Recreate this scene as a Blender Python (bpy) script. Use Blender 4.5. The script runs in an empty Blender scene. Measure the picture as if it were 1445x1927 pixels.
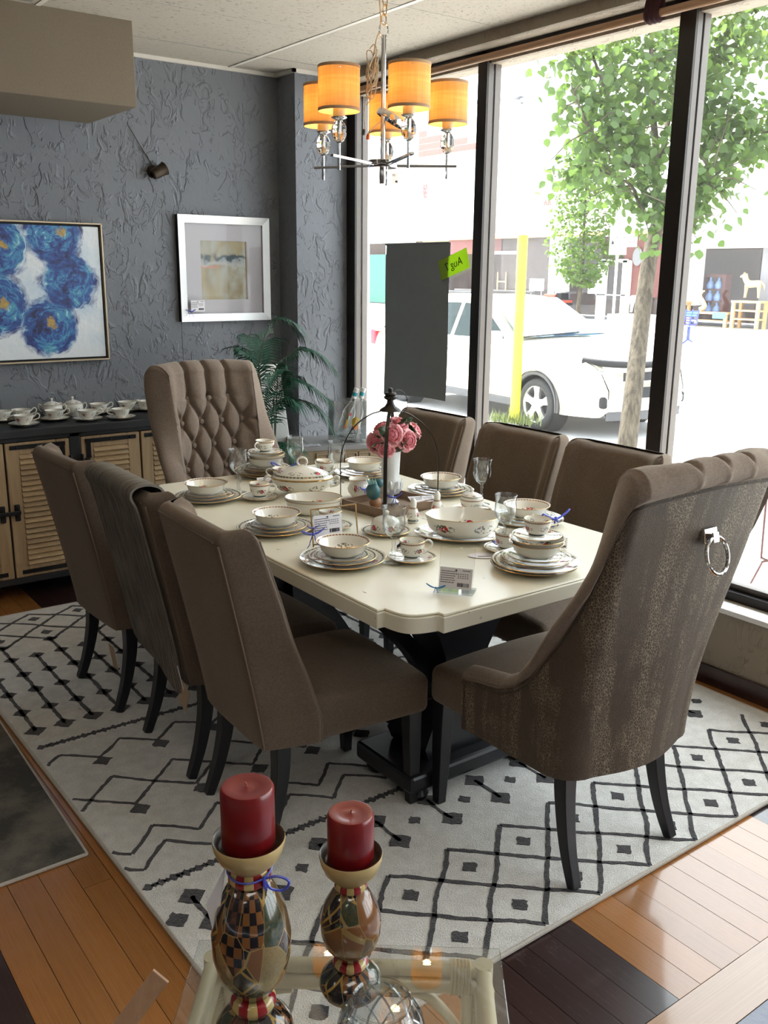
import bpy, bmesh, math, random
from math import sin, cos, pi, sqrt, radians, atan2, exp
from mathutils import Vector, Matrix, Euler

random.seed(7)
sc = bpy.context.scene
COL = sc.collection

# ------------------------------------------------------------------ camera
F_PX, PITCH, ROLL, YAW, EYE = 1750.11, 0.252282, -0.010171, 0.638185, 1.62
_fwd = Vector((sin(YAW) * cos(PITCH), cos(YAW) * cos(PITCH), -sin(PITCH)))
_rt = Vector((cos(YAW), -sin(YAW), 0))
_dn = _fwd.cross(_rt)
RT = cos(ROLL) * _rt + sin(ROLL) * _dn
DN = -sin(ROLL) * _rt + cos(ROLL) * _dn
cam_d = bpy.data.cameras.new('camera')
cam = bpy.data.objects.new('camera', cam_d)
COL.objects.link(cam)
cam.matrix_world = Matrix(((RT.x, -DN.x, -_fwd.x, 0), (RT.y, -DN.y, -_fwd.y, 0), (RT.z, -DN.z, -_fwd.z, EYE), (0, 0, 0, 1)))
cam_d.sensor_fit = 'HORIZONTAL'
cam_d.sensor_width = 36.0
cam_d.lens = 36.0 * F_PX / 1445.0
cam_d.clip_start = 0.02
cam_d.clip_end = 400
sc.camera = cam

# ------------------------------------------------------------------ world, sun, exposure
w = bpy.data.worlds.new('sky')
sc.world = w
w.use_nodes = True
bg = w.node_tree.nodes['Background']
bg.inputs[0].default_value = (0.90, 0.955, 1.0, 1)
bg.inputs[1].default_value = 4.4
sun_d = bpy.data.lights.new('sun', 'SUN')
sun_d.energy = 20
sun_d.angle = radians(0.6)
sun_d.color = (1.0, 0.96, 0.9)
sun = bpy.data.objects.new('sun', sun_d)
COL.objects.link(sun)
sun.location = (8, 12, 14)
sun.rotation_euler = Vector((-0.055, -0.62, -1.0)).to_track_quat('-Z', 'Y').to_euler()
sc.view_settings.view_transform = 'Standard'
sc.view_settings.look = 'None'
sc.view_settings.gamma = 1
sc.view_settings.use_curve_mapping = False
sc.view_settings.exposure = 0.58
try:
    sc.cycles.max_bounces = 10
    sc.cycles.diffuse_bounces = 5
    sc.cycles.transparent_max_bounces = 24
    sc.cycles.caustics_reflective = False
    sc.cycles.caustics_refractive = False
    sc.cycles.sample_clamp_indirect = 6
except Exception:
    pass


# measuring helpers: a point seen in the photograph, on a known plane
def ray(px, py):
    return RT * ((px - 722.5) / F_PX) + DN * ((py - 963.5) / F_PX) + _fwd


def at_z(px, py, z):
    d = ray(px, py)
    return d * ((z - EYE) / d.z) + Vector((0, 0, EYE))


def at_x(px, py, x):
    d = ray(px, py)
    return d * (x / d.x) + Vector((0, 0, EYE))


def at_y(px, py, y):
    d = ray(px, py)
    return d * (y / d.y) + Vector((0, 0, EYE))


# ------------------------------------------------------------------ object helpers
def thing(name, label, cat, loc=(0, 0, 0), rz=0, group=None, kind=None):
    o = bpy.data.objects.new(name, None)
    COL.objects.link(o)
    o.empty_display_size = 0.05
    o.location = loc
    o.rotation_euler = (0, 0, rz)
    if label: o['label'] = label
    if cat: o['category'] = cat
    if group: o['group'] = group
    if kind: o['kind'] = kind
    return o


def tag(o, label=None, cat=None, group=None, kind=None):
    if label: o['label'] = label
    if cat: o['category'] = cat
    if group: o['group'] = group
    if kind: o['kind'] = kind
    return o


def copy_tree(o, parent=None):
    c = o.copy()
    COL.objects.link(c)
    c.parent = parent
    for ch in list(o.children):
        copy_tree(ch, c)
    return c


def dup(o, loc, rz=0, label=None, group=None, scale=None):
    c = copy_tree(o)
    c.location = loc
    c.rotation_euler = (0, 0, rz)
    if scale: c.scale = (scale, scale, scale)
    if label: c['label'] = label
    if group: c['group'] = group
    return c


class G:
    """collects geometry; build() links it as one mesh object"""
    def __init__(s):
        s.v, s.f, s.mi = [], [], []

    def add(s, vs, fs, m=0, M=None):
        b = len(s.v)
        for p in vs:
            p = Vector(p)
            s.v.append(M @ p if M else p)
        for f in fs:
            s.f.append([b + i for i in f])
            s.mi.append(m)
        return s

    def box(s, x0, x1, y0, y1, z0, z1, m=0, M=None):
        vs = [(x, y, z) for z in (z0, z1) for y in (y0, y1) for x in (x0, x1)]
        fs = [(0, 2, 3, 1), (4, 5, 7, 6), (0, 1, 5, 4), (2, 6, 7, 3), (0, 4, 6, 2), (1, 3, 7, 5)]
        return s.add(vs, fs, m, M)

    def bar(s, a, b, w, h, m=0, up=(0, 0, 1)):
        a, b = Vector(a), Vector(b)
        d = (b - a).normalized()
        u = Vector(up)
        if abs(d.dot(u)) > 0.98: u = Vector((1, 0, 0))
        r = d.cross(u).normalized()
        u = r.cross(d)
        vs = []
        for p in (a, b):
            for i, j in ((-1, -1), (1, -1), (1, 1), (-1, 1)):
                vs.append(p + r * (w / 2 * i) + u * (h / 2 * j))
        return s.add(vs, [(3, 2, 1, 0), (4, 5, 6, 7), (0, 1, 5, 4), (1, 2, 6, 5), (2, 3, 7, 6), (3, 0, 4, 7)], m)

    def lathe(s, prof, seg=32, m=0, M=None, mats=None, lobes=None):
        """prof: list of (r, z); mats: material per profile segment"""
        n = len(prof)
        b = len(s.v)
        for i, (r, z) in enumerate(prof):
            for k in range(seg):
                a = 2 * pi * k / seg
                rr = r * (lobes(a, i) if lobes else 1)
                p = Vector((rr * cos(a), rr * sin(a), z))
                s.v.append(M @ p if M else p)
        for i in range(n - 1):
            for k in range(seg):
                k2 = (k + 1) % seg
                s.f.append([b + i * seg + k, b + i * seg + k2, b + (i + 1) * seg + k2, b + (i + 1) * seg + k])
                s.mi.append(mats[i] if mats else m)
        if prof[0][0] > 1e-6:
            pass
        return s

    def tube(s, pts, r, seg=8, m=0, closed=False, caps=True, up=None, M=None, tw=0.0):
        pts = [Vector(p) for p in pts]
        n = len(pts)
        rs = r if isinstance(r, (list, tuple)) else [r] * n
        b = len(s.v)
        prev = None
        for i, p in enumerate(pts):
            if closed:
                t = (pts[(i + 1) % n] - pts[i - 1]).normalized()
            else:
                t = (pts[min(i + 1, n - 1)] - pts[max(i - 1, 0)]).normalized()
            if prev is None:
                u = Vector(up) if up else (Vector((0, 0, 1)) if abs(t.z) < 0.9 else Vector((1, 0, 0)))
            else:
                u = prev
            u = (u - t * u.dot(t)).normalized()
            prev = u
            w_ = t.cross(u)
            for k in range(seg):
                a = 2 * pi * (k + tw) / seg
                q = p + (u * cos(a) + w_ * sin(a)) * rs[i]
                s.v.append(M @ q if M else q)
        rng = n if closed else n - 1
        for i in range(rng):
            j = (i + 1) % n
            for k in range(seg):
                k2 = (k + 1) % seg
                s.f.append([b + i * seg + k, b + i * seg + k2, b + j * seg + k2, b + j * seg + k])
                s.mi.append(m)
        if caps and not closed:
            s.f.append([b + k for k in range(seg)][::-1]); s.mi.append(m)
            s.f.append([b + (n - 1) * seg + k for k in range(seg)]); s.mi.append(m)
        return s

    def prism(s, poly, z0, z1, m=0, M=None):
        n = len(poly)
        vs = [(x, y, z0) for x, y in poly] + [(x, y, z1) for x, y in poly]
        fs = [list(range(n))[::-1], list(range(n, 2 * n))]
        for i in range(n):
            j = (i + 1) % n
            fs.append((i, j, n + j, n + i))
        return s.add(vs, fs, m, M)

    def grid(s, fn, nu, nv, m=0, cu=False, cv=False, M=None, flip=False):
        b = len(s.v)
        for i in range(nu):
            for j in range(nv):
                p = Vector(fn(i / (nu if cu else nu - 1), j / (nv if cv else nv - 1)))
                s.v.append(M @ p if M else p)
        for i in range(nu if cu else nu - 1):
            for j in range(nv if cv else nv - 1):
                i2, j2 = (i + 1) % nu, (j + 1) % nv
                q = [b + i * nv + j, b + i2 * nv + j, b + i2 * nv + j2, b + i * nv + j2]
                s.f.append(q[::-1] if flip else q)
                s.mi.append(m)
        return s

    def ball(s, c, r, seg=16, rings=10, m=0, sc=(1, 1, 1), M=None):
        pr = [(max(1e-4, r * sin(pi * i / rings)), -r * cos(pi * i / rings)) for i in range(rings + 1)]
        T_ = Matrix.Translation(Vector(c)) @ Matrix.Diagonal((*sc, 1))
        if M: T_ = M @ T_
        return s.lathe(pr, seg, m, T_)

    def soft(s, c, h, r, n=7, m=0, fn=None, M=None):
        """rounded box: centre c, half sizes h, corner radius r"""
        faces = [((1, 0, 0), (0, 1, 0), (0, 0, 1)), ((-1, 0, 0), (0, 0, 1), (0, 1, 0)),
                 ((0, 1, 0), (0, 0, 1), (1, 0, 0)), ((0, -1, 0), (1, 0, 0), (0, 0, 1)),
                 ((0, 0, 1), (1, 0, 0), (0, 1, 0)), ((0, 0, -1), (0, 1, 0), (1, 0, 0))]
        # non-uniform steps so the corner bands get enough rows
        k = [-1, -.985, -.94, -.86] + [(-.8 + 1.6 * i / (n - 1)) for i in range(n)] + [.86, .94, .985, 1]
        for nrm, u, v in faces:
            nrm, u, v = Vector(nrm), Vector(u), Vector(v)
            hn, hu, hv = [abs(Vector(h).dot(q)) for q in (nrm, u, v)]

            def coord(t, hh):
                rr = min(r, hh)
                if abs(t) <= .8: return t / .8 * (hh - rr)
                e = (abs(t) - .8) / .2
                return math.copysign((hh - rr) + rr * e, t)

            def fnc(a, b_, k=k):
                i = int(round(a * (len(k) - 1))); j = int(round(b_ * (len(k) - 1)))
                p = nrm * hn + u * coord(k[i], hu) + v * coord(k[j], hv)
                q = Vector([max(-(h[x] - min(r, h[x])), min(h[x] - min(r, h[x]), p[x])) for x in range(3)])
                d = p - q
                if d.length > 1e-9: d = d.normalized() * min(r, min(h)) if min(h) < r else d.normalized() * r
                p = q + d
                if fn: p = Vector(fn(p))
                return p + Vector(c)
            s.grid(fnc, len(k), len(k), m, M=M)
        return s

    def mesh(s, name, mats, smooth=40, weld=0.0):
        me = bpy.data.meshes.new(name)
        me.from_pydata([tuple(p) for p in s.v], [], s.f)
        for m in (mats if isinstance(mats, (list, tuple)) else [mats]):
            me.materials.append(m)
        me.polygons.foreach_set('material_index', s.mi)
        if weld:
            bm = bmesh.new(); bm.from_mesh(me)
            bmesh.ops.remove_doubles(bm, verts=bm.verts, dist=weld)
            bmesh.ops.recalc_face_normals(bm, faces=bm.faces)
            bm.to_mesh(me); bm.free()
        if smooth:
            me.polygons.foreach_set('use_smooth', [True] * len(me.polygons))
            me.set_sharp_from_angle(angle=radians(smooth))
        me.update()
        return me

    def build(s, name, mats, parent=None, smooth=40, weld=0.0, bevel=0.0, bseg=2, loc=None, rot=None):
        o = bpy.data.objects.new(name, s.mesh(name, mats, smooth, weld))
        COL.objects.link(o)
        if parent: o.parent = parent
        if loc: o.location = loc
        if rot: o.rotation_euler = rot
        if bevel:
            b = o.modifiers.new('bevel', 'BEVEL')
            b.width = bevel; b.segments = bseg; b.limit_method = 'ANGLE'; b.angle_limit = radians(35)
        return o


def place(me, name, parent=None, loc=(0, 0, 0), rot=(0, 0, 0), scale=(1, 1, 1)):
    o = bpy.data.objects.new(name, me)
    COL.objects.link(o)
    if parent: o.parent = parent
    o.location = loc; o.rotation_euler = rot; o.scale = scale
    return o


def lerp(a, b, t): return a + (b - a) * t


def interp(tab, x):
    if x <= tab[0][0]: return tab[0][1]
    for (a, p), (b, q) in zip(tab, tab[1:]):
        if x <= b: return p + (q - p) * (x - a) / (b - a)
    return tab[-1][1]


def smooth(a, b, x):
    t = max(0, min(1, (x - a) / (b - a)))
    return t * t * (3 - 2 * t)


def spline(pts, n):
    """Catmull-Rom through pts, n samples per span"""
    P = [Vector(p) for p in pts]
    out = []
    for i in range(len(P) - 1):
        p0, p1, p2, p3 = P[max(i - 1, 0)], P[i], P[i + 1], P[min(i + 2, len(P) - 1)]
        for k in range(n):
            t = k / n
            out.append(0.5 * ((2 * p1) + (p2 - p0) * t + (2 * p0 - 5 * p1 + 4 * p2 - p3) * t * t + (3 * p1 - p0 - 3 * p2 + p3) * t ** 3))
    out.append(P[-1])
    return out
# ------------------------------------------------------------------ materials
class V:
    def __init__(s, t, o): s.t, s.o = t, o
    def __add__(a, b): return a.t.m('ADD', a, b)
    def __radd__(a, b): return a.t.m('ADD', b, a)
    def __sub__(a, b): return a.t.m('SUBTRACT', a, b)
    def __rsub__(a, b): return a.t.m('SUBTRACT', b, a)
    def __mul__(a, b): return a.t.m('MULTIPLY', a, b)
    def __rmul__(a, b): return a.t.m('MULTIPLY', b, a)
    def __truediv__(a, b): return a.t.m('DIVIDE', a, b)
    def lt(a, b): return a.t.m('LESS_THAN', a, b)
    def gt(a, b): return a.t.m('GREATER_THAN', a, b)
    def abs(a): return a.t.m('ABSOLUTE', a)
    def fr(a): return a.t.m('FRACT', a)


class T:
    def __init__(s, name, rough=0.5, metal=0.0, color=(0.8, 0.8, 0.8), spec=0.5):
        s.mat = bpy.data.materials.new(name)
        s.mat.use_nodes = True
        s.nt = s.mat.node_tree
        s.b = s.nt.nodes['Principled BSDF']
        s.out = s.nt.nodes['Material Output']
        s.set('Roughness', rough); s.set('Metallic', metal); s.set('Base Color', color)
        s.set('Specular IOR Level', spec)
        s._co = None

    def lk(s, sock, val):
        if isinstance(val, V): s.nt.links.new(val.o, sock)
        elif hasattr(val, 'links'): s.nt.links.new(val, sock)
        elif isinstance(val, (tuple, list)) and len(val) == 3 and len(getattr(sock, 'default_value', [0])) == 4:
            sock.default_value = (*val, 1)
        else: sock.default_value = val

    def set(s, name, val): s.lk(s.b.inputs[name], val)

    def n(s, typ, **kw):
        nd = s.nt.nodes.new('ShaderNode' + typ)
        for k, v in kw.items(): setattr(nd, k, v)
        return nd

    def m(s, op, a, b=None, c=None):
        nd = s.n('Math', operation=op)
        for i, x in enumerate((a, b, c)):
            if x is not None: s.lk(nd.inputs[i], x)
        return V(s, nd.outputs[0])

    def co(s, kind='Object'):
        if s._co is None: s._co = s.n('TexCoord')
        return V(s, s._co.outputs[kind])

    def xyz(s, vec=None):
        nd = s.n('SeparateXYZ'); s.lk(nd.inputs[0], vec or s.co())
        return [V(s, o) for o in nd.outputs]

    def vec(s, x, y, z=0.0):
        nd = s.n('CombineXYZ')
        for i, q in enumerate((x, y, z)): s.lk(nd.inputs[i], q)
        return V(s, nd.outputs[0])

    def scale(s, sx, sy, sz, vec=None, rot=(0, 0, 0), loc=(0, 0, 0)):
        nd = s.n('Mapping'); s.lk(nd.inputs[0], vec or s.co())
        nd.inputs['Scale'].default_value = (sx, sy, sz)
        nd.inputs['Rotation'].default_value = rot
        nd.inputs['Location'].default_value = loc
        return V(s, nd.outputs[0])

    def noise(s, scale=5, detail=3, vec=None, rough=0.55, dist=0.0, color=False):
        nd = s.n('TexNoise'); s.lk(nd.inputs['Vector'], vec or s.co())
        nd.inputs['Scale'].default_value = scale; nd.inputs['Detail'].default_value = detail
        nd.inputs['Roughness'].default_value = rough; nd.inputs['Distortion'].default_value = dist
        return V(s, nd.outputs['Color' if color else 'Fac'])

    def vor(s, scale=5, vec=None, feature='F1', out='Distance', rnd=1.0):
        nd = s.n('TexVoronoi', feature=feature); s.lk(nd.inputs['Vector'], vec or s.co())
        nd.inputs['Scale'].default_value = scale
        nd.inputs['Randomness'].default_value = rnd
        return V(s, nd.outputs[out])

    def ramp(s, f, stops, interp='LINEAR'):
        nd = s.n('ValToRGB'); s.lk(nd.inputs[0], f)
        cr = nd.color_ramp; cr.interpolation = interp
        while len(cr.elements) < len(stops): cr.elements.new(0.5)
        for e, (p, c) in zip(cr.elements, stops):
            e.position = p
            e.color = (*c, 1) if isinstance(c, (tuple, list)) else (c, c, c, 1)
        return V(s, nd.outputs[0])

    def mix(s, f, a, b, blend='MIX'):
        nd = s.n('Mix', data_type='RGBA', blend_type=blend)
        s.lk(nd.inputs[0], f); s.lk(nd.inputs[6], a); s.lk(nd.inputs[7], b)
        return V(s, nd.outputs[2])

    def rnd(s):
        return V(s, s.n('ObjectInfo').outputs['Random'])

    def bump(s, h, strength=0.3, dist=0.01):
        nd = s.n('Bump'); s.lk(nd.inputs['Height'], h)
        nd.inputs['Strength'].default_value = strength; nd.inputs['Distance'].default_value = dist
        s.nt.links.new(nd.outputs[0], s.b.inputs['Normal'])
        return s

    def col(s, c): s.set('Base Color', c); return s

    def hsv(s, color, h=0.5, sat=1.0, val=1.0):
        nd = s.n('HueSaturation'); s.lk(nd.inputs['Color'], color)
        for k, x in (('Hue', h), ('Saturation', sat), ('Value', val)): s.lk(nd.inputs[k], x)
        return V(s, nd.outputs[0])


def plain(name, color, rough=0.5, metal=0.0, spec=0.5, var=0.06, nscale=8):
    t = T(name, rough, metal, color, spec)
    f = t.noise(nscale, 3)
    c = t.mix(f, tuple(max(0, x * (1 - var * 2)) for x in color), tuple(min(1, x * (1 + var * 2)) for x in color))
    t.col(c)
    return t.mat


def glassy(name, color=(1, 1, 1), refl=0.9, rough=0.0, thin=True, base=0.04, edge=None, haze=0.0):
    """thin architectural glass: transparent + fresnel reflection"""
    t = T(name)
    lw = t.n('LayerWeight'); lw.inputs['Blend'].default_value = 0.5
    f = V(t, lw.outputs['Facing'])
    f5 = t.m('POWER', f, 4.0)
    fac = t.m('MULTIPLY_ADD', f5, refl, base)
    tr = t.n('BsdfTransparent')
    if edge is not None:
        c = t.mix(t.m('POWER', f, 2.2), color, edge)
        t.lk(tr.inputs[0], c)
    else:
        tr.inputs[0].default_value = (*color, 1)
    gl = t.n('BsdfGlossy'); gl.inputs['Roughness'].default_value = rough
    mx = t.n('MixShader')
    t.lk(mx.inputs[0], fac)
    t.nt.links.new(tr.outputs[0], mx.inputs[1]); t.nt.links.new(gl.outputs[0], mx.inputs[2])
    last = mx.outputs[0]
    if haze:
        df = t.n('BsdfTranslucent'); df.inputs[0].default_value = (0.9, 0.9, 0.9, 1)
        m2 = t.n('MixShader'); m2.inputs[0].default_value = haze
        t.nt.links.new(last, m2.inputs[1]); t.nt.links.new(df.outputs[0], m2.inputs[2])
        last = m2.outputs[0]
    t.nt.links.new(last, t.out.inputs['Surface'])
    t.nt.nodes.remove(t.b)
    return t.mat


M_ = {}
# stucco walls: knocked-down trowel marks as relief
def stucco(name, c1, c2, bump=0.9, stroke=1.0):
    t = T(name, 0.75, 0, c1, 0.3)
    sv = t.scale(1.0, 1.0, 0.55)
    n1 = t.noise(13.0, 2.5, sv, 0.5, 0.8)
    n2 = t.noise(21.0, 2.0, t.scale(1.0, 1.0, 0.7, loc=(3.3, 1.7, 5.1)), 0.5, 0.7)
    g1 = t.ramp(t.noise(9, 2, t.scale(1, 1, 1, loc=(9, 4, 2))), [(0.45, 0), (0.54, 1)])
    g2 = t.ramp(t.noise(10, 2, t.scale(1, 1, 1, loc=(2, 7, 5))), [(0.50, 0), (0.58, 1)])
    # one-sided ridges: the plaster steps up along a contour and feathers out
    r1 = t.ramp(n1, [(0.485, 0.0), (0.497, 1.0), (0.57, 0.0)]) * g1
    r2 = t.ramp(n2, [(0.488, 0.0), (0.50, 0.8), (0.56, 0.0)]) * g2
    h = t.m('MAXIMUM', r1, r2) * stroke + t.noise(30, 4) * 0.18 + t.noise(4, 2) * .3
    t.col(t.mix(t.noise(1.6, 4), c1, c2))
    t.bump(h, bump, 0.012)
    return t.mat
M_['wall'] = stucco('blue_grey_stucco', (0.172, 0.183, 0.207), (0.205, 0.216, 0.240), 0.66)
M_['taupe_stucco'] = stucco('taupe_stucco', (0.25, 0.21, 0.165), (0.36, 0.305, 0.24), 0.5)

t = T('soffit_paint', 0.8, 0, (0.235, 0.195, 0.145), 0.3)
t.col(t.mix(t.noise(90, 3), (0.185, 0.150, 0.108), (0.225, 0.185, 0.138))); t.bump(t.noise(120, 3), 0.25, 0.004); M_['soffit'] = t.mat

t = T('ceiling_tile', 0.85, 0, (0.7, 0.66, 0.58), 0.2)
pit = t.ramp(t.vor(70, None, 'F1'), [(0.0, 0.0), (0.22, 1.0)])
fis = t.ramp(t.noise(38, 4, dist=0.6), [(0.34, 0.0), (0.42, 1.0)])
t.col(t.mix(pit * fis, (0.34, 0.31, 0.26), (0.51, 0.47, 0.405))); t.bump(pit * fis, 0.5, 0.004); M_['tile'] = t.mat
M_['tbar'] = plain('ceiling_grid_bar', (0.72, 0.69, 0.63), 0.5)


def wood(name, c1, c2, rough=0.35, axis='y', grain=1.0, knots=0.0, per=True, coat=0.0, bump=0.06, spec=0.5):
    t = T(name, rough, 0, c1, spec)
    x, y, z = t.xyz()
    off = t.rnd() * 37.0 if per else 0.0
    s_ = {'y': (14, 0.9, 14), 'x': (0.9, 14, 14), 'z': (14, 14, 0.9)}[axis]
    base = t.vec(x + off, y + off, z + off) if per else t.co()
    vec = t.scale(*s_, vec=base)
    g = t.noise(3.2, 5, vec, 0.65, 1.2)
    fine = t.noise(16, 3, vec, 0.6)
    c = t.mix(t.ramp(g, [(0.3, 0.0), (0.7, 1.0)]), c1, c2)
    c = t.mix(fine * 0.35 * grain, c, tuple(q * 0.55 for q in c1))
    if per:
        c = t.hsv(c, val=t.m('MULTIPLY_ADD', t.rnd(), 0.35, 0.82))
    t.col(c); t.cv = c
    t.set('Roughness', t.m('MULTIPLY_ADD', fine, 0.15, rough - 0.05))
    if coat: t.set('Coat Weight', coat); t.set('Coat Roughness', 0.10)
    t.bump(g + fine * 0.5, bump, 0.01)
    return t
M_['plank'] = wood('honey_oak_plank', (0.30, 0.115, 0.030), (0.42, 0.185, 0.055), 0.26, 'y', coat=0.85).mat
tdk = wood('dark_walnut_plank', (0.022, 0.010, 0.010), (0.045, 0.020, 0.018), 0.30, 'y', coat=0.8)
scr = tdk.ramp(tdk.vor(6, tdk.scale(1.0, 0.35, 1, tdk.noise(4, 3, color=True)), 'DISTANCE_TO_EDGE'), [(0.0, 1.0), (0.010, 0.0)])
gate = tdk.ramp(tdk.noise(2.6, 2), [(0.52, 0.0), (0.62, 1.0)])
tdk.col(tdk.mix(scr * gate * .75, tdk.cv, (.30, .27, .26)))
M_['dark_plank'] = tdk.mat
M_['border_plank'] = wood('pale_border_plank', (0.36, 0.20, 0.11), (0.46, 0.28, 0.17), 0.35, 'x', coat=0.9).mat
t = T('slate_tile', 0.35, 0, (0.2, 0.22, 0.28)); t.col(t.mix(t.noise(6, 5), (0.16, 0.18, 0.24), (0.27, 0.29, 0.36))); t.bump(t.noise(30, 3), 0.2, 0.004); M_['slate'] = t.mat

# upholstery
def fabric(name, c1, c2, scale=900, rough=0.9, sheen=0.35):
    t = T(name, rough, 0, c1, 0.15)
    x, y, z = t.xyz()
    weave = t.noise(scale * 0.35, 2, t.scale(1, 1, 0.35)) * 0.5 + t.noise(scale * 0.35, 2, t.scale(0.35, 0.35, 1)) * 0.5
    big = t.noise(7, 3)
    t.col(t.mix(t.ramp(weave * 0.75 + big * 0.25, [(0.38, 0), (0.64, 1)]), c1, c2))
    t.set('Sheen Weight', sheen); t.set('Sheen Roughness', 0.5); t.set('Sheen Tint', (0.8, 0.68, 0.56))
    t.bump(weave, 0.25, 0.002)
    return t.mat
M_['fabric'] = fabric('taupe_linen', (0.100, 0.074, 0.055), (0.150, 0.113, 0.086))
M_['tuft'] = fabric('greige_linen', (0.165, 0.125, 0.098), (0.240, 0.188, 0.152))
t = T('reptile_velvet', 0.62, 0, (0.14, 0.11, 0.08), 0.3)
sv = t.scale(1, 1, 0.72)
cell = t.vor(150, sv, 'DISTANCE_TO_EDGE')
x, y, z = t.xyz()
band = t.noise(1.0, 4, t.vec(t.m('ARCTAN2', x, y) * 5.0, z * 1.3, 0.0), 0.6)
wob = t.noise(9, 4)
msk = t.ramp(band * 0.72 + wob * 0.28, [(0.47, 0.0), (0.55, 1.0)])
ln = t.ramp(cell, [(0.02, 1.0), (0.10, 0.0)])
c0 = t.mix(t.noise(40, 3), (0.062, 0.046, 0.034), (0.095, 0.070, 0.051))
t.col(t.mix(ln * (msk * 0.80 + 0.06), c0, (0.30, 0.24, 0.165)))
t.bump(ln, 0.3, 0.002); M_['reptile'] = t.mat
M_['piping'] = plain('taupe_piping', (0.165, 0.122, 0.092), 0.85)
M_['seam'] = plain('dark_stitched_seam', (0.07, 0.052, 0.04), 0.8)
M_['ebony'] = plain('ebonised_wood', (0.010, 0.010, 0.013), 0.32, spec=0.5)
M_['chrome'] = plain('chrome', (0.75, 0.76, 0.78), 0.08, 1.0, var=0.01)

# cream table paint with chips
t = T('distressed_cream_paint', 0.38, 0, (0.72, 0.66, 0.50))
cl = t.mix(t.noise(3, 4), (0.72, 0.68, 0.55), (0.80, 0.765, 0.64))
vv = t.scale(34, 10, 40)
chip = t.ramp(t.noise(1.0, 4, vv, 0.7), [(0.685, 0.0), (0.705, 1.0)])
smear = t.ramp(t.noise(2.2, 5, t.scale(3, 14, 3), 0.7), [(0.62, 0.0), (0.78, 1.0)])
cl = t.mix(smear * 0.25, cl, (0.45, 0.41, 0.36))
t.col(t.mix(chip * 0.8, cl, (0.16, 0.12, 0.08))); t.set('Coat Weight', 0.25); t.set('Coat Roughness', 0.25)
t.bump(chip * -1.0 + smear * -0.2, 0.25, 0.003); M_['cream'] = t.mat

# rugs
def pile(name, c1, c2, sc_=260):
    t = T(name, 0.95, 0, c1, 0.1)
    n1 = t.noise(sc_, 3); n2 = t.noise(24, 4)
    t.col(t.mix(t.ramp(n1 * 0.6 + n2 * 0.4, [(0.36, 0), (0.62, 1)]), c1, c2))
    t.set('Sheen Weight', 0.3)
    t.bump(n1 + n2 * 0.8, 0.8, 0.008)
    return t.mat
M_['rug'] = pile('ivory_pile', (0.60, 0.575, 0.53), (0.85, 0.83, 0.79))
M_['rugdark'] = pile('charcoal_pile', (0.020, 0.018, 0.022), (0.050, 0.045, 0.050))
M_['rugedge'] = pile('ivory_binding', (0.55, 0.5, 0.44), (0.66, 0.6, 0.53), 400)
t = T('grey_rug', 0.95, 0, (0.1, 0.1, 0.09), 0.1)
t.col(t.mix(t.ramp(t.noise(5, 6, rough=0.7), [(0.4, 0), (0.62, 1)]), (0.075, 0.072, 0.068), (0.19, 0.175, 0.15))); t.bump(t.noise(200, 3), 0.5, 0.005)
M_['greyrug'] = t.mat
# ------------------------------------------------------------------ the room shell
CZ, YB, YP, XP, XW = 2.71, 5.02, 4.82, 2.925, 3.17
XL, YF = -4.2, -3.6            # unseen ends of the shop


def struct(o): o['kind'] = 'structure'; return o


# floor: slab plus individual planks
fl = struct(thing('floor', None, None))
g = G(); g.box(XL, XW + .2, YF, YB + .2, -.16, -.02); g.build('subfloor', M_['dark_plank'], fl, smooth=0)
unit = G().box(-.5, .5, -.5, .5, -.02, 0).mesh('plank', M_['plank'], 0)
unit_d = G().box(-.5, .5, -.5, .5, -.02, 0).mesh('plank_dark', M_['dark_plank'], 0)
PW = 0.0815
x = 1.63 - 40 * PW
rp = random.Random(3)
while x < XW:
    ph = (x + PW / 2 - 0.396) % 1.237
    dark = ph > 0.807
    if x < 0.35: dark = ph > 0.807
    xa, xb = x, min(x + PW, XW)
    ys = [1.033]
    if abs(x + PW / 2 - 0.683) < .03:
        ys += [2.225]
    yy = ys[-1] + rp.uniform(.7, 2.6)
    while yy < YB - .5:
        ys.append(yy); yy += rp.uniform(1.2, 2.6)
    ys.append(YB)
    for a, b in zip(ys, ys[1:]):
        if xb < -.6: continue
        place(unit_d if dark else unit, 'plank', fl, ((xa + xb) / 2, (a + b) / 2, rp.uniform(-.0008, .0002)), scale=(xb - xa - .0016, b - a - .0016, 1))
    x += PW
ub = G().box(-.5, .5, -.5, .5, -.02, 0).mesh('border_plank', M_['border_plank'], 0)
for a, b in ((-.6, 1.3), (1.3, XW)):
    place(ub, 'border_plank', fl, ((a + b) / 2, .9735, 0), scale=(b - a - .002, .117, 1))
us = G().box(-.5, .5, -.5, .5, -.02, 0).mesh('slate_tile', M_['slate'], 0)
for i in range(10):
    for j in range(4):
        place(us, 'slate_tile', fl, (-.6 + .4 * i + .2, .914 - .4 * j - .2, 0), scale=(.397, .397, 1))

M_['joint'] = plain('grey_ceiling_joint', (.30, .28, .25), .7)
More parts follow.
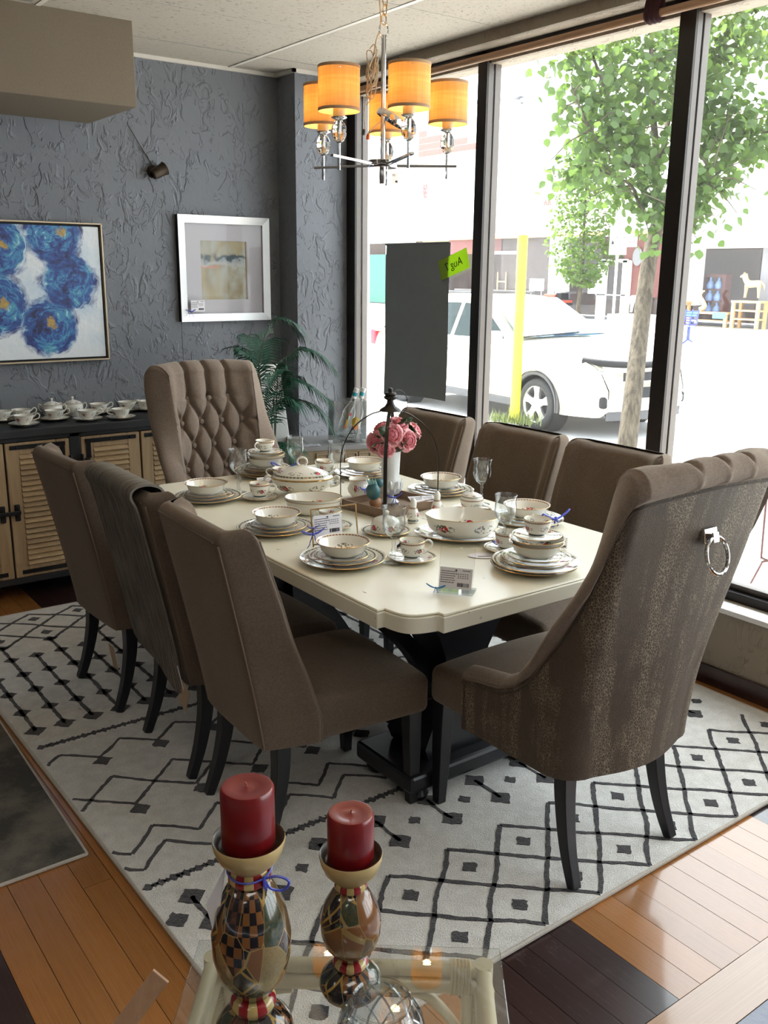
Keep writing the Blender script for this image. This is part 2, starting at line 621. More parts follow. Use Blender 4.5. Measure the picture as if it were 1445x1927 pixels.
# ceiling: tiles in a bar grid (joint along y at x = 2.62, joints along x at y = 4.05 - 0.61 k)
ce = struct(thing('ceiling', None, None, (0, 0, CZ)))
g = G(); g.box(XL, XW + .3, YF, YB + .2, .03, .1); g.build('deck', M_['tbar'], ce, smooth=0)
ut = G().box(-.5, .5, -.5, .5, -.004, .02).mesh('tile', M_['tile'], 0)
ubx = G()
xs = [2.62 + 1.22 * k for k in range(-5, 2)]
ys = [4.05 + .61 * k for k in range(-12, 3)]
for i in range(len(xs) - 1):
    for j in range(len(ys) - 1):
        xa, xb = max(xs[i], XL), min(xs[i + 1], XW + .02)
        ya, yb = max(ys[j], YF), min(ys[j + 1], YB)
        if xb - xa < .05 or yb - ya < .05: continue
        place(ut, 'tile', ce, ((xa + xb) / 2, (ya + yb) / 2, rp.uniform(0, .003)), scale=(xb - xa - .012, yb - ya - .006, 1))
for q in xs[1:-1]:
    place(G().box(-.011, .011, YF, YB, -.006, .0).mesh('grid_bar', M_['tbar'], 0), 'grid_bar', ce, (q, 0, 0))
for q in ys[1:]:
    if q < YB: place(G().box(XL, XW, -.0045, .0045, -.003, .004).mesh('grid_bar', M_['joint'], 0), 'grid_bar', ce, (0, q, 0))
g = G(); g.box(XL, XP, YB - .018, YB, -.02, .0); g.box(XP - .018, XP, YP - .018, YB, -.02, 0); g.box(XP - .018, XW, YP - .018, YP, -.02, 0)
g.build('edge_angle', M_['tbar'], ce, smooth=0)

# walls
M_['joint_dark'] = plain('dark_panel_joint', (.05, .05, .055), .8)
g = G(); g.box(XL, XP + .01, YB, YB + .2, 0, CZ + .02); wb = struct(g.build('wall_back', M_['wall'], smooth=0))
g = G(); g.box(2.275, 2.278, YB - .0008, YB + .001, .2, 1.36); g.build('panel_joint', M_['joint_dark'], wb, smooth=0)
g = G(); g.box(XP, 3.275, YP, YB + .2, 0, CZ + .02); struct(g.build('wall_corner', M_['wall'], smooth=0))
g = G(); g.box(XL - .2, XL, YF, YB + .2, 0, CZ + .02); struct(g.build('wall_left', M_['soffit'], smooth=0))
# far end of the shop behind the viewer
g = G(); g.box(XL, XW + .3, YF - .2, YF, 0, CZ + .02)
struct(g.build('wall_front', M_['soffit'], smooth=0))
# window side: low stucco wall, baseboard, sill, header
g = G(); g.box(XW, 3.30, YF, YP, 0, .325); g.box(3.30, 3.42, YF, YB + .2, -.4, .335)
struct(g.build('wall_right', M_['taupe_stucco'], smooth=0))
g = G(); g.box(XW - .012, XW, YF, YP, 0, .085); struct(g.build('baseboard_right', M_['dark_plank'], smooth=0, bevel=.004))
g = G(); g.box(XP, XP + .2, YP - .012, YP, 0, .085); g.box(1.0, XP, YB - .012, YB, 0, .085); g.box(XP - .012, XP, YP - .012, YB, 0, .085)
struct(g.build('baseboard_back', M_['dark_plank'], smooth=0, bevel=.004))
t = T('sill_stone', 0.3); t.col(t.mix(t.noise(9, 5), (0.72, 0.70, 0.68), (0.86, 0.85, 0.84))); M_['sill'] = t.mat
sl = struct(thing('trim_1', None, None))
ulen = .62
yy = YF
while yy < YP - .01:
    y2 = min(yy + ulen, YP)
    g = G(); g.box(XW - .01, 3.243, yy + .001, y2 - .001, .318, .34); g.build('sill_slab', M_['sill'], sl, smooth=0, bevel=.003)
    yy = y2
g = G(); g.box(3.243, 3.31, YF, YP, .30, .337); g.build('sill_kerb', M_['taupe_stucco'], sl, smooth=0)
g = G(); g.box(XW, 3.30, YF, YP, 2.655, CZ + .02); g.box(3.30, 3.42, YF, YB + .2, 2.60, 3.4)
struct(g.build('wall_header', M_['taupe_stucco'], smooth=0))

# soffit box on the left
g = G(); g.box(-1.4, 1.82, 4.40, YB, 2.345, CZ); struct(g.build('trim_2', M_['soffit'], smooth=0, bevel=.004))

# window 1: bronze frame with channels, four panes
M_['frame_dark'] = plain('dark_bronze_frame', (0.016, 0.013, 0.012), 0.4, 0.3)
M_['frame_tan'] = plain('anodised_bronze_reveal', (0.10, 0.085, 0.075), 0.35, 0.5)
M_['pane'] = glassy('shop_glass', (0.97, 0.985, 0.98), 0.85, 0.0, base=0.035, haze=0.007)
win = struct(thing('window_1', None, None))
XF0, XF1, XG = 3.275, 3.37, 3.325
ZB, ZT = .335, 2.655


def mullion(y0, y1, name='mullion'):
    g = G()
    g.box(XF0, XF0 + .012, y0, y1, ZB, ZT, 0)              # face towards the room
    for a, b in ((XF0 + .012, XG - .006), (XG + .006, XF1)):
        g.box(a, b, y0, y1, ZB, ZT, 1)
    g.box(XG - .006, XG + .006, y0 + .012, y1 - .012, ZB, ZT, 0)
    g.build(name, [M_['frame_dark'], M_['frame_tan']], win, smooth=0, bevel=.0015)


mullion(YP - .085, YP + .01, 'jamb')
mulls = [(3.62, 3.685), (2.445, 2.52), (1.27, 1.345), (.095, .17), (-1.08, -1.005), (-2.25, -2.175)]
# measured: the two seen mullions sit where their dark faces cross the frame plane
for a, b in mulls: mullion(a, b)
g = G(); g.box(XF0, XF1, YF, YP, ZB, .375); g.build('bottom_rail', M_['frame_dark'], win, smooth=0, bevel=.003)
g = G(); g.box(XF0 + .03, XF1, YF, YP, .375, .40); g.build('glazing_bead', M_['frame_tan'], win, smooth=0, bevel=.003)
g = G(); g.box(XF0, XF1, YF, YP, 2.63, 2.68); g.build('head_rail', M_['frame_dark'], win, smooth=0, bevel=.003)
edges = [YP - .085] + [q for ab in mulls for q in (ab[1], ab[0])] + [YF]
for i in range(0, len(edges), 2):
    g = G(); g.box(XG - .003, XG + .003, edges[i + 1] - .005, edges[i] + .005, .375, 2.64); g.build('pane', M_['pane'], win, smooth=0)

v = thing('ceiling_vent', 'square ceiling vent frame beside the taupe soffit at the top left', 'vent', (1.02, 4.06, CZ - .004))
for x0, x1, y0, y1 in ((-.33, .33, -.31, -.285), (-.33, .33, .235, .26), (-.33, -.305, -.285, .235), (.305, .33, -.285, .235)):
    g = G(); g.box(x0, x1, y0, y1, -.012, 0); g.build('frame_bar', M_['joint'], v, smooth=0)
g = G(); g.box(-.305, .305, -.285, .235, -.004, -.001); g.build('grille', M_['tbar'], v, smooth=0)
# unseen ceiling troffers added as fill light, further back in the room (lit)
t = T('fill_lamp_diffuser'); t.set('Emission Color', (1.0, 0.93, 0.82, 1)); t.set('Emission Strength', 3.6); M_['diffuser'] = t.mat
for k, (lx, ly) in enumerate(((.2, .2), (-2.2, 2.0), (-2.2, -1.0))):
    tr = thing('fill_troffer', 'unseen recessed ceiling light added for fill, %s' % ('above the spot the picture is taken from', 'over the left part of the shop', 'at the rear left of the shop')[k], 'ceiling light', (lx, ly, CZ - .01), group='unseen ceiling fill lights')
    g = G()
    for a in ((-.6, .6, -.3, -.28), (-.6, .6, .28, .3), (-.6, -.58, -.28, .28), (.58, .6, -.28, .28)): g.box(a[0], a[1], a[2], a[3], -.012, .01)
    g.build('frame', M_['tbar'], tr, smooth=0)
    g = G(); g.box(-.58, .58, -.28, .28, -.004, .004); g.build('diffuser', M_['diffuser'], tr, smooth=0)
# ------------------------------------------------------------------ rug
def rug():
    r = thing('area_rug', 'large ivory rug with charcoal diamond and zigzag pattern under the dining table', 'rug')
    poly = [(.775, 1.365), (3.10, 1.385), (3.12, 4.40), (.735, 4.435)]
    g = G(); g.prism(poly, 0.001, .012); g.build('pile', M_['rug'], r, smooth=0)
    g = G()
    P3 = [Vector((a, b, .008)) for a, b in poly]
    for i in range(4):
        g.tube([P3[i], P3[(i + 1) % 4]], .0065, 6)
    g.build('bound_edge', M_['rugedge'], r)
    rr = random.Random(5)
    g = G(); Z = .0135

    def blob(pts):
        g.prism(pts, .010, Z)

    def line(a, b, wd=.011):
        a, b = Vector(a), Vector(b)
        L = (b - a).length
        n = max(2, int(L / .016))
        d = (b - a).normalized(); q = Vector((-d.y, d.x))
        L_, R_ = [], []
        bow = rr.uniform(-.006, .006)
        for i in range(n + 1):
            c = a + (b - a) * (i / n) + q * bow * sin(pi * i / n)
            L_.append(c + q * (wd / 2 + rr.uniform(-.0022, .0022))); R_.append(c - q * (wd / 2 + rr.uniform(-.0022, .0022)))
        for i in range(n):
            g.prism([tuple(R_[i]), tuple(R_[i + 1]), tuple(L_[i + 1]), tuple(L_[i])], .010, Z)

    def sq(x, y, s=.036, rot=0.0):
        pts = []
        cor = [(-s, -s), (s, -s), (s, s), (-s, s)] if rot == 0 else [(0, -s), (s, 0), (0, s), (-s, 0)]
        for (ax, ay), (bx, by) in zip(cor, cor[1:] + cor[:1]):
            for k in range(4):
                t_ = k / 4
                pts.append((x + ax + (bx - ax) * t_ + rr.uniform(-.003, .003), y + ay + (by - ay) * t_ + rr.uniform(-.003, .003)))
        blob(pts)

    X0, X1, P = .80, 3.06, .2085
    for sgn in (1, -1):
        def fy(y): return y if sgn > 0 else 5.785 - y
        # lattice of diamonds at both ends
        rows = [1.775, 1.675, 1.575, 1.477, 1.385]
        if sgn < 0: rows = [1.775, 1.675, 1.575, 1.477, 1.40]
        for i, y in enumerate(rows[:-1]):
            for k in range(-1, 12):
                xa = 1.345 + P * (k - 3) + (P / 2 if i % 2 else 0)
                for dx in (-P / 2, P / 2):
                    xb = xa + dx
                    if min(xa, xb) < X0 - .03 or max(xa, xb) > X1 + .05: continue
                    line((xa, fy(y)), (xb, fy(rows[i + 1])), .0138)
        for k in range(-3, 9):
            x = 1.345 + P * k
            if not X0 < x < X1: continue
            sq(x, fy(1.675), .028, 1); sq(x, fy(1.477), .028, 1)
    # paired squares and dots (near half)
    for k in range(-3, 9):
        x = 1.47 + .2 * k
        if x > X1: break
        if x < X0: continue
        sq(x, 1.885, .04, 1); sq(x, 2.01, .04, 1); line((x, 1.885), (x, 2.01), .012)
        sq(x + .1, 1.945, .024, 1)
    sq(.80, 1.945, .034, 1)

    def dots(y):
        x = .79; i = 0
        while x < X1:
            sq(x, y, .017 if i % 2 == 0 else .012, 1 if i % 2 == 0 else 1); x += .0185; i += 1
    dots(2.112); dots(3.045)

    def zig(ys, ph, period, x0=.77, x1=3.05, wd=.011):
        # triangle wave between ys[0] (valley) and ys[1] (peak); valley at x = ph
        n0 = math.floor((x0 - ph) / (period / 2)); pts = []
        k = n0
        while ph + k * period / 2 < x1 + period / 2:
            xx = ph + k * period / 2
            pts.append((xx, ys[0] if k % 2 == 0 else ys[1])); k += 1
        for a, b in zip(pts, pts[1:]):
            if a[0] < x0:
                t_ = (x0 - a[0]) / (b[0] - a[0]); a = (x0, a[1] + (b[1] - a[1]) * t_)
            if a[0] < x1 and b[0] <= x1 + .02: line(a, b, wd)
    zig((2.19, 2.288), .812, .2085); zig((2.28, 2.38), .812, .2085)
    zig((2.52, 2.72), 1.125, .41); zig((2.52, 2.71), .92, .41)
    zig((2.865, 2.955), .93, .2085)
    for k in range(0, 11):
        sq(.92 + .2085 * k, 2.485, .034, 1); sq(.93 + .2085 * k, 2.835, .034, 1)
    # chains of diamonds (far half)
    for k in range(0, 22):
        x = .81 + .1043 * k
        if x > X1: break
        full = k % 2 == 1
        top = 4.02 if full else 3.87
        line((x, 3.18), (x, top), .014)
        for y in (3.18, 3.35, 3.53, 3.695, 3.87) + ((4.02,) if full else ()):
            sq(x, y, .033 if y > 3.2 else .04, 1)
    pt = g.build('pattern', M_['rugdark'], r, smooth=0); pt['kind'] = 'stuff'
    return r


rug()
g = G(); g.prism([(.71, 2.362), (.735, 3.80), (-1.0, 3.82), (-1.0, 2.345)], .001, .011)
o = thing('grey_rug', 'worn dark grey rug on the oak floor at the left edge', 'rug')
g.build('pile', M_['greyrug'], o, smooth=0)
g = G(); g.tube([(.71, 2.362, .007), (.735, 3.80, .007)], .0055, 6); g.tube([(-1.0, 2.345, .007), (.71, 2.362, .007)], .0055, 6)
g.build('bound_edge', M_['rugedge'], o)

# ------------------------------------------------------------------ wing-back side chair (faces +x, origin under the seat)
def side_chair(label):
    r = thing('dining_chair', label, 'chair', group='taupe wing-back side chairs')
    XFT = [(.33, -.077), (.41, -.074), (.456, -.09), (.545, -.12), (.656, -.162), (.78, -.198), (.97, -.262)]
    def ring(z):
        u = (z - .33) / .655
        xr = -.245 - .132 * max(0, u) ** 1.12
        xf = max(interp(XFT, z), xr + .10)
        wr = .196 + .014 * u; wf = .236 + .004 * u
        xi = xr + .075
        th = .052
        half = [(xr - .004, 0), (xr - .003, wr * .5), (xr, wr - .012), (xr + .010, wr), (lerp(xr + .01, xf, .35), lerp(wr, wf, .4)), (lerp(xr + .01, xf, .8), lerp(wr, wf, .85)),
                (xf - .012, wf), (xf, wf - .012), (xf + .003, wf - .026), (xf, wf - th + .012), (xf - .012, wf - th), (max(xi + .012, lerp(xi, xf, .3)), wr - th + .006), (xi + .004, wr - th - .016), (xi, wr * .45), (xi, 0)]
        n = len(half)
        sp = []
        for i in range(n):
            if i <= 2: q = ((xr + xi) / 2, half[i][1] * .97)
            elif i >= 12: q = ((xr + xi) / 2, half[i][1] * 1.1)
            elif i in (3, 11): q = ((xr + xi) / 2 + .005, wr - th * .5)
            elif i == 4: q = (lerp(xr, xf, .42), lerp(wr, wf, .4) - th * .5)
            elif i == 5: q = (lerp(xr, xf, .75), lerp(wr, wf, .8) - th * .5)
            else: q = (xf - .026, wf - th * .5)
            sp.append(q)
        return half, sp
    rings = []
    zs = [.33, .335, .36, .41, .456, .5, .545, .6, .656, .72, .78, .85, .91, .945]
    def full(h): return h + [(x, -y) for x, y in h[-2:0:-1]]
    for z in zs:
        h, _ = ring(z)
        if z == .33: h = [(lerp(x, -.16, .02), y * .985) for x, y in h]
        rings.append([(x, y, z) for x, y in full(h)])
    hump = {4: .0, 5: .004, 6: .002, 7: -.006, 8: -.008, 9: -.006, 10: .002, 11: -.004, 12: -.010, 13: -.008, 14: -.008}
    for a in (18, 36, 54, 72, 90):
        h, sp = ring(.95 + .02 * sin(radians(a)))
        pts = []
        for i, ((x, y), (qx, qy)) in enumerate(zip(h, sp)):
            c = cos(radians(a))
            pts.append((qx + (x - qx) * c, qy + (y - qy) * c, .945 + (.036 + hump.get(i, 0)) * sin(radians(a))))
        pf = pts + [(x, -y, z) for x, y, z in pts[-2:0:-1]]
        rings.append(pf)
    g = G(); n = len(rings[0])
    g.grid(lambda u, v: rings[int(round(u * (len(rings) - 1)))][int(round(v * n)) % n], len(rings), n, cv=True, flip=True)
    g.f.append(list(range(n))); g.mi.append(0)
    b = g.build('backrest', M_['fabric'], r, smooth=60, weld=.0004)
    s_ = b.modifiers.new('sub', 'SUBSURF'); s_.levels = 1; s_.render_levels = 2
    # piping: along both rear corners, wing fronts, and the top rear edge
    for sg in (1, -1):
        pp = []
        for z in [.335, .45, .55, .66, .78, .88, .945]:
            h, _ = ring(z); pp.append((h[3][0] - .0035, sg * (h[3][1] - .006), z))
        G().tube(spline(pp, 4), .0030, 6).build('piping', M_['piping'], r)
        pp = []
        for z in [.335, .40, .456, .545, .656, .78, .90, .95]:
            h, _ = ring(z); pp.append((h[7][0] - .003, sg * (h[7][1] + .002), z))
        G().tube(spline(pp, 4), .003, 6).build('piping', M_['piping'], r)
    h, _ = ring(.95)
    G().tube([(h[2][0] - .0005, y, .955) for y in [-.190, -.1, 0, .1, .190]], .0030, 6).build('piping', M_['piping'], r)
    # seat: crowned cushion box
    def crown(p):
        x, y, z = p
        tt = max(0, 1 - (x / .27) ** 2) * max(0, 1 - (y / .255) ** 2)
        if z > 0: z += .042 * tt ** .7
        y *= 1.0 + .06 * (x / .24)
        return (x, y, z)
    g = G(); g.soft((.046, 0, .385), (.252, .224, .060), .028, 8, fn=crown)
    g.build('seat', M_['fabric'], r, smooth=50, weld=.0003)
    # legs
    for sg in (1, -1):
        g = G(); g.tube([(.255, sg * .195, .340), (.259, sg * .195, .2), (.262, sg * .195, .0138)], [.033, .029, .021], 4, tw=.5)
        g.build('leg', M_['ebony'], r, smooth=20, bevel=.002)
        g = G(); g.tube(spline([(-.185, sg * .180, .345), (-.19, sg * .183, .24), (-.215, sg * .187, .12), (-.252, sg * .190, .0138)], 5), [.033 - .0135 * i / 15 for i in range(16)], 4, tw=.5)
        g.build('leg', M_['ebony'], r, smooth=20, bevel=.002)
    return r


CH = []
proto = side_chair('taupe wing-back chair on the left, nearest the viewer, its whole back and seat in view')
proto.location = (1.372, 2.238, .0)
proto.rotation_euler = (0, 0, radians(-2.5))
CH.append(proto)
for loc, rz, lab in (((1.380, 2.745, 0), radians(-1), 'taupe wing-back chair with a grey woven throw hung over its back'),
                     ((1.352, 3.35, 0), radians(2), 'taupe wing-back chair on the left, furthest back, next to the louvred sideboard'),
                     ((2.52, 2.30, 0), pi + radians(-1), 'taupe wing-back chair on the window side, nearest the big reptile-backed armchair'),
                     ((2.515, 2.80, 0), pi, 'taupe wing-back chair in the middle of the window side of the table'),
                     ((2.50, 3.36, 0), pi + radians(1), 'taupe wing-back chair on the window side, furthest back, behind the pink roses')):
    CH.append(dup(proto, loc, rz, lab))


# ------------------------------------------------------------------ tufted host chair (faces +y, origin under the seat)
def host_chair(label):
    r = thing('host_chair', label, 'chair', group='tufted host armchairs')
    S_END = 1.0
    # plan of the shell: from the left arm front, around the back, to the right arm front; lean grows with height
    def ztop(q):                                # q: 0 at arm front .. 1 at back corner
        return interp([(0, .535), (.12, .545), (.36, .56), (.50, .59), (.62, .65), (.72, .78), (.80, .95), (.87, 1.10), (.92, 1.15), (1.0, 1.165)], q)
    def plan(q, z):                             # q in [0,1] front of arm -> rear corner
        hw = .278
        sqr = smooth(.50, .95, z)
        cr = lerp(.095, .030, sqr)                # corner radius in plan, squarer higher up
        yr = -.275
        ya = yr + cr
        if q < .8:
            t_ = q / .8
            y = lerp(.135, ya, t_); x = hw - .004 * t_
        else:
            t_ = (q - .8) / .2
            a = t_ * pi / 2
            y = ya - cr * sin(a); x = (hw - .004) - cr * (1 - cos(a))
        return x, y
    def outer(side, q, z):
        """q 0..1 runs from the arm front to the rear corner, 1..2 from the corner to the centre of the back"""
        lean = .155 * max(0, (z - .36) / .8) ** 1.35
        flare = .012 * max(0, (z - .6) / .55)
        belly = .012 * sin(pi * min(1, max(0, (z - .33) / .5)))
        if q <= 1:
            # side edge recedes with height: shell edge follows ztop
            x, y = plan(min(q, 1), z)
            x += flare + belly * .4
            y -= lean * (.25 + .75 * q)
        else:
            x0, y0 = plan(1, z)
            t_ = q - 1
            x = (x0 + flare) * (1 - t_); y = y0 - lean - .038 * sin(t_ * pi / 2) * (1 - .75 * smooth(.55, 1.1, z))
        return Vector((side * x, y, z))
    NQ, NZ = 44, 30
    zb = .345
    Q = [i / 28 * 1.0 for i in range(28)] + [1 + i / 16 for i in range(17)]
    def zt(q): return ztop(q) if q <= 1 else 1.165 + .012 * sin((q - 1) * pi / 2)
    def col(side, q):
        top = zt(q) - .03
        return [outer(side, q, zb + (top - zb) * k / (NZ - 1)) for k in range(NZ)]
    cols = [col(-1, q) for q in Q] + [col(1, q) for q in Q[-2::-1]]
    qs = [(-1, q) for q in Q] + [(1, q) for q in Q[-2::-1]]
    # outer shell (textured velvet)
    g = G(); nC = len(cols)
    cx = Vector((0, -.02, 0))
    def inward(i, k):
        a = cols[max(i - 1, 0)][k]; b = cols[min(i + 1, nC - 1)][k]
        tt = (b - a); tt.z = 0; tt.normalize()
        n_ = Vector((-tt.y, tt.x, 0))
        if n_.dot(Vector((0, .05, 0)) - Vector((cols[i][k].x, cols[i][k].y, 0))) < 0: n_ = -n_
        return n_
    g.grid(lambda u, v: cols[int(round(u * (nC - 1)))][int(round(v * (NZ - 1)))], nC, NZ, flip=True)
    inner2 = [[cols[i][k] + inward(i, k) * .02 for k in range(NZ)] for i in range(nC)]
    g.grid(lambda u, v: inner2[int(round(u * (nC - 1)))][int(round(v * (NZ - 1)))], nC, NZ)
    b0 = len(g.v); 
    for i in range(nC - 1):
        g.add([cols[i][0], cols[i + 1][0], inner2[i + 1][0], inner2[i][0]], [(0, 1, 2, 3)])
    g.build('back_cover', M_['reptile'], r, smooth=60)
    # inner padding with tufts, rolled over the top edge
    BX, BZ = .1045, .107
    buttons = []
    def tuft(x, z):
        """height of padding at lateral x, height z (only the back)"""
        zz = (z - 1.035) / BZ                      # 0 at first row of buttons, negative below
        u = x / BX
        edge = smooth(.30, .20, abs(x))
        if zz > 0:
            uu = u
            d = abs(uu - round(uu))
            fall = smooth(1.25, .9, zz)
            cr = 1 - .55 * exp(-(d / .10) ** 2) - .35 * exp(-(d / .30) ** 2)
            if abs(round(uu)) > 1.2: cr = 1
            dd = sqrt(d * d + zz * zz)
            return cr - .5 * exp(-(dd / .25) ** 2) if abs(uu) < 1.5 else 1
                # lattice of creases through the buttons: rows offset by half
        # buttons where both are integers or both half-integers -> use spacing of one diamond
        A, B = (u + zz * .5), (u - zz * .5)
        dA, dB = abs(A - round(A)), abs(B - round(B))
        crease = max(exp(-(dA / .085) ** 2) * .5 + exp(-(dA / .28) ** 2) * .2, exp(-(dB / .085) ** 2) * .5 + exp(-(dB / .28) ** 2) * .2)
        but = exp(-((dA * dA + dB * dB) / .05)) * .75
        v = max(.10, 1 - crease - but)
        lim = smooth(.205, .163, abs(x)) * smooth(.52, .60, z)
        # a single pleat runs from each outer button to the edge of the back
        zr_ = zz + 1; zr_ = zr_ - 2 * round(zr_ / 2)
        v = lerp(1 - .34 * exp(-(zr_ / .07) ** 2) * smooth(.15, .17, abs(x)) * smooth(.26, .22, abs(x)), v, lim)
        return lerp(1, v, smooth(.52, .60, z))
        return lerp(1, v, lim)
    PAD = .085
    hwz = lambda z: .276 + .012 * max(0, (z - .6) / .55)
    def outer_at(fi, z):
        i0 = int(min(fi, nC - 2)); f = fi - i0
        top = lerp(zt(qs[i0][1]), zt(qs[i0 + 1][1]), f)
        kk = min(NZ - 1, max(0, (z - zb) / (top - .03 - zb) * (NZ - 1))); k0 = int(kk); k1 = min(k0 + 1, NZ - 1); ff = kk - k0
        A = cols[i0][k0].lerp(cols[i0][k1], ff); B = cols[i0 + 1][k0].lerp(cols[i0 + 1][k1], ff)
        return A.lerp(B, f), lerp(qs[i0][1], qs[i0 + 1][1], f)
    def inn(fi, kf):
        i0 = int(min(fi, nC - 2)); f = fi - i0
        top = lerp(zt(qs[i0][1]), zt(qs[i0 + 1][1]), f)
        z = .40 + (top - .012 - .40) * kf
        p, q = outer_at(fi, z)
        ps = lerp(.050, .074, smooth(.3, .9, q))
        x = max(-(hwz(z) - ps), min(hwz(z) - ps, p.x))
        yb = outer(1, 1, z).y if q <= 1 else p.y
        pad = PAD * (.50 + .50 * (tuft(x, z) if q > .8 else 1))
        # the padding rounds softly into the side wings
        rnd = .030 * smooth(.13, .21, abs(x)) ** 2
        y = max(p.y, yb + pad + rnd)
        return Vector((x, y, z))
    g = G(); NK = 110
    SUB = 4
    fine = []
    for i in range((nC - 1) * SUB + 1):
        fi = i / SUB
        fine.append((fi, [inn(fi, k / (NK - 1)) for k in range(NK)]))
    nf = len(fine)
    # roll: from inner top over to the outer top
    NR = 9
    full = []
    for fi, cc in fine:
        i0 = int(min(fi, nC - 2)); f = fi - i0
        ot = cols[i0][NZ - 1].lerp(cols[i0 + 1][NZ - 1], f)
        it = cc[-1]
        x_ = it.x
        q = lerp(qs[i0][1], qs[i0 + 1][1], f)
        big = smooth(.36, .78, q) if q < 1 else 1
        nn = (ot - it); nn.z = 0
        seq = list(cc)
        # channel creases carried over the roll
        uu = ot.x / BX
        d = abs(uu - round(uu)); cr = 1 - (.30 * exp(-(d / .09) ** 2) if (abs(ot.x) < .15 and q > .9) else 0)
        for j in range(1, NR + 1):
            a = j / NR * pi
            c = it.lerp(ot, .5)
            over = nn.normalized() * ((.042 * big + .004) * sin(a * .86) * (1 if j < NR else .0)) if nn.length > 1e-6 else Vector((0, 0, 0))
            p = Vector((c.x, c.y, 0)) - Vector((nn.x, nn.y, 0)) * .5 * cos(a) + over
            p.z = lerp(it.z, ot.z, (1 - cos(a)) / 2) + (.036 * big + .016) * sin(a) * cr - .012 * big * sin(a * .5) ** 6
            seq.append(p)
        full.append(seq)
    nk = len(full[0])
    g.grid(lambda u, v: full[int(round(u * (nf - 1)))][int(round(v * (nk - 1)))], nf, nk)
    # arm fronts closed
    for i_, flip in ((0, False), (nf - 1, True)):
        cols_i = cols[0] if i_ == 0 else cols[-1]
        ring = [Vector(p) for p in full[i_]] + [Vector(p) for p in cols_i[::-1]]
        cen = sum(ring, Vector()) / len(ring) + Vector((0, .012, 0))
        b0 = len(g.v); g.v += ring + [cen]
        nR = len(ring)
        for a in range(nR):
            t3 = [b0 + a, b0 + (a + 1) % nR, b0 + nR]
            g.f.append(t3[::-1] if flip else t3); g.mi.append(0)
    g.build('tufted_pad', M_['tuft'], r, smooth=70)
    # seams: double row of stitching around the cover edge
    for dz in (.0, .016):
        pp = []
        for i in range(nC):
            p = cols[i][NZ - 1].copy(); p.z -= dz + .002
            p -= inward(i, NZ - 1) * .003
            pp.append(p)
        G().tube(pp, .0026, 5).build('seam', M_['seam'] if dz else M_['piping'], r)
    for sd, c in ((-1, cols[0]), (1, cols[-1])):
        pp = [p + Vector((sd * .003, -.012, 0)) for p in c]
        G().tube(pp, .0026, 5).build('seam', M_['seam'], r)
    # buttons
    bm_ = G().ball((0, 0, 0), .0125, 12, 8, sc=(1, .6, 1)).mesh('button', M_['tuft'], 60)
    for row in range(0, 5):
        z = 1.035 - row * BZ
        xs_ = [(-1 + k) * BX for k in range(3)] if row % 2 == 0 else [(-1.5 + k) * BX for k in range(4)]
        for x in xs_:
            xx = x - (0 if row % 2 == 0 else 0)
            # nearest fine point
            best = min(((p.x - xx) ** 2 + (p.z - z) ** 2, p) for seq in [c for _, c in fine] for p in seq[20:] if abs(p.x - xx) < .03 and p.y < -.08) if True else None
            p = best[1]
            place(bm_, 'button', r, (xx, p.y + .012, z))
    # seat cushion
    def crown(p):
        x, y, z = p
        tt = max(0, 1 - (x / .29) ** 2) * max(0, 1 - (y / .26) ** 2)
        if z > 0: z += .03 * tt ** .7
        return (x, y, z)
    g = G(); g.soft((0, .075, .413), (.262, .235, .058), .03, 8, fn=crown)
    g.build('seat', M_['fabric'], r, smooth=50, weld=.0003)
    g = G(); g.tube([(-.262, .305, .362), (0, .311, .362), (.262, .305, .362)], .003, 5); g.build('seam', M_['seam'], r)
    for sg in (1, -1):
        g = G(); g.tube([(sg * .225, .275, .365), (sg * .228, .277, .2), (sg * .23, .28, .0138)], [.034, .030, .021], 4, tw=.5)
        g.build('leg', M_['ebony'], r, smooth=20, bevel=.002)
        g = G(); g.tube(spline([(sg * .185, -.185, .37), (sg * .190, -.195, .25), (sg * .198, -.222, .12), (sg * .206, -.262, .0138)], 5), [.034 - .0145 * i / 15 for i in range(16)], 4, tw=.5)
        g.build('leg', M_['ebony'], r, smooth=20, bevel=.002)
    # pull ring on the back
    zr = 1.0
    base = outer(1, 2, zr)
    pl = G(); pl.box(-.026, .026, -.012, .004, -.018, .02); pl.box(-.012, .012, -.026, -.010, -.016, .010)
    pl.build('ring_plate', M_['chrome'], r, smooth=0, bevel=.002, loc=(0.025, base.y - .004, zr), rot=(radians(-12), 0, 0))
    rg = G(); rg.tube([(.043 * cos(a), -.021 - .006 * (1 - sin(a)), -.046 + .046 * sin(a)) for a in [2 * pi * k / 28 for k in range(28)]], .0048, 8, closed=True)
    rg.build('pull_ring', M_['chrome'], r, loc=(0.025, base.y - .004, zr), rot=(radians(-8), 0, 0))
    return r


H1 = host_chair('tufted armchair with brown reptile-pattern back and chrome pull ring, at the near table end')
H1.location = (1.925, 1.70, 0)
H2 = dup(H1, (1.955, 3.69, 0), pi, 'tufted armchair at the far end of the table, its deep-buttoned front in view')

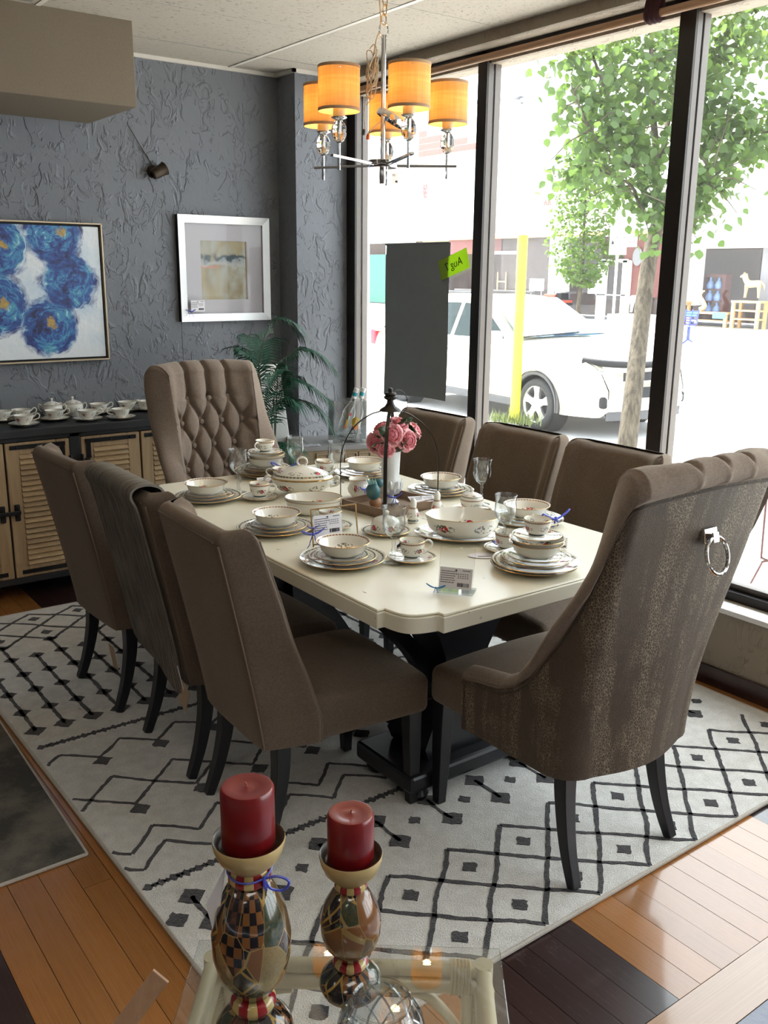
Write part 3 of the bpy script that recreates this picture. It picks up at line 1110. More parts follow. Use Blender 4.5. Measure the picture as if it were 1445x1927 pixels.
# ------------------------------------------------------------------ dining table
def dining_table():
    r = thing('dining_table', 'distressed cream dining table with scalloped corners on black pedestals', 'table', (1.877, 2.62, 0))
    hx, hy, zt_ = .537, .912, .77
    def corner(sx, sy):
        # along the x edge end to the y edge end, corner pulled in with a small step and a bowed face
        pts = [(hx, hy - .125), (hx - .024, hy - .125)]
        A, B = Vector((hx - .024, hy - .118)), Vector((hx - .115, hy - .024))
        for k in range(1, 12):
            t_ = k / 12
            p = A.lerp(B, t_) + Vector((.72, .69)) * .030 * sin(pi * t_)
            pts.append((p.x, p.y))
        pts += [(hx - .122, hy - .022), (hx - .122, hy)]
        return [(sx * x, sy * y) for x, y in pts]
    poly = corner(1, 1) + corner(-1, 1)[::-1] + corner(-1, -1) + corner(1, -1)[::-1]
    g = G(); g.prism(poly, zt_ - .052, zt_ - .007)
    g.prism([(x * .994, y * .996) for x, y in poly], zt_ - .007, zt_)
    g.build('tabletop', M_['cream'], r, smooth=30, bevel=.0035, bseg=3)
    # two lyre pedestals, plinth, feet, stretcher
    for sy in (-1, 1):
        yc = sy * .47
        prof = [(.13, .10), (.17, .12), (.185, .16), (.15, .22), (.105, .29), (.085, .36), (.09, .44), (.125, .52), (.19, .60), (.25, .655), (.27, .70), (.27, .718)]
        g = G()
        g.grid(lambda u, v: ((prof[int(round(u * (len(prof) - 1)))][0]) * (1 if v < .5 else -1) * 1.0, yc + (.10 if (v < .25 or v > .75 - 1e-6) else -.10) * (.75 + .5 * abs(prof[int(round(u * (len(prof) - 1)))][0] - .08) / .2), prof[int(round(u * (len(prof) - 1)))][1]), len(prof), 4, cv=True)
        o = g.build('pedestal', M_['ebony'], r, smooth=50, weld=.0003)
        g = G(); g.box(-.28, .28, yc - .15, yc + .15, .055, .115); g.build('plinth', M_['ebony'], r, smooth=0, bevel=.012)
        g = G(); g.box(-.30, .30, yc - .16, yc + .16, .69, .718); g.build('bearer', M_['ebony'], r, smooth=0, bevel=.006)
        for fx in (-.22, .22):
            for fy in (-.105, .105):
                g = G(); g.lathe([(.001, 0.013), (.030, .0138), (.038, .03), (.030, .052), (.034, .058)], 16, M=Matrix.Translation((fx, yc + fy, 0)))
                g.build('foot', M_['ebony'], r)
        # curved braces running out under the top
        for sx in (-1, 1):
            g = G(); g.tube(spline([(sx * .10, yc, .34), (sx * .16, yc - sy * .02, .46), (sx * .27, yc - sy * .05, .58), (sx * .40, yc - sy * .08, .665), (sx * .46, yc - sy * .09, .715)], 4), [.032] * 17, 4, tw=.5)
            g.build('brace', M_['ebony'], r, smooth=20)
    g = G(); g.box(-.06, .06, -.34, .34, .06, .115); g.build('stretcher', M_['ebony'], r, smooth=0, bevel=.008)
    return r


dining_table()
# ------------------------------------------------------------------ sideboard with louvred doors
M_['board_black'] = plain('black_painted_wood', (0.018, 0.018, 0.020), 0.55, var=.2)
M_['iron'] = plain('black_iron', (0.014, 0.013, 0.014), 0.45, .4, var=.2)
M_['pine'] = wood('weathered_pine', (0.36, 0.23, 0.115), (0.52, 0.37, 0.21), 0.6, 'z', per=False).mat
M_['pine_x'] = wood('weathered_pine_slat', (0.38, 0.25, 0.125), (0.55, 0.40, 0.235), 0.6, 'x', per=True).mat


def sideboard():
    YF_ = 4.643
    r = thing('sideboard', 'black sideboard with pale louvred pine doors under the blue flower painting', 'sideboard', (1.5, 4.82, 0))
    L = lambda x: x - 1.5
    yf = YF_ - 4.82
    g = G(); g.box(L(.80), L(2.20), yf - .025, .175, .825, .865); g.build('top', M_['board_black'], r, smooth=0, bevel=.004)
    g = G()
    g.box(L(.82), L(2.18), yf + .02, .16, .10, .825); g.box(L(1.47), L(1.527), yf - .004, yf + .02, .10, .825)
    g.box(L(.82), L(2.18), yf - .004, yf + .02, .085, .118); g.box(L(.82), L(2.18), yf - .004, yf + .02, .803, .825)
    g.build('carcase', M_['board_black'], r, smooth=0, bevel=.003)
    for lx in (.86, 2.14):
        for ly in (yf + .05, .12):
            g = G(); g.box(L(lx) - .035, L(lx) + .035, ly - .03, ly + .03, 0, .09); g.build('leg', M_['board_black'], r, smooth=0, bevel=.003)
    slat = G(); slat.box(-.5, .5, -.009, .009, -.017, .017, M=Matrix.Rotation(radians(-38), 4, 'X'))
    slat_me = slat.mesh('slat', M_['pine_x'], 0)
    for xa, xb, hinge in ((.842, 1.150, -1), (1.160, 1.468, 1), (1.529, 1.837, -1), (1.847, 2.155, 1)):
        a, b = L(xa), L(xb)
        d = G(); sw = .062
        d.box(a, a + sw, yf - .006, yf + .018, .12, .80); d.box(b - sw, b, yf - .006, yf + .018, .12, .80)
        d.box(a + sw, b - sw, yf - .004, yf + .018, .12, .175); d.box(a + sw, b - sw, yf - .004, yf + .018, .742, .80)
        d.box(a + sw, b - sw, yf + .012, yf + .018, .175, .742)
        door = d.build('door', M_['pine'], r, smooth=0, bevel=.0025)
        n = 21
        for k in range(n):
            place(slat_me, 'slat', door, ((a + b) / 2, yf + .003, .175 + (k + .5) * (.742 - .175) / n), scale=(b - a - 2 * sw - .003, 1, .86))
        hx = b - .035 if hinge > 0 else a + .035
        he = b if hinge > 0 else a
        g = G()      # one iron angle along the top and down the hinge side
        g.box(a + .02, b - .02, yf - .011, yf - .004, .768, .788)
        g.box(hx - .012, hx + .012, yf - .011, yf - .004, .69, .7685)
        g.box(min(hx, he) - .004, max(hx, he) + .004, yf - .016, yf - .004, .672, .6905)
        g.tube([(he, yf - .016, .655), (he, yf - .016, .715)], .008, 8)
        g.build('strap_hinge', M_['iron'], door)
        g = G(); g.box(a + .03, b - .03, yf - .011, yf - .004, .136, .156); g.build('bottom_strap', M_['iron'], door)
        for q in (a + .05, (a + b) / 2, b - .05): G().ball((q, yf - .011, .778), .005, 8, 6).build('stud', M_['iron'], door)
        ex = a + .03 if hinge > 0 else b - .03
        g = G(); g.soft((ex, yf - .012, .455), (.013, .007, .042), .006, 3); g.build('latch_plate', M_['iron'], door)
    g = G(); g.box(L(1.10), L(1.205), yf - .026, yf - .016, .446, .466); g.build('latch_bar', M_['iron'], r, smooth=0, bevel=.003)
    return r


sideboard()

# ------------------------------------------------------------------ wall art
def painting():
    r = thing('floral_painting', 'framed painting of loose blue flowers with gold centres on white', 'painting', (1.245, YB, 1.50))
    W_, H_ = 1.175, .705
    t = T('painted_blue_flowers', 0.45)
    x, y, z = t.xyz()
    warp = t.noise(7, 4, rough=0.6, color=True)
    vm = t.n('VectorMath', operation='MULTIPLY_ADD'); t.lk(vm.inputs[0], warp); vm.inputs[1].default_value = (.09, .0, .09); t.lk(vm.inputs[2], t.co())
    wx, wy, wz = t.xyz(V(t, vm.outputs[0]))
    wx = wx - .045; wz = wz - .045
    col = t.mix(t.noise(5, 5), (.62, .68, .74), (.86, .87, .86))
    col = t.mix(t.ramp(t.noise(3.5, 4, t.scale(1, 1, 1, loc=(3, 1, 2))), [(.52, 0), (.72, 1)]) * .55, col, (.25, .45, .62))
    # flowers measured from the photograph: centre x, z, radius (local metres), gold centre offset
    for cx, cz, rad, gx, gz in ((.28, -.17, .135, .01, .02), (.40, .055, .135, .0, .0), (.33, .285, .14, .045, .02), (.045, .235, .15, .035, .0), (.02, -.055, .15, .045, .01), (-.26, .19, .15, .02, .0), (-.29, -.13, .15, 0, 0), (-.48, .04, .12, 0, 0), (-.1, -.27, .10, 0, 0)):
        dx, dz = wx - cx, wz - cz
        d = t.m('SQRT', dx * dx + dz * dz) / rad
        an = t.m('ARCTAN2', dz, dx)
        # brush strokes running around the bloom
        st = t.noise(1.0, 4, t.vec(an * 1.5 + cx * 20, d * 4.2, cz * 9), .68, .9) * .62 + t.noise(9, 2, t.scale(1, 1, 1, loc=(cx * 7, 0, cz * 5))) * .38
        tone = t.ramp(st, [(.36, (.006, .010, .050)), (.44, (.012, .035, .19)), (.50, (.025, .10, .33)), (.55, (.05, .24, .46)), (.59, (.06, .30, .40)), (.63, (.40, .62, .76)), (.70, (.70, .80, .84))])
        mask = t.ramp(d * .84 + (st - .5) * .95, [(.80, 1.0), (1.02, 0.0)])
        col = t.mix(mask, col, tone)
        ex, ez = dx - gx, dz - gz
        dg = t.m('SQRT', ex * ex + ez * ez)
        gm = t.ramp(dg + (t.noise(48, 2) - .5) * .055, [(.016, 1.0), (.026, 0.0)])
        if cx != .40 and cx > -.4: col = t.mix(gm, col, t.mix(t.noise(60, 2), (.22, .12, .02), (.62, .42, .10)))
    t.col(col); t.bump(t.noise(40, 4), .4, .004)
    g = G(); g.box(-W_ / 2 + .018, W_ / 2 - .018, -.032, -.008, -H_ / 2 + .018, H_ / 2 - .018); g.build('canvas', t.mat, r, smooth=0, bevel=.002)
    fr = plain('pale_gold_frame', (.55, .44, .30), .4, .3)
    inn = plain('black_frame_inside', (.01, .01, .01), .6)
    g = G(); g2 = G()
    for x0, x1, z0, z1 in ((-W_ / 2, W_ / 2, H_ / 2 - .007, H_ / 2), (-W_ / 2, W_ / 2, -H_ / 2, -H_ / 2 + .007), (-W_ / 2, -W_ / 2 + .007, -H_ / 2, H_ / 2), (W_ / 2 - .007, W_ / 2, -H_ / 2, H_ / 2)):
        g.box(x0, x1, -.042, 0, z0, z1)
    g2.box(-W_ / 2 + .007, W_ / 2 - .007, -.010, -.002, -H_ / 2 + .007, H_ / 2 - .007)
    g.build('frame', fr, r, smooth=0, bevel=.001); g2.build('backing', inn, r, smooth=0)
    return r


painting()
M_['ribbon'] = plain('blue_curling_ribbon', (.07, .09, .50), .35)
M_['ribbon_sky'] = plain('sky_blue_ribbon', (.05, .30, .70), .35)
M_['tag'] = plain('white_card', (.78, .76, .80), .7, var=.02)
M_['kraft'] = plain('kraft_card', (.42, .31, .20), .8, var=.05)
M_['ink'] = plain('black_ink', (.03, .03, .035), .7)


def card(parent, w_, h_, name='price_tag', thick=.0008, lines=5, M=Matrix.Identity(4), mat=None, bar=(.05, .42, .12, .30), head=True):
    """printed price card in its local x-z plane, front towards -y"""
    g = G(); g.box(-w_ / 2, w_ / 2, 0, thick, -h_ / 2, h_ / 2, M=M)
    c = g.build(name, mat or M_['tag'], parent, smooth=0)
    g = G(); e = -.0003; rr = random.Random(int(w_ * 1e5) + int(h_ * 1e5))
    x0, x1, z0, z1 = bar
    n = 26
    for k in range(n):
        xx = lerp(x0 * w_, x1 * w_, k / n)
        g.box(xx, xx + (x1 - x0) * w_ / n * rr.choice((.35, .55, .85)), e, 0, -h_ / 2 + z0 * h_, -h_ / 2 + z1 * h_, M=M)
    for k in range(lines):
        zz = h_ * (.30 - .105 * k)
        xx = -.46 * w_
        while xx < (-.06 if k > 1 else .02) * w_:
            lw = w_ * rr.uniform(.02, .06)
            g.box(xx, xx + lw, e, 0, zz, zz + h_ * .035, M=M); xx += lw + w_ * .012
    if head:
        for k in range(6): g.box(w_ * (.2 + .04 * k), w_ * (.228 + .04 * k), e, 0, h_ * .37, h_ * .415, M=M)
        for q in range(3):
            for k in range(5): g.box(w_ * (.06 + .07 * k), w_ * (.1 + .07 * k), e, 0, h_ * (.2 - .09 * q), h_ * (.235 - .09 * q), M=M)
        g.ball((0, 0, h_ * .39), h_ * .035, 10, 6, sc=(1.6, .05, 1), M=M)
    p = g.build('print', M_['ink'], c, smooth=0)
    return c


def bow(parent, c, s=.02, mat=None, name='ribbon', seed=1, axis='y'):
    """knot with two loops and two curling tails, facing -y"""
    rr = random.Random(seed)
    g = G(); c = Vector(c)
    for sg in (-1, 1):
        pts = [c + Vector((sg * s * (1.1 * sin(pi * k / 12)) * 1.2, -s * .15 * sin(2 * pi * k / 12), s * .55 * sin(2 * pi * k / 12 * .5 + .4) * sin(pi * k / 12))) for k in range(13)]
        g.tube(pts, s * .07, 4)
        pts = [c + Vector((sg * s * .28 * k * rr.uniform(.7, 1.2) * .5, -s * .1 * sin(k * 1.7), -s * .28 * k + s * .12 * sin(k * 1.9))) for k in range(6)]
        g.tube(pts, s * .06, 4)
    g.ball(c, s * .17, 8, 6)
    return g.build(name, mat or M_['ribbon'], parent)


M_['silver'] = plain('brushed_silver_frame', (.72, .73, .73), .28, .55, var=.03)
M_['mat_board'] = plain('pale_mat_board', (.50, .47, .49), .9, var=.02)
M_['mat_bevel'] = plain('tan_mat_bevel', (.34, .24, .18), .8)
M_['picture_glass'] = glassy('picture_glass', (.98, .985, .99), .5, .02, base=.012)


def print_frame():
    r = thing('framed_print', 'silver-framed abstract landscape print with wide pale mat on the stucco wall', 'picture', (2.552, YB, 1.628))
    W_, H_ = .575, .582
    g = G()
    fw = .042
    o, i = (W_ / 2, H_ / 2), (W_ / 2 - fw, H_ / 2 - fw)
    P = [(-1, -1), (1, -1), (1, 1), (-1, 1)]
    for k in range(4):
        (ax, az), (bx, bz) = P[k], P[(k + 1) % 4]
        vs = [(ax * o[0], -.034, az * o[1]), (bx * o[0], -.034, bz * o[1]), (bx * i[0], -.026, bz * i[1]), (ax * i[0], -.026, az * i[1]),
              (ax * o[0], 0, az * o[1]), (bx * o[0], 0, bz * o[1]), (bx * i[0], -.004, bz * i[1]), (ax * i[0], -.004, az * i[1])]
        g.add(vs, [(0, 1, 2, 3), (1, 0, 4, 5), (3, 2, 6, 7), (0, 3, 7, 4), (2, 1, 5, 6)])
    g.build('frame', M_['silver'], r, smooth=0)
    side = plain('black_frame_side', (.01, .01, .012), .5)
    g = G(); g.box(-o[0] - .001, -o[0], -.034, 0, -o[1], o[1]); g.build('frame_side', side, r, smooth=0)
    g = G(); w2, h2 = .148, .158
    g.box(-i[0], i[0], -.014, -.010, -i[1], -h2 - .012); g.box(-i[0], i[0], -.014, -.010, h2 - .002, i[1])
    g.box(-i[0], -w2, -.014, -.010, -h2 - .012, h2 - .002); g.box(w2, i[0], -.014, -.010, -h2 - .012, h2 - .002)
    g.build('mat', M_['mat_board'], r, smooth=0)
    g = G(); g.box(w2 - .008, w2, -.0135, -.006, -h2 - .012, h2 - .002); g.build('mat_bevel', M_['mat_bevel'], r, smooth=0)
    t = T('abstract_landscape_print', .7)
    x, y, z = t.xyz()
    n = t.noise(14, 5, t.scale(1, 1, .7))
    c = t.mix(t.ramp(n, [(.35, 0), (.65, 1)]), (.30, .23, .12), (.42, .42, .36))
    c = t.mix(t.ramp(t.noise(9, 4, t.scale(1, 1, .3, loc=(4, 0, 0))), [(.5, 0), (.62, 1)]), c, (.40, .32, .17))
    zz = z + (t.noise(22, 4) - .5) * .10
    band = t.ramp(t.m('ABSOLUTE', zz - .055), [(.012, 1.0), (.030, 0.0)])
    c = t.mix(band * t.ramp(t.noise(16, 3, t.scale(1, 1, .5, loc=(1, 2, 3))), [(.36, 0), (.48, 1)]), c, (.06, .085, .10))
    red = t.ramp(t.m('ABSOLUTE', z - .012 + (t.noise(30, 2) - .5) * .02), [(.004, 1.0), (.009, 0.0)]) * t.m('LESS_THAN', x, -.03)
    c = t.mix(red * .7, c, (.62, .22, .15))
    c = t.mix(t.ramp(t.m('ABSOLUTE', zz - .035), [(.010, .6), (.020, 0)]), c, (.50, .50, .50))
    t.col(c)
    g = G(); g.box(-w2 - .01, w2 - .002, -.009, -.005, -h2 - .015, h2 + .005); g.build('print', t.mat, r, smooth=0)
    g = G(); g.box(-i[0], i[0], -.019, -.017, -i[1], i[1]); g.build('glass', M_['picture_glass'], r, smooth=0)
    c = card(r, .085, .062, 'price_tag', M=Matrix.Translation((-i[0] + .058, -.0365, -i[1] + .045)))
    bow(r, (-i[0] + .012, -.040, -i[1] + .015), .022, seed=3)
    return r


print_frame()

# small brown fitting on the wall with its cable up to the soffit
r = thing('wall_spotlight', 'small brown wall spotlight with a thin cable running up to the soffit', 'light', (2.158, YB, 2.132))
br = plain('aged_brown_metal', (.045, .028, .016), .45, .4)
g = G(); g.lathe([(.001, 0), (.030, 0), (.034, .006), (.028, .014), (.001, .016)], 20, M=Matrix.Translation((-.012, -.0, 0)) @ Matrix.Rotation(radians(90), 4, 'X')); g.build('base', br, r)
g = G(); g.lathe([(.012, -.052), (.026, -.045), (.031, -.02), (.030, .0), (.034, .028), (.037, .034), (.031, .034), (.026, .0), (.01, -.03)], 20, M=Matrix.Translation((.010, -.045, .002)) @ Matrix.Rotation(radians(62), 4, 'Y')); g.build('shade', br, r)
g = G(); g.tube([(-.01, -.004, .03), (-.075, -.006, .125), (-.142, -.015, .222), (-.15, -.03, .232)], .0022, 5); g.build('cable', br, r)

# ------------------------------------------------------------------ palm and pedestal in the corner
M_['planter'] = plain('matt_white_planter', (.66, .66, .63), .7, var=.02)
o = thing('pedestal', 'tall white tapered display pedestal behind the palm leaves', 'pedestal', (2.55, 4.66, 0))
g = G()
for (z, a) in (): pass
g.add([(sx * h, sy * h * .32, z) for z, h in ((0, .262), (1.11, .130)) for sx, sy in ((-1, -1), (1, -1), (1, 1), (-1, 1))], [(3, 2, 1, 0), (4, 5, 6, 7), (0, 1, 5, 4), (1, 2, 6, 5), (2, 3, 7, 6), (3, 0, 4, 7)])
g.build('column', M_['planter'], o, smooth=0, bevel=.006)
g = G(); g.box(-.268, .268, -.09, .09, 0, .03); g.build('base', M_['planter'], o, smooth=0, bevel=.004)

t = T('palm_leaf', .5, spec=.25); t.col(t.mix(t.noise(5, 3), (.008, .042, .024), (.022, .100, .056))); t.set('Subsurface Weight', .0); M_['palm'] = t.mat
M_['palm_stem'] = plain('palm_stem', (.06, .10, .03), .5)


def palm():
    bx, by = 2.47, 4.34
    r = thing('potted_palm', 'potted palm with arching feathery fronds in the corner behind the far armchair', 'plant', (bx, by, .0145))
    g = G(); g.lathe([(.001, .0), (.12, 0), (.15, .24), (.155, .25), (.145, .255), (.135, .22), (.001, .21)], 28); g.build('pot', plain('black_pot', (.02, .02, .02), .5), r)
    g = G(); g.lathe([(.001, .235), (.08, .238), (.138, .225)], 20); g.build('soil', plain('potting_soil', (.025, .018, .012), .95), r)
    rr = random.Random(4)
    fronds = [[(486, 720, 0), (492, 660, -.02), (500, 628, -.04), (515, 603, -.06), (540, 604, -.08), (566, 628, -.10)],
              [(524, 700, 0), (540, 672, -.03), (561, 657, -.06), (588, 660, -.08), (620, 684, -.12)],
              [(516, 745, .02), (532, 720, 0), (550, 712, -.03), (580, 722, -.06), (612, 745, -.10)],
              [(512, 775, .02), (530, 757, 0), (552, 753, -.04), (586, 760, -.07), (618, 794, -.11)],
              [(490, 715, .06), (482, 672, .08), (474, 648, .10), (463, 634, .12)],
              [(488, 712, .0), (474, 682, 0), (460, 662, .02), (446, 655, .02)],
              [(505, 800, -.05), (516, 770, -.08), (530, 752, -.1), (545, 752, -.12)],
              [(512, 868, -.06), (522, 842, -.1), (536, 832, -.15), (552, 842, -.2)],
              [(498, 760, -.03), (506, 728, -.05), (514, 705, -.07), (524, 690, -.08)],
              [(500, 800, .0), (512, 760, .02), (520, 728, .04), (530, 702, .05)]]
    for fi, fr in enumerate(fronds):
        pts = []
        for px, py, dy in fr:
            p = at_y(px, py, by + dy); pts.append(p - Vector((bx, by, .0145)))
        base = Vector((rr.uniform(-.02, .02), rr.uniform(-.02, .02), .24))
        p0 = pts[0]
        path = spline([base, base.lerp(p0, .55) + Vector((0, .0, .03))] + pts, 9)
        L_ = sum((path[i + 1] - path[i]).length for i in range(len(path) - 1))
        f = thing_part = None
        g = G(); acc = 0; start = 18
        n = len(path)
        g.tube(path, [max(.0012, .0045 * (1 - i / n)) for i in range(n)], 5, 1)
        m = n - start
        for i in range(start, n):
            u = (i - start) / m
            t_ = (path[min(i + 1, n - 1)] - path[i - 1]).normalized()
            side = t_.cross(Vector((0, 0, 1)))
            if side.length < .3: side = t_.cross(Vector((0, -1, .2)))
            side.normalize(); up = side.cross(t_).normalized()
            ll = (.05 + .125 * sin(pi * min(1, .12 + u * .86)) ** .8) * rr.uniform(.9, 1.1)
            for sg in (-1, 1):
                for half in (0,):
                    base_p = path[i].lerp(path[min(i + 1, n - 1)], half)
                    d = (t_ * (.55 + .4 * u) + side * sg * .85 + up * .12).normalized()
                    wv = (up * .5 + t_ * .5).cross(d).normalized() if False else d.cross(side * sg).cross(d).normalized()
                    wv = d.cross(up).normalized()
                    wd = .0044
                    a, b2, c, e = base_p, base_p + d * ll * .4 - Vector((0, 0, .06 * ll)), base_p + d * ll * .78 - Vector((0, 0, .30 * ll)), base_p + d * ll - Vector((0, 0, .62 * ll))
                    k = len(g.v)
                    g.add([a - wv * wd * .4, a + wv * wd * .4, b2 - wv * wd, b2 + wv * wd, c - wv * wd * .7, c + wv * wd * .7, e], [(0, 1, 3, 2), (2, 3, 5, 4), (4, 5, 6)], 0)
        g.build('frond', [M_['palm'], M_['palm_stem']], r, smooth=0)
    return r


palm()

# ------------------------------------------------------------------ small carved cabinet with the glass vase
M_['carved'] = wood('pale_carved_wood', (.30, .22, .13), (.42, .32, .20), .55, 'x', per=False).mat
M_['grey_top'] = plain('grey_cabinet_top', (.27, .26, .26), .45)
CBX = Matrix.Translation((2.60, 4.285, 0)) @ Matrix.Rotation(radians(-20), 4, 'Z')
r = thing('carved_cabinet', 'small pale cabinet with carved square panels and grey top in the window corner', 'cabinet', (2.60, 4.285, .0135), radians(-20))
g = G(); g.box(-.01, .50, -.01, .34, .655, .68); g.build('top', M_['grey_top'], r, smooth=0, bevel=.003)
g = G(); g.box(0, .49, .0, .33, .06, .655); g.build('body', M_['carved'], r, smooth=0, bevel=.003)
sqm = G()
for a, b, z0, z1 in ((-.036, .036, .028, .036), (-.036, .036, -.036, -.028), (-.036, -.028, -.028, .028), (.028, .036, -.028, .028)): sqm.box(a, b, -.010, 0, z0, z1)
sqm.add([(-.028, -.002, -.028), (.028, -.002, -.028), (.028, -.002, .028), (-.028, -.002, .028), (0, -.009, 0)], [(0, 1, 4), (1, 2, 4), (2, 3, 4), (3, 0, 4)])
sqme = sqm.mesh('carved_panel', M_['carved'], 0)
for i in range(4):
    for j in range(6): place(sqme, 'carved_panel', r, (.13 + .08 * i - .0, -.001, .605 - .08 * j))
for lx in (.04, .45):
    for ly in (.04, .29):
        g = G(); g.box(lx - .02, lx + .02, ly - .02, ly + .02, 0, .06); g.build('leg', M_['carved'], r, smooth=0, bevel=.002)
M_['glass'] = glassy('clear_glass', (.97, .98, .98), 1.0, .0, base=.085, edge=(.50, .54, .54))
M_['glass_bottle'] = glassy('bottle_glass', (.95, .97, .98), .8, .0, base=.04, edge=(.55, .60, .62))
r = thing('glass_vase', 'large square clear glass vase holding two bottles, on the corner cabinet', 'vase', tuple(CBX @ Vector((.30, .12, .694))), radians(-20))
g = G(); hw, hd = .095, .07
for z0, z1, s1 in ((0, .022, 1.0),): g.box(-hw, hw, -hd, hd, z0, z1)
for a in ((-hw, hw, -hd, -hd + .006), (-hw, hw, hd - .006, hd), (-hw, -hw + .006, -hd, hd), (hw - .006, hw, -hd, hd)): g.box(a[0], a[1], a[2], a[3], .022, .235)
g.build('body', M_['glass'], r, smooth=0, bevel=.003)
g = G(); rr = random.Random(8)
for k in range(34):
    g.ball((rr.uniform(-hw + .02, hw - .02), rr.uniform(-hd + .02, hd - .02), .034 + rr.uniform(0, .03)), rr.uniform(.009, .015), 8, 6, sc=(1.2, 1, .7))
o = g.build('glass_pebbles', M_['glass'], r); o['kind'] = 'stuff'
M_['label_w'] = plain('white_neck_label', (.72, .72, .70), .5)
M_['label_teal'] = plain('teal_label', (.02, .30, .38), .5)
M_['fruit_y'] = plain('yellow_fruit_print', (.80, .50, .03), .5); M_['fruit_o'] = plain('orange_fruit_print', (.85, .22, .03), .5); M_['fruit_r'] = plain('pink_print', (.80, .10, .14), .5)
for k, (dx, dy, tx, lab) in enumerate(((-.035, -.012, 17, 'clear bottle with peach and pineapple print leaning in the vase, left one'), (.012, -.022, 15, 'clear bottle with yellow fruit print leaning in the vase, right one'))):
    b = thing('bottle', lab, 'bottle', tuple(CBX @ Vector((.30 + dx, .12 + dy, .7255))), radians(-20), group='bottles in the glass vase')
    b.rotation_euler = (radians(3), radians(tx), radians(-20))
    g = G(); g.lathe([(.001, 0), (.033, 0), (.036, .006), (.036, .135), (.033, .155), (.016, .19), (.0125, .205), (.0125, .275), (.001, .277)], 24); g.build('body', M_['glass_bottle'], b)
    g = G(); g.lathe([(.0134, .222), (.0140, .224), (.0140, .280), (.001, .2815)], 20); g.build('neck_label', M_['label_w'], b)
    g = G(); g.lathe([(.0142, .236), (.0143, .237), (.0143, .256), (.0142, .257)], 20); g.build('neck_print', M_['label_teal'], b)
    def decal(cx, cz, rx, rz, mat, nm):
        g = G(); n = 12
        pts = [Vector((0, -.0368, cz))] + [Vector((sin((cx + rx * cos(a)) / .036) * .0368, -cos((cx + rx * cos(a)) / .036) * .0368, cz + rz * sin(a))) for a in [2 * pi * q / n for q in range(n)]]
        pts[0] = Vector((sin(cx / .036) * .0368, -cos(cx / .036) * .0368, cz))
        g.add(pts, [(0, 1 + q, 1 + (q + 1) % n) for q in range(n)]); g.build(nm, mat, b, smooth=0)
    if k: decal(-.004, .088, .022, .030, M_['fruit_y'], 'fruit_print'); decal(.006, .062, .016, .014, M_['fruit_o'], 'fruit_print')
    else: decal(-.006, .085, .007, .022, M_['fruit_y'], 'fruit_print'); decal(-.008, .062, .008, .012, M_['fruit_o'], 'fruit_print'); decal(.0, .135, .009, .009, M_['fruit_r'], 'fruit_print')
r = thing('price_card', 'white price card lying on the front edge of the corner cabinet', 'card', tuple(CBX @ Vector((.055, .03, .6942))), radians(-20), group='loose price cards')
card(r, .14, .07, 'card', M=Matrix.Rotation(radians(-88), 4, 'X'))

# ------------------------------------------------------------------ things hung in the window
r = thing('curtain_pole', 'long pale wooden pole hung across the top of the window in dark red straps', 'curtain pole', (3.20, 2.4, 2.60))
M_['pole'] = wood('pale_pole_wood', (.34, .19, .10), (.44, .26, .15), .5, 'y', per=False).mat
g = G(); g.tube([(0, y, 0) for y in (-3.0, -1, 0, 1, 2.36)], .016, 14); g.build('pole', M_['pole'], r)
M_['strap'] = plain('dark_red_velvet_strap', (.045, .012, .016), .9)
for sy in (.185, -2.2, 1.9 if False else -4.0):
    if sy < -3: continue
    g = G(); n = 20
    for k in range(3):
        yy = sy - .022 + .022 * k
        g.tube([(.021 * cos(a), yy, .021 * sin(a) if sin(a) < 0 else .021 * sin(a) + .05 * sin(a) ** 3) for a in [2 * pi * q / n for q in range(n)]], .0125, 6, closed=True)
    g.build('strap', M_['strap'], r)
r = thing('window_banner', 'dark grey hanging banner board taped inside the left window pane', 'banner', (3.312, 4.19, 1.35))
M_['banner'] = plain('charcoal_banner', (.20, .215, .235), .8, var=.04)
g = G(); n = 14
def bf(u, v):
    y = lerp(-.282, .282, u); z = lerp(-.425, .425, v)
    return (-.002 - .004 * sin(u * 7) * (1 - v) - .010 * smooth(.9, 1, v) * 0, y - .006 * v + .003 * sin(z * 9) * (1 if u < .02 or u > .98 else 0), z + (.012 * sin(u * 3 + 1) if v < .01 else 0))
g.grid(bf, n, n); g.grid(lambda u, v: tuple(Vector(bf(u, v)) + Vector((.003, 0, 0))), n, n, flip=True)
g.build('cloth', M_['banner'], r)
g = G(); g.tube([(0, -.284, .425), (0, .284, .425)], .006, 8); g.build('top_rod', M_['banner'], r)
M_['lime'] = None
t = T('lime_paper', .7, 0, (.36, .55, .05)); t.set('Emission Color', (0, 0, 0, 1))
tl = t.n('BsdfTranslucent'); tl.inputs[0].default_value = (.52, .70, .07, 1)
ms = t.n('MixShader'); ms.inputs[0].default_value = .45
t.nt.links.new(t.b.outputs[0], ms.inputs[1]); t.nt.links.new(tl.outputs[0], ms.inputs[2]); t.nt.links.new(ms.outputs[0], t.out.inputs['Surface'])
r = thing('paper_note', 'lime green paper note stuck on the glass with mirrored handwriting', 'note', (3.305, 3.862, 1.664))
ang = radians(17)
g = G(); g.box(-.0006, .0, -.118, .118, -.052, .052, M=Matrix.Rotation(-ang, 4, 'X') ); g.build('paper', t.mat, r, smooth=0)
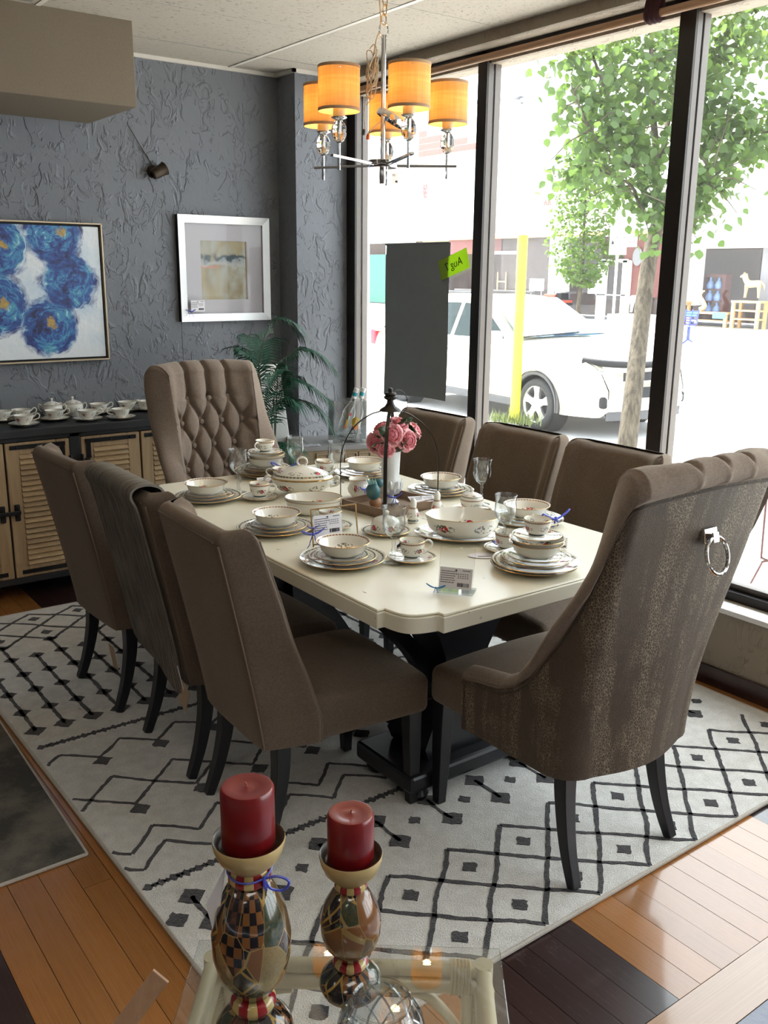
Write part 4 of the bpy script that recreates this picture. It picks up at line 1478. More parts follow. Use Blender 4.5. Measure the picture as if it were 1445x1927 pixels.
def text(body, size, parent, M, mat, name='lettering', extrude=.0004, align='CENTER'):
    cu = bpy.data.curves.new(name, 'FONT'); cu.body = body; cu.size = size; cu.extrude = extrude
    cu.align_x = align; cu.align_y = 'CENTER'
    o = bpy.data.objects.new(name, cu); COL.objects.link(o)
    dg = bpy.context.evaluated_depsgraph_get()
    me = bpy.data.meshes.new_from_object(o.evaluated_get(dg))
    bpy.data.objects.remove(o)
    me.materials.clear(); me.materials.append(mat)
    o = bpy.data.objects.new(name, me); COL.objects.link(o)
    o.parent = parent
    o.matrix_local = M
    return o
M_['pen'] = plain('dark_pen', (.02, .06, .01), .6)
# the note faces the street, so from inside the words read mirrored
Mn = Matrix.Translation((-.0012, 0, 0)) @ Matrix.Rotation(-ang, 4, 'X') @ Matrix(((0, 0, 1, 0), (1, 0, 0, 0), (0, 1, 0, 0), (0, 0, 0, 1)))
text('Aug 7', .060, r, Mn @ Matrix.Translation((.0, 0, 0)), M_['pen'], 'handwriting')
# ------------------------------------------------------------------ bone china
TZ = .7705
def china(name, mode, n=6, rc=.80, bands=(), gold=None, seed=0.0, base=(.80, .78, .71), size=1.0, sprig=.09, lines=(), asp=1.0):
    """white china with printed flower sprays; mode 'r' = on a plate (radius), 's' = on a side wall (height)"""
    t = T(name, .12, 0, base, .5)
    t.set('Coat Weight', .3); t.set('Coat Roughness', .03)
    gx, gy, gz = t.xyz(t.co('Generated'))
    dx, dy = (gx - .5) * 2.0, (gy - .5) * 2.0
    r = t.m('SQRT', dx * dx + dy * dy)
    th = t.m('ARCTAN2', dy, dx)
    k = th * (n / (2 * pi)) + (n + .25 + seed)
    fu = k.fr() - .5
    par = ((k - k.fr()) * .5).fr() * 2.0           # 0 / 1 alternating
    u = fu * (2 * pi / n) * (r if mode == 'r' else .95)
    v = (r - rc) if mode == 'r' else (gz - rc)
    vs = v * (1.0 if mode == 'r' else asp)
    ki = k - k.fr()
    cellv = t.vec(u * (3.2 / sprig), vs * (3.2 / sprig), ki * 3.7)
    nd = t.n('TexVoronoi', feature='F1'); nd.voronoi_dimensions = '3D'; t.lk(nd.inputs['Vector'], cellv); nd.inputs['Scale'].default_value = 1.0
    cd, cc_ = V(t, nd.outputs['Distance']), V(t, nd.outputs['Color'])
    sc_ = t.n('SeparateColor'); t.lk(sc_.inputs[0], cc_)
    ra, rb = V(t, sc_.outputs[0]), V(t, sc_.outputs[1])
    dd = t.m('SQRT', u * u + vs * vs * 1.6)
    inner = dd.lt(sprig * .62)
    el = t.m('SQRT', u * u * .30 + vs * vs * 2.2).lt(sprig * .85)
    leaf = el * cd.lt(.52) * ra.gt(.38)
    flower = inner * cd.lt(.80) * par
    fl_c = t.ramp(rb, [(0, (.45, .015, .03)), (.35, (.62, .05, .10)), (.6, (.66, .22, .30)), (.82, (.10, .14, .07))], 'CONSTANT')
    lf_c = t.ramp(rb, [(0, (.06, .075, .06)), (.4, (.14, .17, .11)), (.7, (.20, .20, .26))], 'CONSTANT')
    c = t.mix(leaf * .85, base, lf_c)
    c = t.mix(flower, c, fl_c)
    coord = r if mode == 'r' else gz
    for a, b, colr in bands:
        m = coord.gt(a) * coord.lt(b)
        pat = t.m('SINE', th * 46.0) * t.m('SINE', (coord - a) * (pi / (b - a)))
        cc = t.mix(t.m('GREATER_THAN', pat, .1), colr, tuple(min(1, q * 3.2 + .08) for q in colr))
        c = t.mix(m, c, cc)
    for a, b, colr in lines: c = t.mix(coord.gt(a) * coord.lt(b), c, colr)
    t.col(c)
    return t.mat


GOLD = (.42, .24, .07)
OLIVE = (.10, .10, .065); BROWN = (.17, .10, .06); GREY = (.055, .07, .06)
M_['gold'] = plain('gilt_rim', (.62, .40, .16), .22, 1.0, var=.04)
M_['china'] = plain('white_bone_china', (.80, .78, .71), .12, var=.01)
M_['c_plate'] = china('china_plate_print', 'r', 8, .77, [(.905, .95, OLIVE)], lines=[(.625, .64, GOLD)], sprig=.14)
M_['c_small'] = china('china_small_plate_print', 'r', 6, .74, [(.885, .945, OLIVE)], sprig=.17)
M_['c_bowl'] = china('china_bowl_print', 'r', 4, .60, [(.88, .94, BROWN)], lines=[(.34, .36, BROWN)], sprig=.26)
M_['c_cup'] = china('china_cup_print', 's', 4, .50, [(.84, .93, BROWN), (.08, .20, GREY)], sprig=.36, asp=1.4)
M_['c_cupin'] = china('china_cup_inside_print', 's', 4, .72, [], sprig=.26, asp=1.4)
M_['c_serv'] = china('china_serving_bowl_print', 'r', 6, .70, [], lines=[(.97, 1.1, GOLD)], sprig=.24)
M_['c_servside'] = china('china_serving_side_print', 's', 5, .55, [], sprig=.22, asp=.62)
M_['c_dome'] = china('china_dome_print', 's', 5, .36, [(.0, .07, OLIVE)], sprig=.34, asp=1.0)


def plate_me(name, R, h, well, mat, foot=.5):
    g = G()
    pr = [(.0005, .006), (well * R, .006), (well * R + .006, .0085), (R * .93, h - .0025), (R - .0012, h)]
    g.lathe(pr, 56, 0)
    g.lathe([(R - .0012, h), (R, h - .0007), (R - .001, h - .0022)], 56, 1)
    g.lathe([(R - .001, h - .0022), (R * .9, h - .0055), (well * R + .004, .0035), (foot * R + .002, .0025), (foot * R, 0), (foot * R - .003, 0), (foot * R - .004, .003), (.0005, .003)], 56, 2)
    return g.mesh(name, [mat, M_['gold'], M_['china']], 50)


def bowl_me(name, R, H, mat, rim=.16, foot=.45, side=None, lobes=None, seg=56):
    g = G(); F = foot * R
    ri = R * (1 - rim)
    inn = [(.0005, .006), (F, .0065), (lerp(F, ri, .45), .011), (lerp(F, ri, .80), H * .42), (ri, H * .84), (R * .985, H - .001)]
    out = [(R * .985, H - .003), (ri + .0025, H * .80), (lerp(F, ri, .80) + .003, H * .38), (lerp(F, ri, .45) + .002, .006), (F, .0045), (F, 0), (F - .004, 0), (F - .005, .003), (.0005, .0035)]
    g.lathe(inn, seg, 0, lobes=lobes); g.lathe([(R * .985, H - .001), (R, H - .0016), (R * .985, H - .003)], seg, 1, lobes=lobes); g.lathe(out, seg, 2, lobes=lobes)
    return g.mesh(name, [mat, M_['gold'], side or M_['china']], 55)


def cup_part(parent, R, H, wide=1.0, hang=0.0, foot=.55, mat_in=None):
    g = G()
    pr = [(.0005, .004), (R * foot, .004), (R * foot + .002, 0), (R * foot + .003, .004), (R * foot, .008), (R * (.76 if wide == 1 else .7), H * .22), (R * (.90), H * .5), (R * .975, H * .8), (R, H - .001)]
    g.lathe(pr[3:], 36, 0)
    g.lathe([(R * foot - .002, 0.001), (R * foot + .002, 0), (R * foot + .003, .004)], 36, 2); g.lathe([(.0005, .003), (R * foot - .002, .003), (R * foot - .002, .001)], 36, 2)
    g.lathe([(R, H - .001), (R - .0008, H), (R - .0018, H - .001)], 36, 1)
    g.lathe([(R - .0018, H - .001), (R * .95 - .002, H * .8), (R * .87 - .002, H * .5), (R * .7 - .002, H * .2), (R * foot, .010), (.0005, .008)], 36, 3)
    b = g.build('bowl', [M_['c_cup'], M_['gold'], M_['china'], mat_in or M_['c_cupin']], parent, smooth=55)
    pts = spline([(R * .985, 0, H * .86), (R + .012, 0, H * .92), (R + .024, 0, H * .74), (R + .018, 0, H * .46), (R * .80 + .004, 0, H * .22)], 6)
    g = G(); g.tube(pts, [.0032] * len(pts), 8); g.build('handle', M_['china'], parent, smooth=60)


pm_dinner = plate_me('plate', .131, .020, .64, M_['c_plate'])
pm_salad = plate_me('plate', .104, .016, .64, M_['c_plate'])
pm_bread = plate_me('plate', .083, .014, .62, M_['c_small'])
pm_saucer = plate_me('saucer', .074, .015, .42, M_['c_small'], .42)
bm_bowl = bowl_me('bowl', .083, .046, M_['c_bowl'])


def single(me, name, label, cat, loc, rz=0, group=None):
    o = place(me, name, None, loc, (0, 0, rz))
    return tag(o, label, cat, group)


def tp(px, py, z=TZ): return at_z(px, py, z)


rr = random.Random(12)
def setting(c, where, tilt=0):
    x, y, _ = c
    z = TZ
    single(pm_dinner, 'dinner_plate', 'large flower-rimmed dinner plate, bottom of the setting %s' % where, 'plate', (x, y, z), rr.uniform(0, 6), 'china dinner plates'); z += .0078
    single(pm_salad, 'salad_plate', 'middle-sized china plate, second in the setting %s' % where, 'plate', (x + rr.uniform(-.004, .004), y + rr.uniform(-.004, .004), z), rr.uniform(0, 6), 'china salad plates'); z += .0078
    single(pm_bread, 'bread_plate', 'small china plate under the bowl of the setting %s' % where, 'plate', (x + rr.uniform(-.005, .005), y + rr.uniform(-.005, .005), z), rr.uniform(0, 6), 'china bread plates'); z += .0078
    single(bm_bowl, 'soup_bowl', 'small gold-rimmed china bowl topping the setting %s' % where, 'bowl', (x + rr.uniform(-.004, .004), y + rr.uniform(-.004, .004), z), rr.uniform(0, 6), 'china bowls')


setting(tp(645, 1058), 'nearest on the left table edge')
setting(tp(519, 999), 'second along the left table edge')
setting(tp(391, 940), 'furthest along the left table edge')
setting(tp(990, 983), 'nearest on the window side')
setting(tp(829, 928), 'in the middle of the window side')
setting(tp(686, 895), 'furthest on the window side')


def stack(c, where, cupang, small=True):
    x, y, _ = c; z = TZ
    for me, nm, lab, cat in ((pm_dinner, 'dinner_plate', 'large dinner plate, lowest of the %s', 'plate'), (pm_dinner, 'dinner_plate', 'large dinner plate, second from the bottom of the %s', 'plate'), (pm_salad, 'salad_plate', 'middle-sized plate, third up in the %s', 'plate'),
                             (pm_salad, 'salad_plate', 'middle-sized plate, fourth up in the %s', 'plate'), (pm_bread, 'bread_plate', 'small plate below the bowls of the %s', 'plate')):
        single(me, nm, lab % where, cat, (x + rr.uniform(-.003, .003), y + rr.uniform(-.003, .003), z), rr.uniform(0, 6), 'plates in the stacks'); z += .0078
    single(bm_bowl, 'soup_bowl', 'lower gold-rimmed bowl in the %s' % where, 'bowl', (x, y, z), .3, 'bowls in the stacks'); z += .012
    single(bm_bowl, 'soup_bowl', 'upper gold-rimmed bowl in the %s' % where, 'bowl', (x + .002, y, z), 1.3, 'bowls in the stacks'); z += .047
    single(pm_saucer, 'saucer', 'saucer laid across the bowls of the %s' % where, 'saucer', (x, y, z - .006), .9, 'saucers in the stacks'); z += .003
    c = thing('teacup', 'china teacup crowning the %s' % where, 'cup', (x, y, z), cupang, 'flowered teacups')
    cup_part(c, .041, .052)
    return z


zc = stack(tp(1007, 1069), 'plate stack by the near armchair', radians(60))
stack(tp(500, 894), 'plate stack by the far armchair', radians(200))


def cup_saucer(px, py, where, ang, R=.040, H=.058):
    x, y, _ = tp(px, py)
    single(pm_saucer, 'saucer', 'china saucer %s' % where, 'saucer', (x, y, TZ), rr.uniform(0, 6), 'saucers on the dining table')
    c = thing('teacup', 'flowered china cup %s' % where, 'cup', (x, y, TZ + .0068), ang, 'flowered teacups')
    cup_part(c, R, H)
    return c


cup_saucer(775, 1054, 'in front of the acrylic sign, beside the nearest wine glass', radians(-20))
cup_saucer(489, 939, 'between the far left place setting and the tureen', radians(-40))
cup_saucer(612, 893, 'behind the tureen, next to a wine glass', radians(100))
cup_saucer(622, 994, 'seen through the gilt easel frame', radians(120))
x, y, _ = tp(962, 1040)
single(pm_saucer, 'saucer', 'china saucer behind the near plate stack', 'saucer', (x + .0, y + .02, TZ), 0, 'saucers on the dining table')
c = thing('teacup', 'flowered china cup half hidden behind the near plate stack', 'cup', (x, y + .02, TZ + .0068), 1.0, 'flowered teacups'); cup_part(c, .040, .058)
c = thing('teacup', 'low gold-handled cup with blue ribbon in front of the far plate stack', 'cup', tuple(tp(533, 905) + Vector((0, 0, .0068))), radians(150), 'flowered teacups'); cup_part(c, .046, .050, .9)
bow(c, (-.01, -.05, .038), .045, seed=5)
x, y, _ = tp(533, 905)
single(pm_saucer, 'saucer', 'china saucer in front of the far plate stack', 'saucer', (x, y, TZ), 0, 'saucers on the dining table')

# ---- wine glasses
def wine_glass():
    r = thing('wine_glass', '', 'wine glass', group='twisted-stem wine glasses')
    g = G(); g.lathe([(.0005, .001), (.030, .001), (.033, .003), (.030, .0045), (.012, .008), (.006, .014)], 32); g.build('foot', M_['glass'], r)
    g = G()
    pr = [(.006, .013), (.0075, .02), (.005, .03), (.0068, .042), (.0045, .052), (.0062, .064), (.0048, .074), (.008, .082)]
    g.lathe(pr, 20, lobes=lambda a, i: 1 + .10 * cos(4 * a + i * .9)); g.build('stem', M_['glass'], r)
    g = G(); g.lathe([(.008, .081), (.020, .090), (.031, .106), (.035, .124), (.0335, .142), (.0315, .156), (.0345, .172), (.0362, .176), (.0350, .177), (.0325, .157), (.0340, .140), (.0337, .124), (.029, .106), (.018, .092), (.0005, .088)], 36)
    g.build('bowl', M_['glass'], r)
    return r


WG = wine_glass()
WG.location = tp(740, 1060); WG['label'] = 'tall twisted-stem wine glass nearest the viewer, a small tag on its stem'
for i, ((px, py), lab) in enumerate((((449, 928), 'wine glass with a tagged stem beside the far left setting'), ((556, 898), 'wine glass standing just behind the tureen lid'), ((633, 909), 'wine glass between the tureen and the lantern arch'),
                      ((905, 950), 'wine glass behind the sugar bowl on the window side'), ((948, 1032), 'wine glass with a blue ribbon, left of the near plate stack'))):
    o = dup(WG, tp(px, py), rr.uniform(0, 3), lab)
    if i == 0: gA = o
    if i == 4: bow(o, (.0, -.008, .012), .030, seed=9)
for o, rz in ((WG, radians(30)), (gA, radians(30))):
    c = card(o, .030, .022, 'tag', lines=0, head=False, bar=(-.42, .42, .30, .75), M=Matrix.Rotation(rz, 4, 'Z') @ Matrix.Translation((.014, -.010, .052)))

# ---- tureen
def tureen():
    c = tp(569, 930)
    r = thing('tureen', 'lidded oval china tureen with looped handles and red flower sprays', 'tureen', tuple(c), radians(-35))
    S_ = Matrix.Diagonal((1.18, .86, 1, 1))
    g = G(); g.lathe([(.0005, .004), (.05, .004), (.054, 0), (.056, .004), (.053, .010), (.078, .022), (.096, .042), (.100, .060), (.102, .066)], 48, 0, S_)
    b = g.build('body', [M_['c_servside'], M_['gold']], r, smooth=55)
    g = G(); g.lathe([(.102, .066), (.1045, .068), (.104, .0715), (.100, .073)], 48, 0, S_); g.build('rim', M_['gold'], r)
    g = G(); g.lathe([(.100, .072), (.092, .083), (.070, .096), (.040, .108), (.018, .115), (.0005, .117)], 48, 0, S_); g.build('lid', M_['c_small'], r, smooth=55)
    g = G(); g.tube([(.019 * cos(a), 0, .131 + .017 * sin(a)) for a in [2 * pi * k / 18 for k in range(18)]], .0042, 8, closed=True); g.lathe([(.012, .113), (.008, .118), (.006, .120)], 12); g.build('lid_handle', M_['china'], r)
    for sg in (-1, 1):
        pts = spline([(sg * .112, 0, .062), (sg * .135, 0, .074), (sg * .147, 0, .060), (sg * .138, 0, .040), (sg * .108, 0, .032)], 5)
        g = G(); g.tube(pts, .0048, 8); g.build('handle', M_['china'], r)
tureen()

# ---- vegetable bowls, serving bowl on platter, butter dish
me_veg = bowl_me('vegetable_bowl', .095, .052, M_['c_serv'], rim=.08, foot=.55)
for k, lab in enumerate(('lower of two nested oval vegetable bowls beside the tureen', 'upper of two nested oval vegetable bowls beside the tureen')):
    o = single(me_veg, 'vegetable_bowl', lab, 'bowl', tuple(tp(590, 965) + Vector((0, 0, .011 * k))), radians(-35), 'nested vegetable bowls')
    o.scale = (1.1, .86, 1)
me_pl = plate_me('platter', .15, .020, .68, M_['c_plate'])
o = single(me_pl, 'platter', 'oval china platter under the scalloped serving bowl', 'platter', tuple(tp(870, 1010)), radians(-38)); o.scale = (1.08, .80, 1)
me_sv = bowl_me('serving_bowl', .118, .072, M_['c_serv'], rim=.06, foot=.52, side=M_['c_servside'], lobes=lambda a, i: 1 + .018 * cos(8 * a), seg=72)
o = single(me_sv, 'serving_bowl', 'scalloped china serving bowl with pink flowers standing on the platter', 'bowl', tuple(tp(870, 1010) + Vector((0, 0, .0072))), radians(-38)); o.scale = (1.06, .88, 1)
x, y, _ = tp(726, 1003)
single(pm_bread, 'bread_plate', 'small gold-rimmed plate under the flowered butter dome', 'plate', (x, y, TZ), .4, 'china bread plates')
r = thing('butter_dome', 'flowered china butter dome with round white knob', 'butter dish', (x, y, TZ + .0068), .3)
g = G(); g.lathe([(.050, 0), (.0515, .003), (.051, .022), (.047, .036), (.038, .045), (.020, .051), (.006, .053)], 40); g.build('dome', M_['c_dome'], r, smooth=60)
g = G(); g.lathe([(.008, .051), (.006, .055), (.010, .060), (.0105, .067), (.006, .072), (.0005, .073)], 20); g.build('knob', M_['china'], r)
r = thing('sugar_bowl', 'small lidded china sugar bowl on a saucer before the rear window-side glass', 'sugar bowl', tuple(tp(887, 964) + Vector((0, 0, .0068))), .8)
g = G(); g.lathe([(.0005, .003), (.026, .003), (.028, 0), (.030, .004), (.036, .016), (.042, .034), (.0415, .046), (.040, .049)], 32, 0); g.build('body', M_['c_cup'], r, smooth=60)
g = G(); g.lathe([(.0405, .048), (.041, .051), (.036, .058), (.020, .066), (.006, .070), (.005, .074), (.008, .079), (.005, .084), (.0005, .085)], 32); g.build('lid', M_['c_small'], r, smooth=60)
x, y, _ = tp(887, 964); single(pm_saucer, 'saucer', 'china saucer under the lidded sugar bowl', 'saucer', (x, y, TZ), 0, 'saucers on the dining table')
for (px, py), lab in (((777, 983), 'flowered china salt shaker standing by the wooden lantern tray'), ((822, 968), 'flowered china pepper shaker partly behind the serving bowl')):
    r = thing('shaker', lab, 'shaker', tuple(tp(px, py)), rr.uniform(0, 3), 'salt and pepper shakers')
    g = G(); g.lathe([(.0005, .001), (.016, .001), (.019, .003), (.0195, .008), (.017, .012), (.0225, .018), (.0225, .030), (.016, .046), (.011, .056), (.0105, .060)], 28); g.build('body', M_['c_cup'], r, smooth=60)
    g = G(); g.lathe([(.0112, .059), (.0118, .063), (.0115, .074), (.008, .083), (.003, .087), (.0005, .0875)], 28); g.build('cap', M_['china'], r, smooth=60)
r = thing('creamer', 'white china creamer with gilt lip and blue ribbon behind the lantern', 'jug', tuple(tp(676, 935)), radians(200))
g = G(); g.lathe([(.0005, .003), (.026, .003), (.028, 0), (.031, .006), (.044, .022), (.046, .036), (.038, .052), (.034, .062), (.040, .074), (.0385, .074), (.032, .062), (.036, .050), (.043, .036), (.041, .022), (.0005, .01)], 36, 0,
                 lobes=lambda a, i: 1 + (.28 * max(0, cos(a)) ** 5 if 7 <= i <= 11 else .0)); g.build('body', M_['c_servside'], r, smooth=60)
pts = spline([(-.034, 0, .066), (-.056, 0, .070), (-.066, 0, .050), (-.052, 0, .030), (-.042, 0, .026)], 5)
g = G(); g.tube(pts, .0036, 8); g.build('handle', M_['china'], r)
g = G(); g.tube([(.041 * cos(a) * (1 + .28 * max(0, cos(a)) ** 5), .041 * sin(a), .0745) for a in [2 * pi * k / 32 for k in range(32)]], .0012, 5, closed=True); g.build('rim', M_['gold'], r)
bow(r, (.02, .046, .04), .03, seed=11)

# ---- card stands
P0, P1 = tp(590, 1036), tp(674, 1023)
ux = (P1 - P0).normalized(); ang = atan2(ux.y, ux.x); wd = (P1 - P0).length
M_['brass'] = plain('thin_gilt_metal', (.56, .36, .16), .3, 1.0)
r = thing('easel_frame', 'gilt wire easel picture frame holding glass and a white price card', 'frame', tuple(P0), ang)
g = G(); zb, zt_ = .018, .128
lean = .018
for a, b in (((0, 0, .0), (0, lean, zt_)), ((wd, 0, .0), (wd, lean, zt_)), ((0, lean, zt_), (wd, lean, zt_)), ((0, .0025, zb), (wd, .0025, zb)), ((0, -.004, zb - .008), (wd, -.004, zb - .008))): g.bar(a, b, .0035, .0035)
g.build('frame', M_['brass'], r, smooth=0)
g = G(); g.bar((wd * .5, lean, zt_ - .02), (wd * .5, .065, .001), .003, .003); g.build('strut', M_['brass'], r, smooth=0)
g = G(); g.add([(.002, .0055, zb), (wd - .002, .0055, zb), (wd - .002, lean + .001, zt_ - .002), (.002, lean + .001, zt_ - .002)], [(0, 1, 2, 3)]); g.build('glass', M_['pane'], r, smooth=0)
tl_ = Matrix.Rotation(-atan2(lean, zt_), 4, 'X')
card(r, wd * .62, .066, 'price_card', lines=6, M=Matrix.Translation((wd * .33, .004, .076)) @ tl_)
bow(r, (-.002, -.006, .075), .016, seed=2)
bow(r, (-.004, -.006, .055), .030, seed=6)
P0, P1 = tp(823, 1113), tp(888, 1120)
ux = (P1 - P0).normalized(); ang = atan2(ux.y, ux.x); wd = (P1 - P0).length
r = thing('acrylic_sign_holder', 'clear acrylic sign holder with a white price card at the near end of the table', 'sign holder', tuple(P0), ang)
M_['acrylic'] = glassy('clear_acrylic', (.97, .98, .98), .8, .02, base=.06, edge=(.55, .60, .62))
g = G(); g.add([(0, .0, .004), (wd, .0, .004), (wd, .028, .122), (0, .028, .122), (0, .004, .004), (wd, .004, .004), (wd, .032, .122), (0, .032, .122)], [(0, 1, 2, 3), (7, 6, 5, 4), (3, 2, 6, 7), (0, 3, 7, 4), (2, 1, 5, 6)]); g.build('sheet', M_['acrylic'], r, smooth=0)
g = G(); g.box(-.004, wd + .004, -.012, .045, 0, .006); g.build('foot', M_['acrylic'], r, smooth=0, bevel=.002)
card(r, wd * .94, .058, 'price_card', lines=6, M=Matrix.Translation((wd * .5, .0085, .040)) @ Matrix.Rotation(-atan2(.028, .118), 4, 'X'))
bow(r, (-.002, -.012, .014), .020, M_['ribbon_sky'], seed=4)
# loose tag cards on the table
def loose(px, py, w_, h_, rz, lab, oval=False, z=TZ, rot=None):
    r = thing('price_tag', lab, 'card', tuple(tp(px, py, z) + Vector((0, 0, .0012))), rz, group='loose price tags')
    if oval:
        g = G(); g.prism([(w_ / 2 * cos(a), h_ / 2 * sin(a)) for a in [2 * pi * k / 28 for k in range(28)]], 0, .0008); c = g.build('card', M_['tag'], r, smooth=0)
        g = G()
        for k in range(18): g.box(-w_ * .28 + k * w_ * .03, -w_ * .28 + k * w_ * .03 + w_ * .017, .1 * h_, .28 * h_, .0008, .0011)
        g.build('print', M_['ink'], c, smooth=0)
    else: card(r, w_, h_, 'card', M=Matrix.Rotation(radians(-89), 4, 'X'))
    return r
loose(915, 1046, .115, .062, radians(150), 'oval white price tag lying behind the acrylic sign holder', True)
def standing(px, py, w_, h_, rz, lab, lean=25, z=TZ):
    p = tp(px, py, z); r = thing('price_tag', lab, 'card', tuple(p), rz, group='loose price tags')
    card(r, w_, h_, 'card', M=Matrix.Translation((0, .0, h_ / 2 * cos(radians(lean)) + .001)) @ Matrix.Rotation(radians(-lean), 4, 'X'))
    return r
standing(498, 911, .062, .034, radians(-5), 'small white tag leaning on the low ribboned cup', 40)
standing(1052, 1033, .05, .036, radians(-35), 'white tag with blue ribbon standing behind the near plate stack', 8)
r = thing('ribbon_bow', 'curled blue ribbon lying on the plates of the nearest window-side setting', 'ribbon', tuple(tp(1010, 985) + Vector((0, 0, .055))), 0)
p = Vector((.03, -.06, -.03)); bow(r, p, .05, seed=21, name='loops')

# ------------------------------------------------------------------ lantern tray with vase, bird and roses
tc = Vector((2.015, 2.685, TZ)); TA = radians(8)
r = thing('lantern_tray', 'wooden tray with black metal arches rising to a finial, centre of the table', 'tray', tuple(tc), TA)
M_['tray'] = wood('weathered_tray_wood', (.20, .125, .075), (.30, .20, .13), .6, 'x', per=False).mat
hx, hy, th_ = .135, .115, .009
g = G(); g.box(-hx, hx, -hy, hy, 0, .008); g.build('base', M_['tray'], r, smooth=0)
for x0, x1, y0, y1 in ((-hx, hx, -hy, -hy + th_), (-hx, hx, hy - th_, hy), (-hx, -hx + th_, -hy + th_, hy - th_), (hx - th_, hx, -hy + th_, hy - th_)):
    g = G(); g.box(x0, x1, y0, y1, 0, .036); g.build('side', M_['tray'], r, smooth=0, bevel=.0015)
M_['arch'] = plain('bronzed_black_iron', (.020, .016, .014), .42, .5)
R_ = sqrt(hx * hx + hy * hy) + .003
for sgn in (1, -1):
    d = Vector((hx, sgn * hy, 0)).normalized()
    nrm = Vector((-d.y, d.x, 0))
    prof = [(R_, .004), (R_, .10), (R_ * .995, .19), (R_ * .90, .255), (R_ * .70, .310), (R_ * .42, .348), (R_ * .20, .362), (.02, .372)]
    for side in (1, -1):
        path = spline([d * (side * a) + Vector((0, 0, b)) for a, b in prof], 5)
        g = G()
        vs = []
        n = len(path)
        for i, p in enumerate(path):
            t_ = (path[min(i + 1, n - 1)] - path[max(i - 1, 0)]).normalized(); o_ = t_.cross(nrm).normalized()
            for a, b in ((-1, -1), (1, -1), (1, 1), (-1, 1)): vs.append(p + nrm * (.0065 * a) + o_ * (.0016 * b))
        fs = [(4 * i + k, 4 * i + (k + 1) % 4, 4 * i + 4 + (k + 1) % 4, 4 * i + 4 + k) for i in range(n - 1) for k in range(4)] + [(3, 2, 1, 0), (4 * n - 4, 4 * n - 3, 4 * n - 2, 4 * n - 1)]
        g.add(vs, fs); g.build('arch', M_['arch'], r, smooth=30)
g = G(); g.lathe([(.0005, .362), (.040, .363), (.036, .370), (.020, .380), (.013, .392), (.012, .402), (.022, .408), (.024, .414), (.018, .419), (.022, .424), (.020, .429), (.008, .433), (.009, .440), (.006, .446), (.0005, .447)], 28); g.build('finial', M_['arch'], r)
g = G(); g.tube([(.0 + .040 * sin(a) , -.02 - .012 * (1 - cos(a)), .402 + .040 * cos(a)) for a in [2 * pi * k / 30 for k in range(30)]], .0016, 6, closed=True, M=Matrix.Translation((.026, .01, -.004))); g.build('hanging_ring', M_['arch'], r)
Mt = Matrix.Translation(tc) @ Matrix.Rotation(TA, 4, 'Z')
# vase
vp = Mt @ Vector((.035, .03, .0085))
vase = thing('milk_glass_vase', 'white milk glass vase with leaf relief holding pink roses on the tray', 'vase', tuple(vp))
M_['milk'] = plain('milk_glass', (.74, .75, .74), .12, var=.01)
g = G(); g.lathe([(.0005, .002), (.030, .002), (.033, .006), (.024, .014), (.014, .022), (.013, .030), (.022, .038), (.0375, .056), (.042, .075), (.0375, .092), (.033, .105), (.0345, .15), (.037, .198), (.0355, .199), (.033, .15), (.030, .105), (.0005, .10)], 40); g.build('body', M_['milk'], vase)
lf = G(); lf.grid(lambda u, v: ((v - .5) * .026 * (1 - u) ** .6, -.003 - .006 * sin(pi * u) * (1 - abs(2 * v - 1)), u * .036), 6, 5)
lm = lf.mesh('relief_leaf', M_['milk'], 60)
for row, (z0, rad, tl2) in enumerate(((.040, .030, -22), (.060, .0405, -4))):
    for k in range(10):
        a = 2 * pi * (k + row * .5) / 10
        o = place(lm, 'relief_leaf', vase, (rad * cos(a), rad * sin(a), z0), (radians(0), 0, a + pi / 2))
        o.rotation_euler = (Matrix.Rotation(a + pi / 2, 3, 'Z') @ Matrix.Rotation(radians(tl2) * -1, 3, 'X')).to_euler()
bow(vase, (-.010, -.040, .030), .026, seed=14)
# roses
t = T('pink_rose_petal', .55); t.col(t.mix(t.noise(60, 2), (.78, .30, .33), (.86, .45, .47))); t.set('Subsurface Weight', .15); t.set('Subsurface Radius', (.01, .004, .004)); M_['petal'] = t.mat
M_['petal_d'] = plain('deep_rose_petal', (.74, .20, .25), .55, var=.1)
t = T('rose_leaf', .4); t.col(t.mix(t.noise(30, 3), (.012, .030, .014), (.035, .075, .025))); M_['rleaf'] = t.mat
M_['rleaf_light'] = plain('young_rose_leaf', (.16, .30, .05), .45)
def petal_mesh(w_, h_, curl, name, mat, seed):
    rq = random.Random(seed)
    ph = rq.uniform(0, 6)
    g = G()
    def f(u, v):
        a = (v - .5) * 2
        wd = w_ * (sin(pi * (.12 + .80 * u) * .62) ** .8)
        x = a * wd * .5
        ruff = .0022 * sin(a * 7 + ph) * u * u
        y = -(1 - a * a) * .0 + (a * a) * w_ * .24 * (1 - .4 * u) - curl * max(0, u - .62) ** 1.5 * h_ * 2.2 + ruff
        z = h_ * (sin(u * pi / 2) ** .9) * (1 - .10 * a * a * u) + ruff
        # base curves in under the bloom
        return (x, y - .010 * sin(pi * u) , z)
    g.grid(f, 7, 8)
    return g.mesh(name, mat, 70)
PET = [petal_mesh(.020, .021, -.15, 'petal', M_['petal_d'], 1), petal_mesh(.028, .027, .05, 'petal', M_['petal_d'], 2), petal_mesh(.036, .031, .35, 'petal', M_['petal'], 3), petal_mesh(.046, .034, .8, 'petal', M_['petal'], 4), petal_mesh(.052, .036, 1.3, 'petal', M_['petal'], 5)]
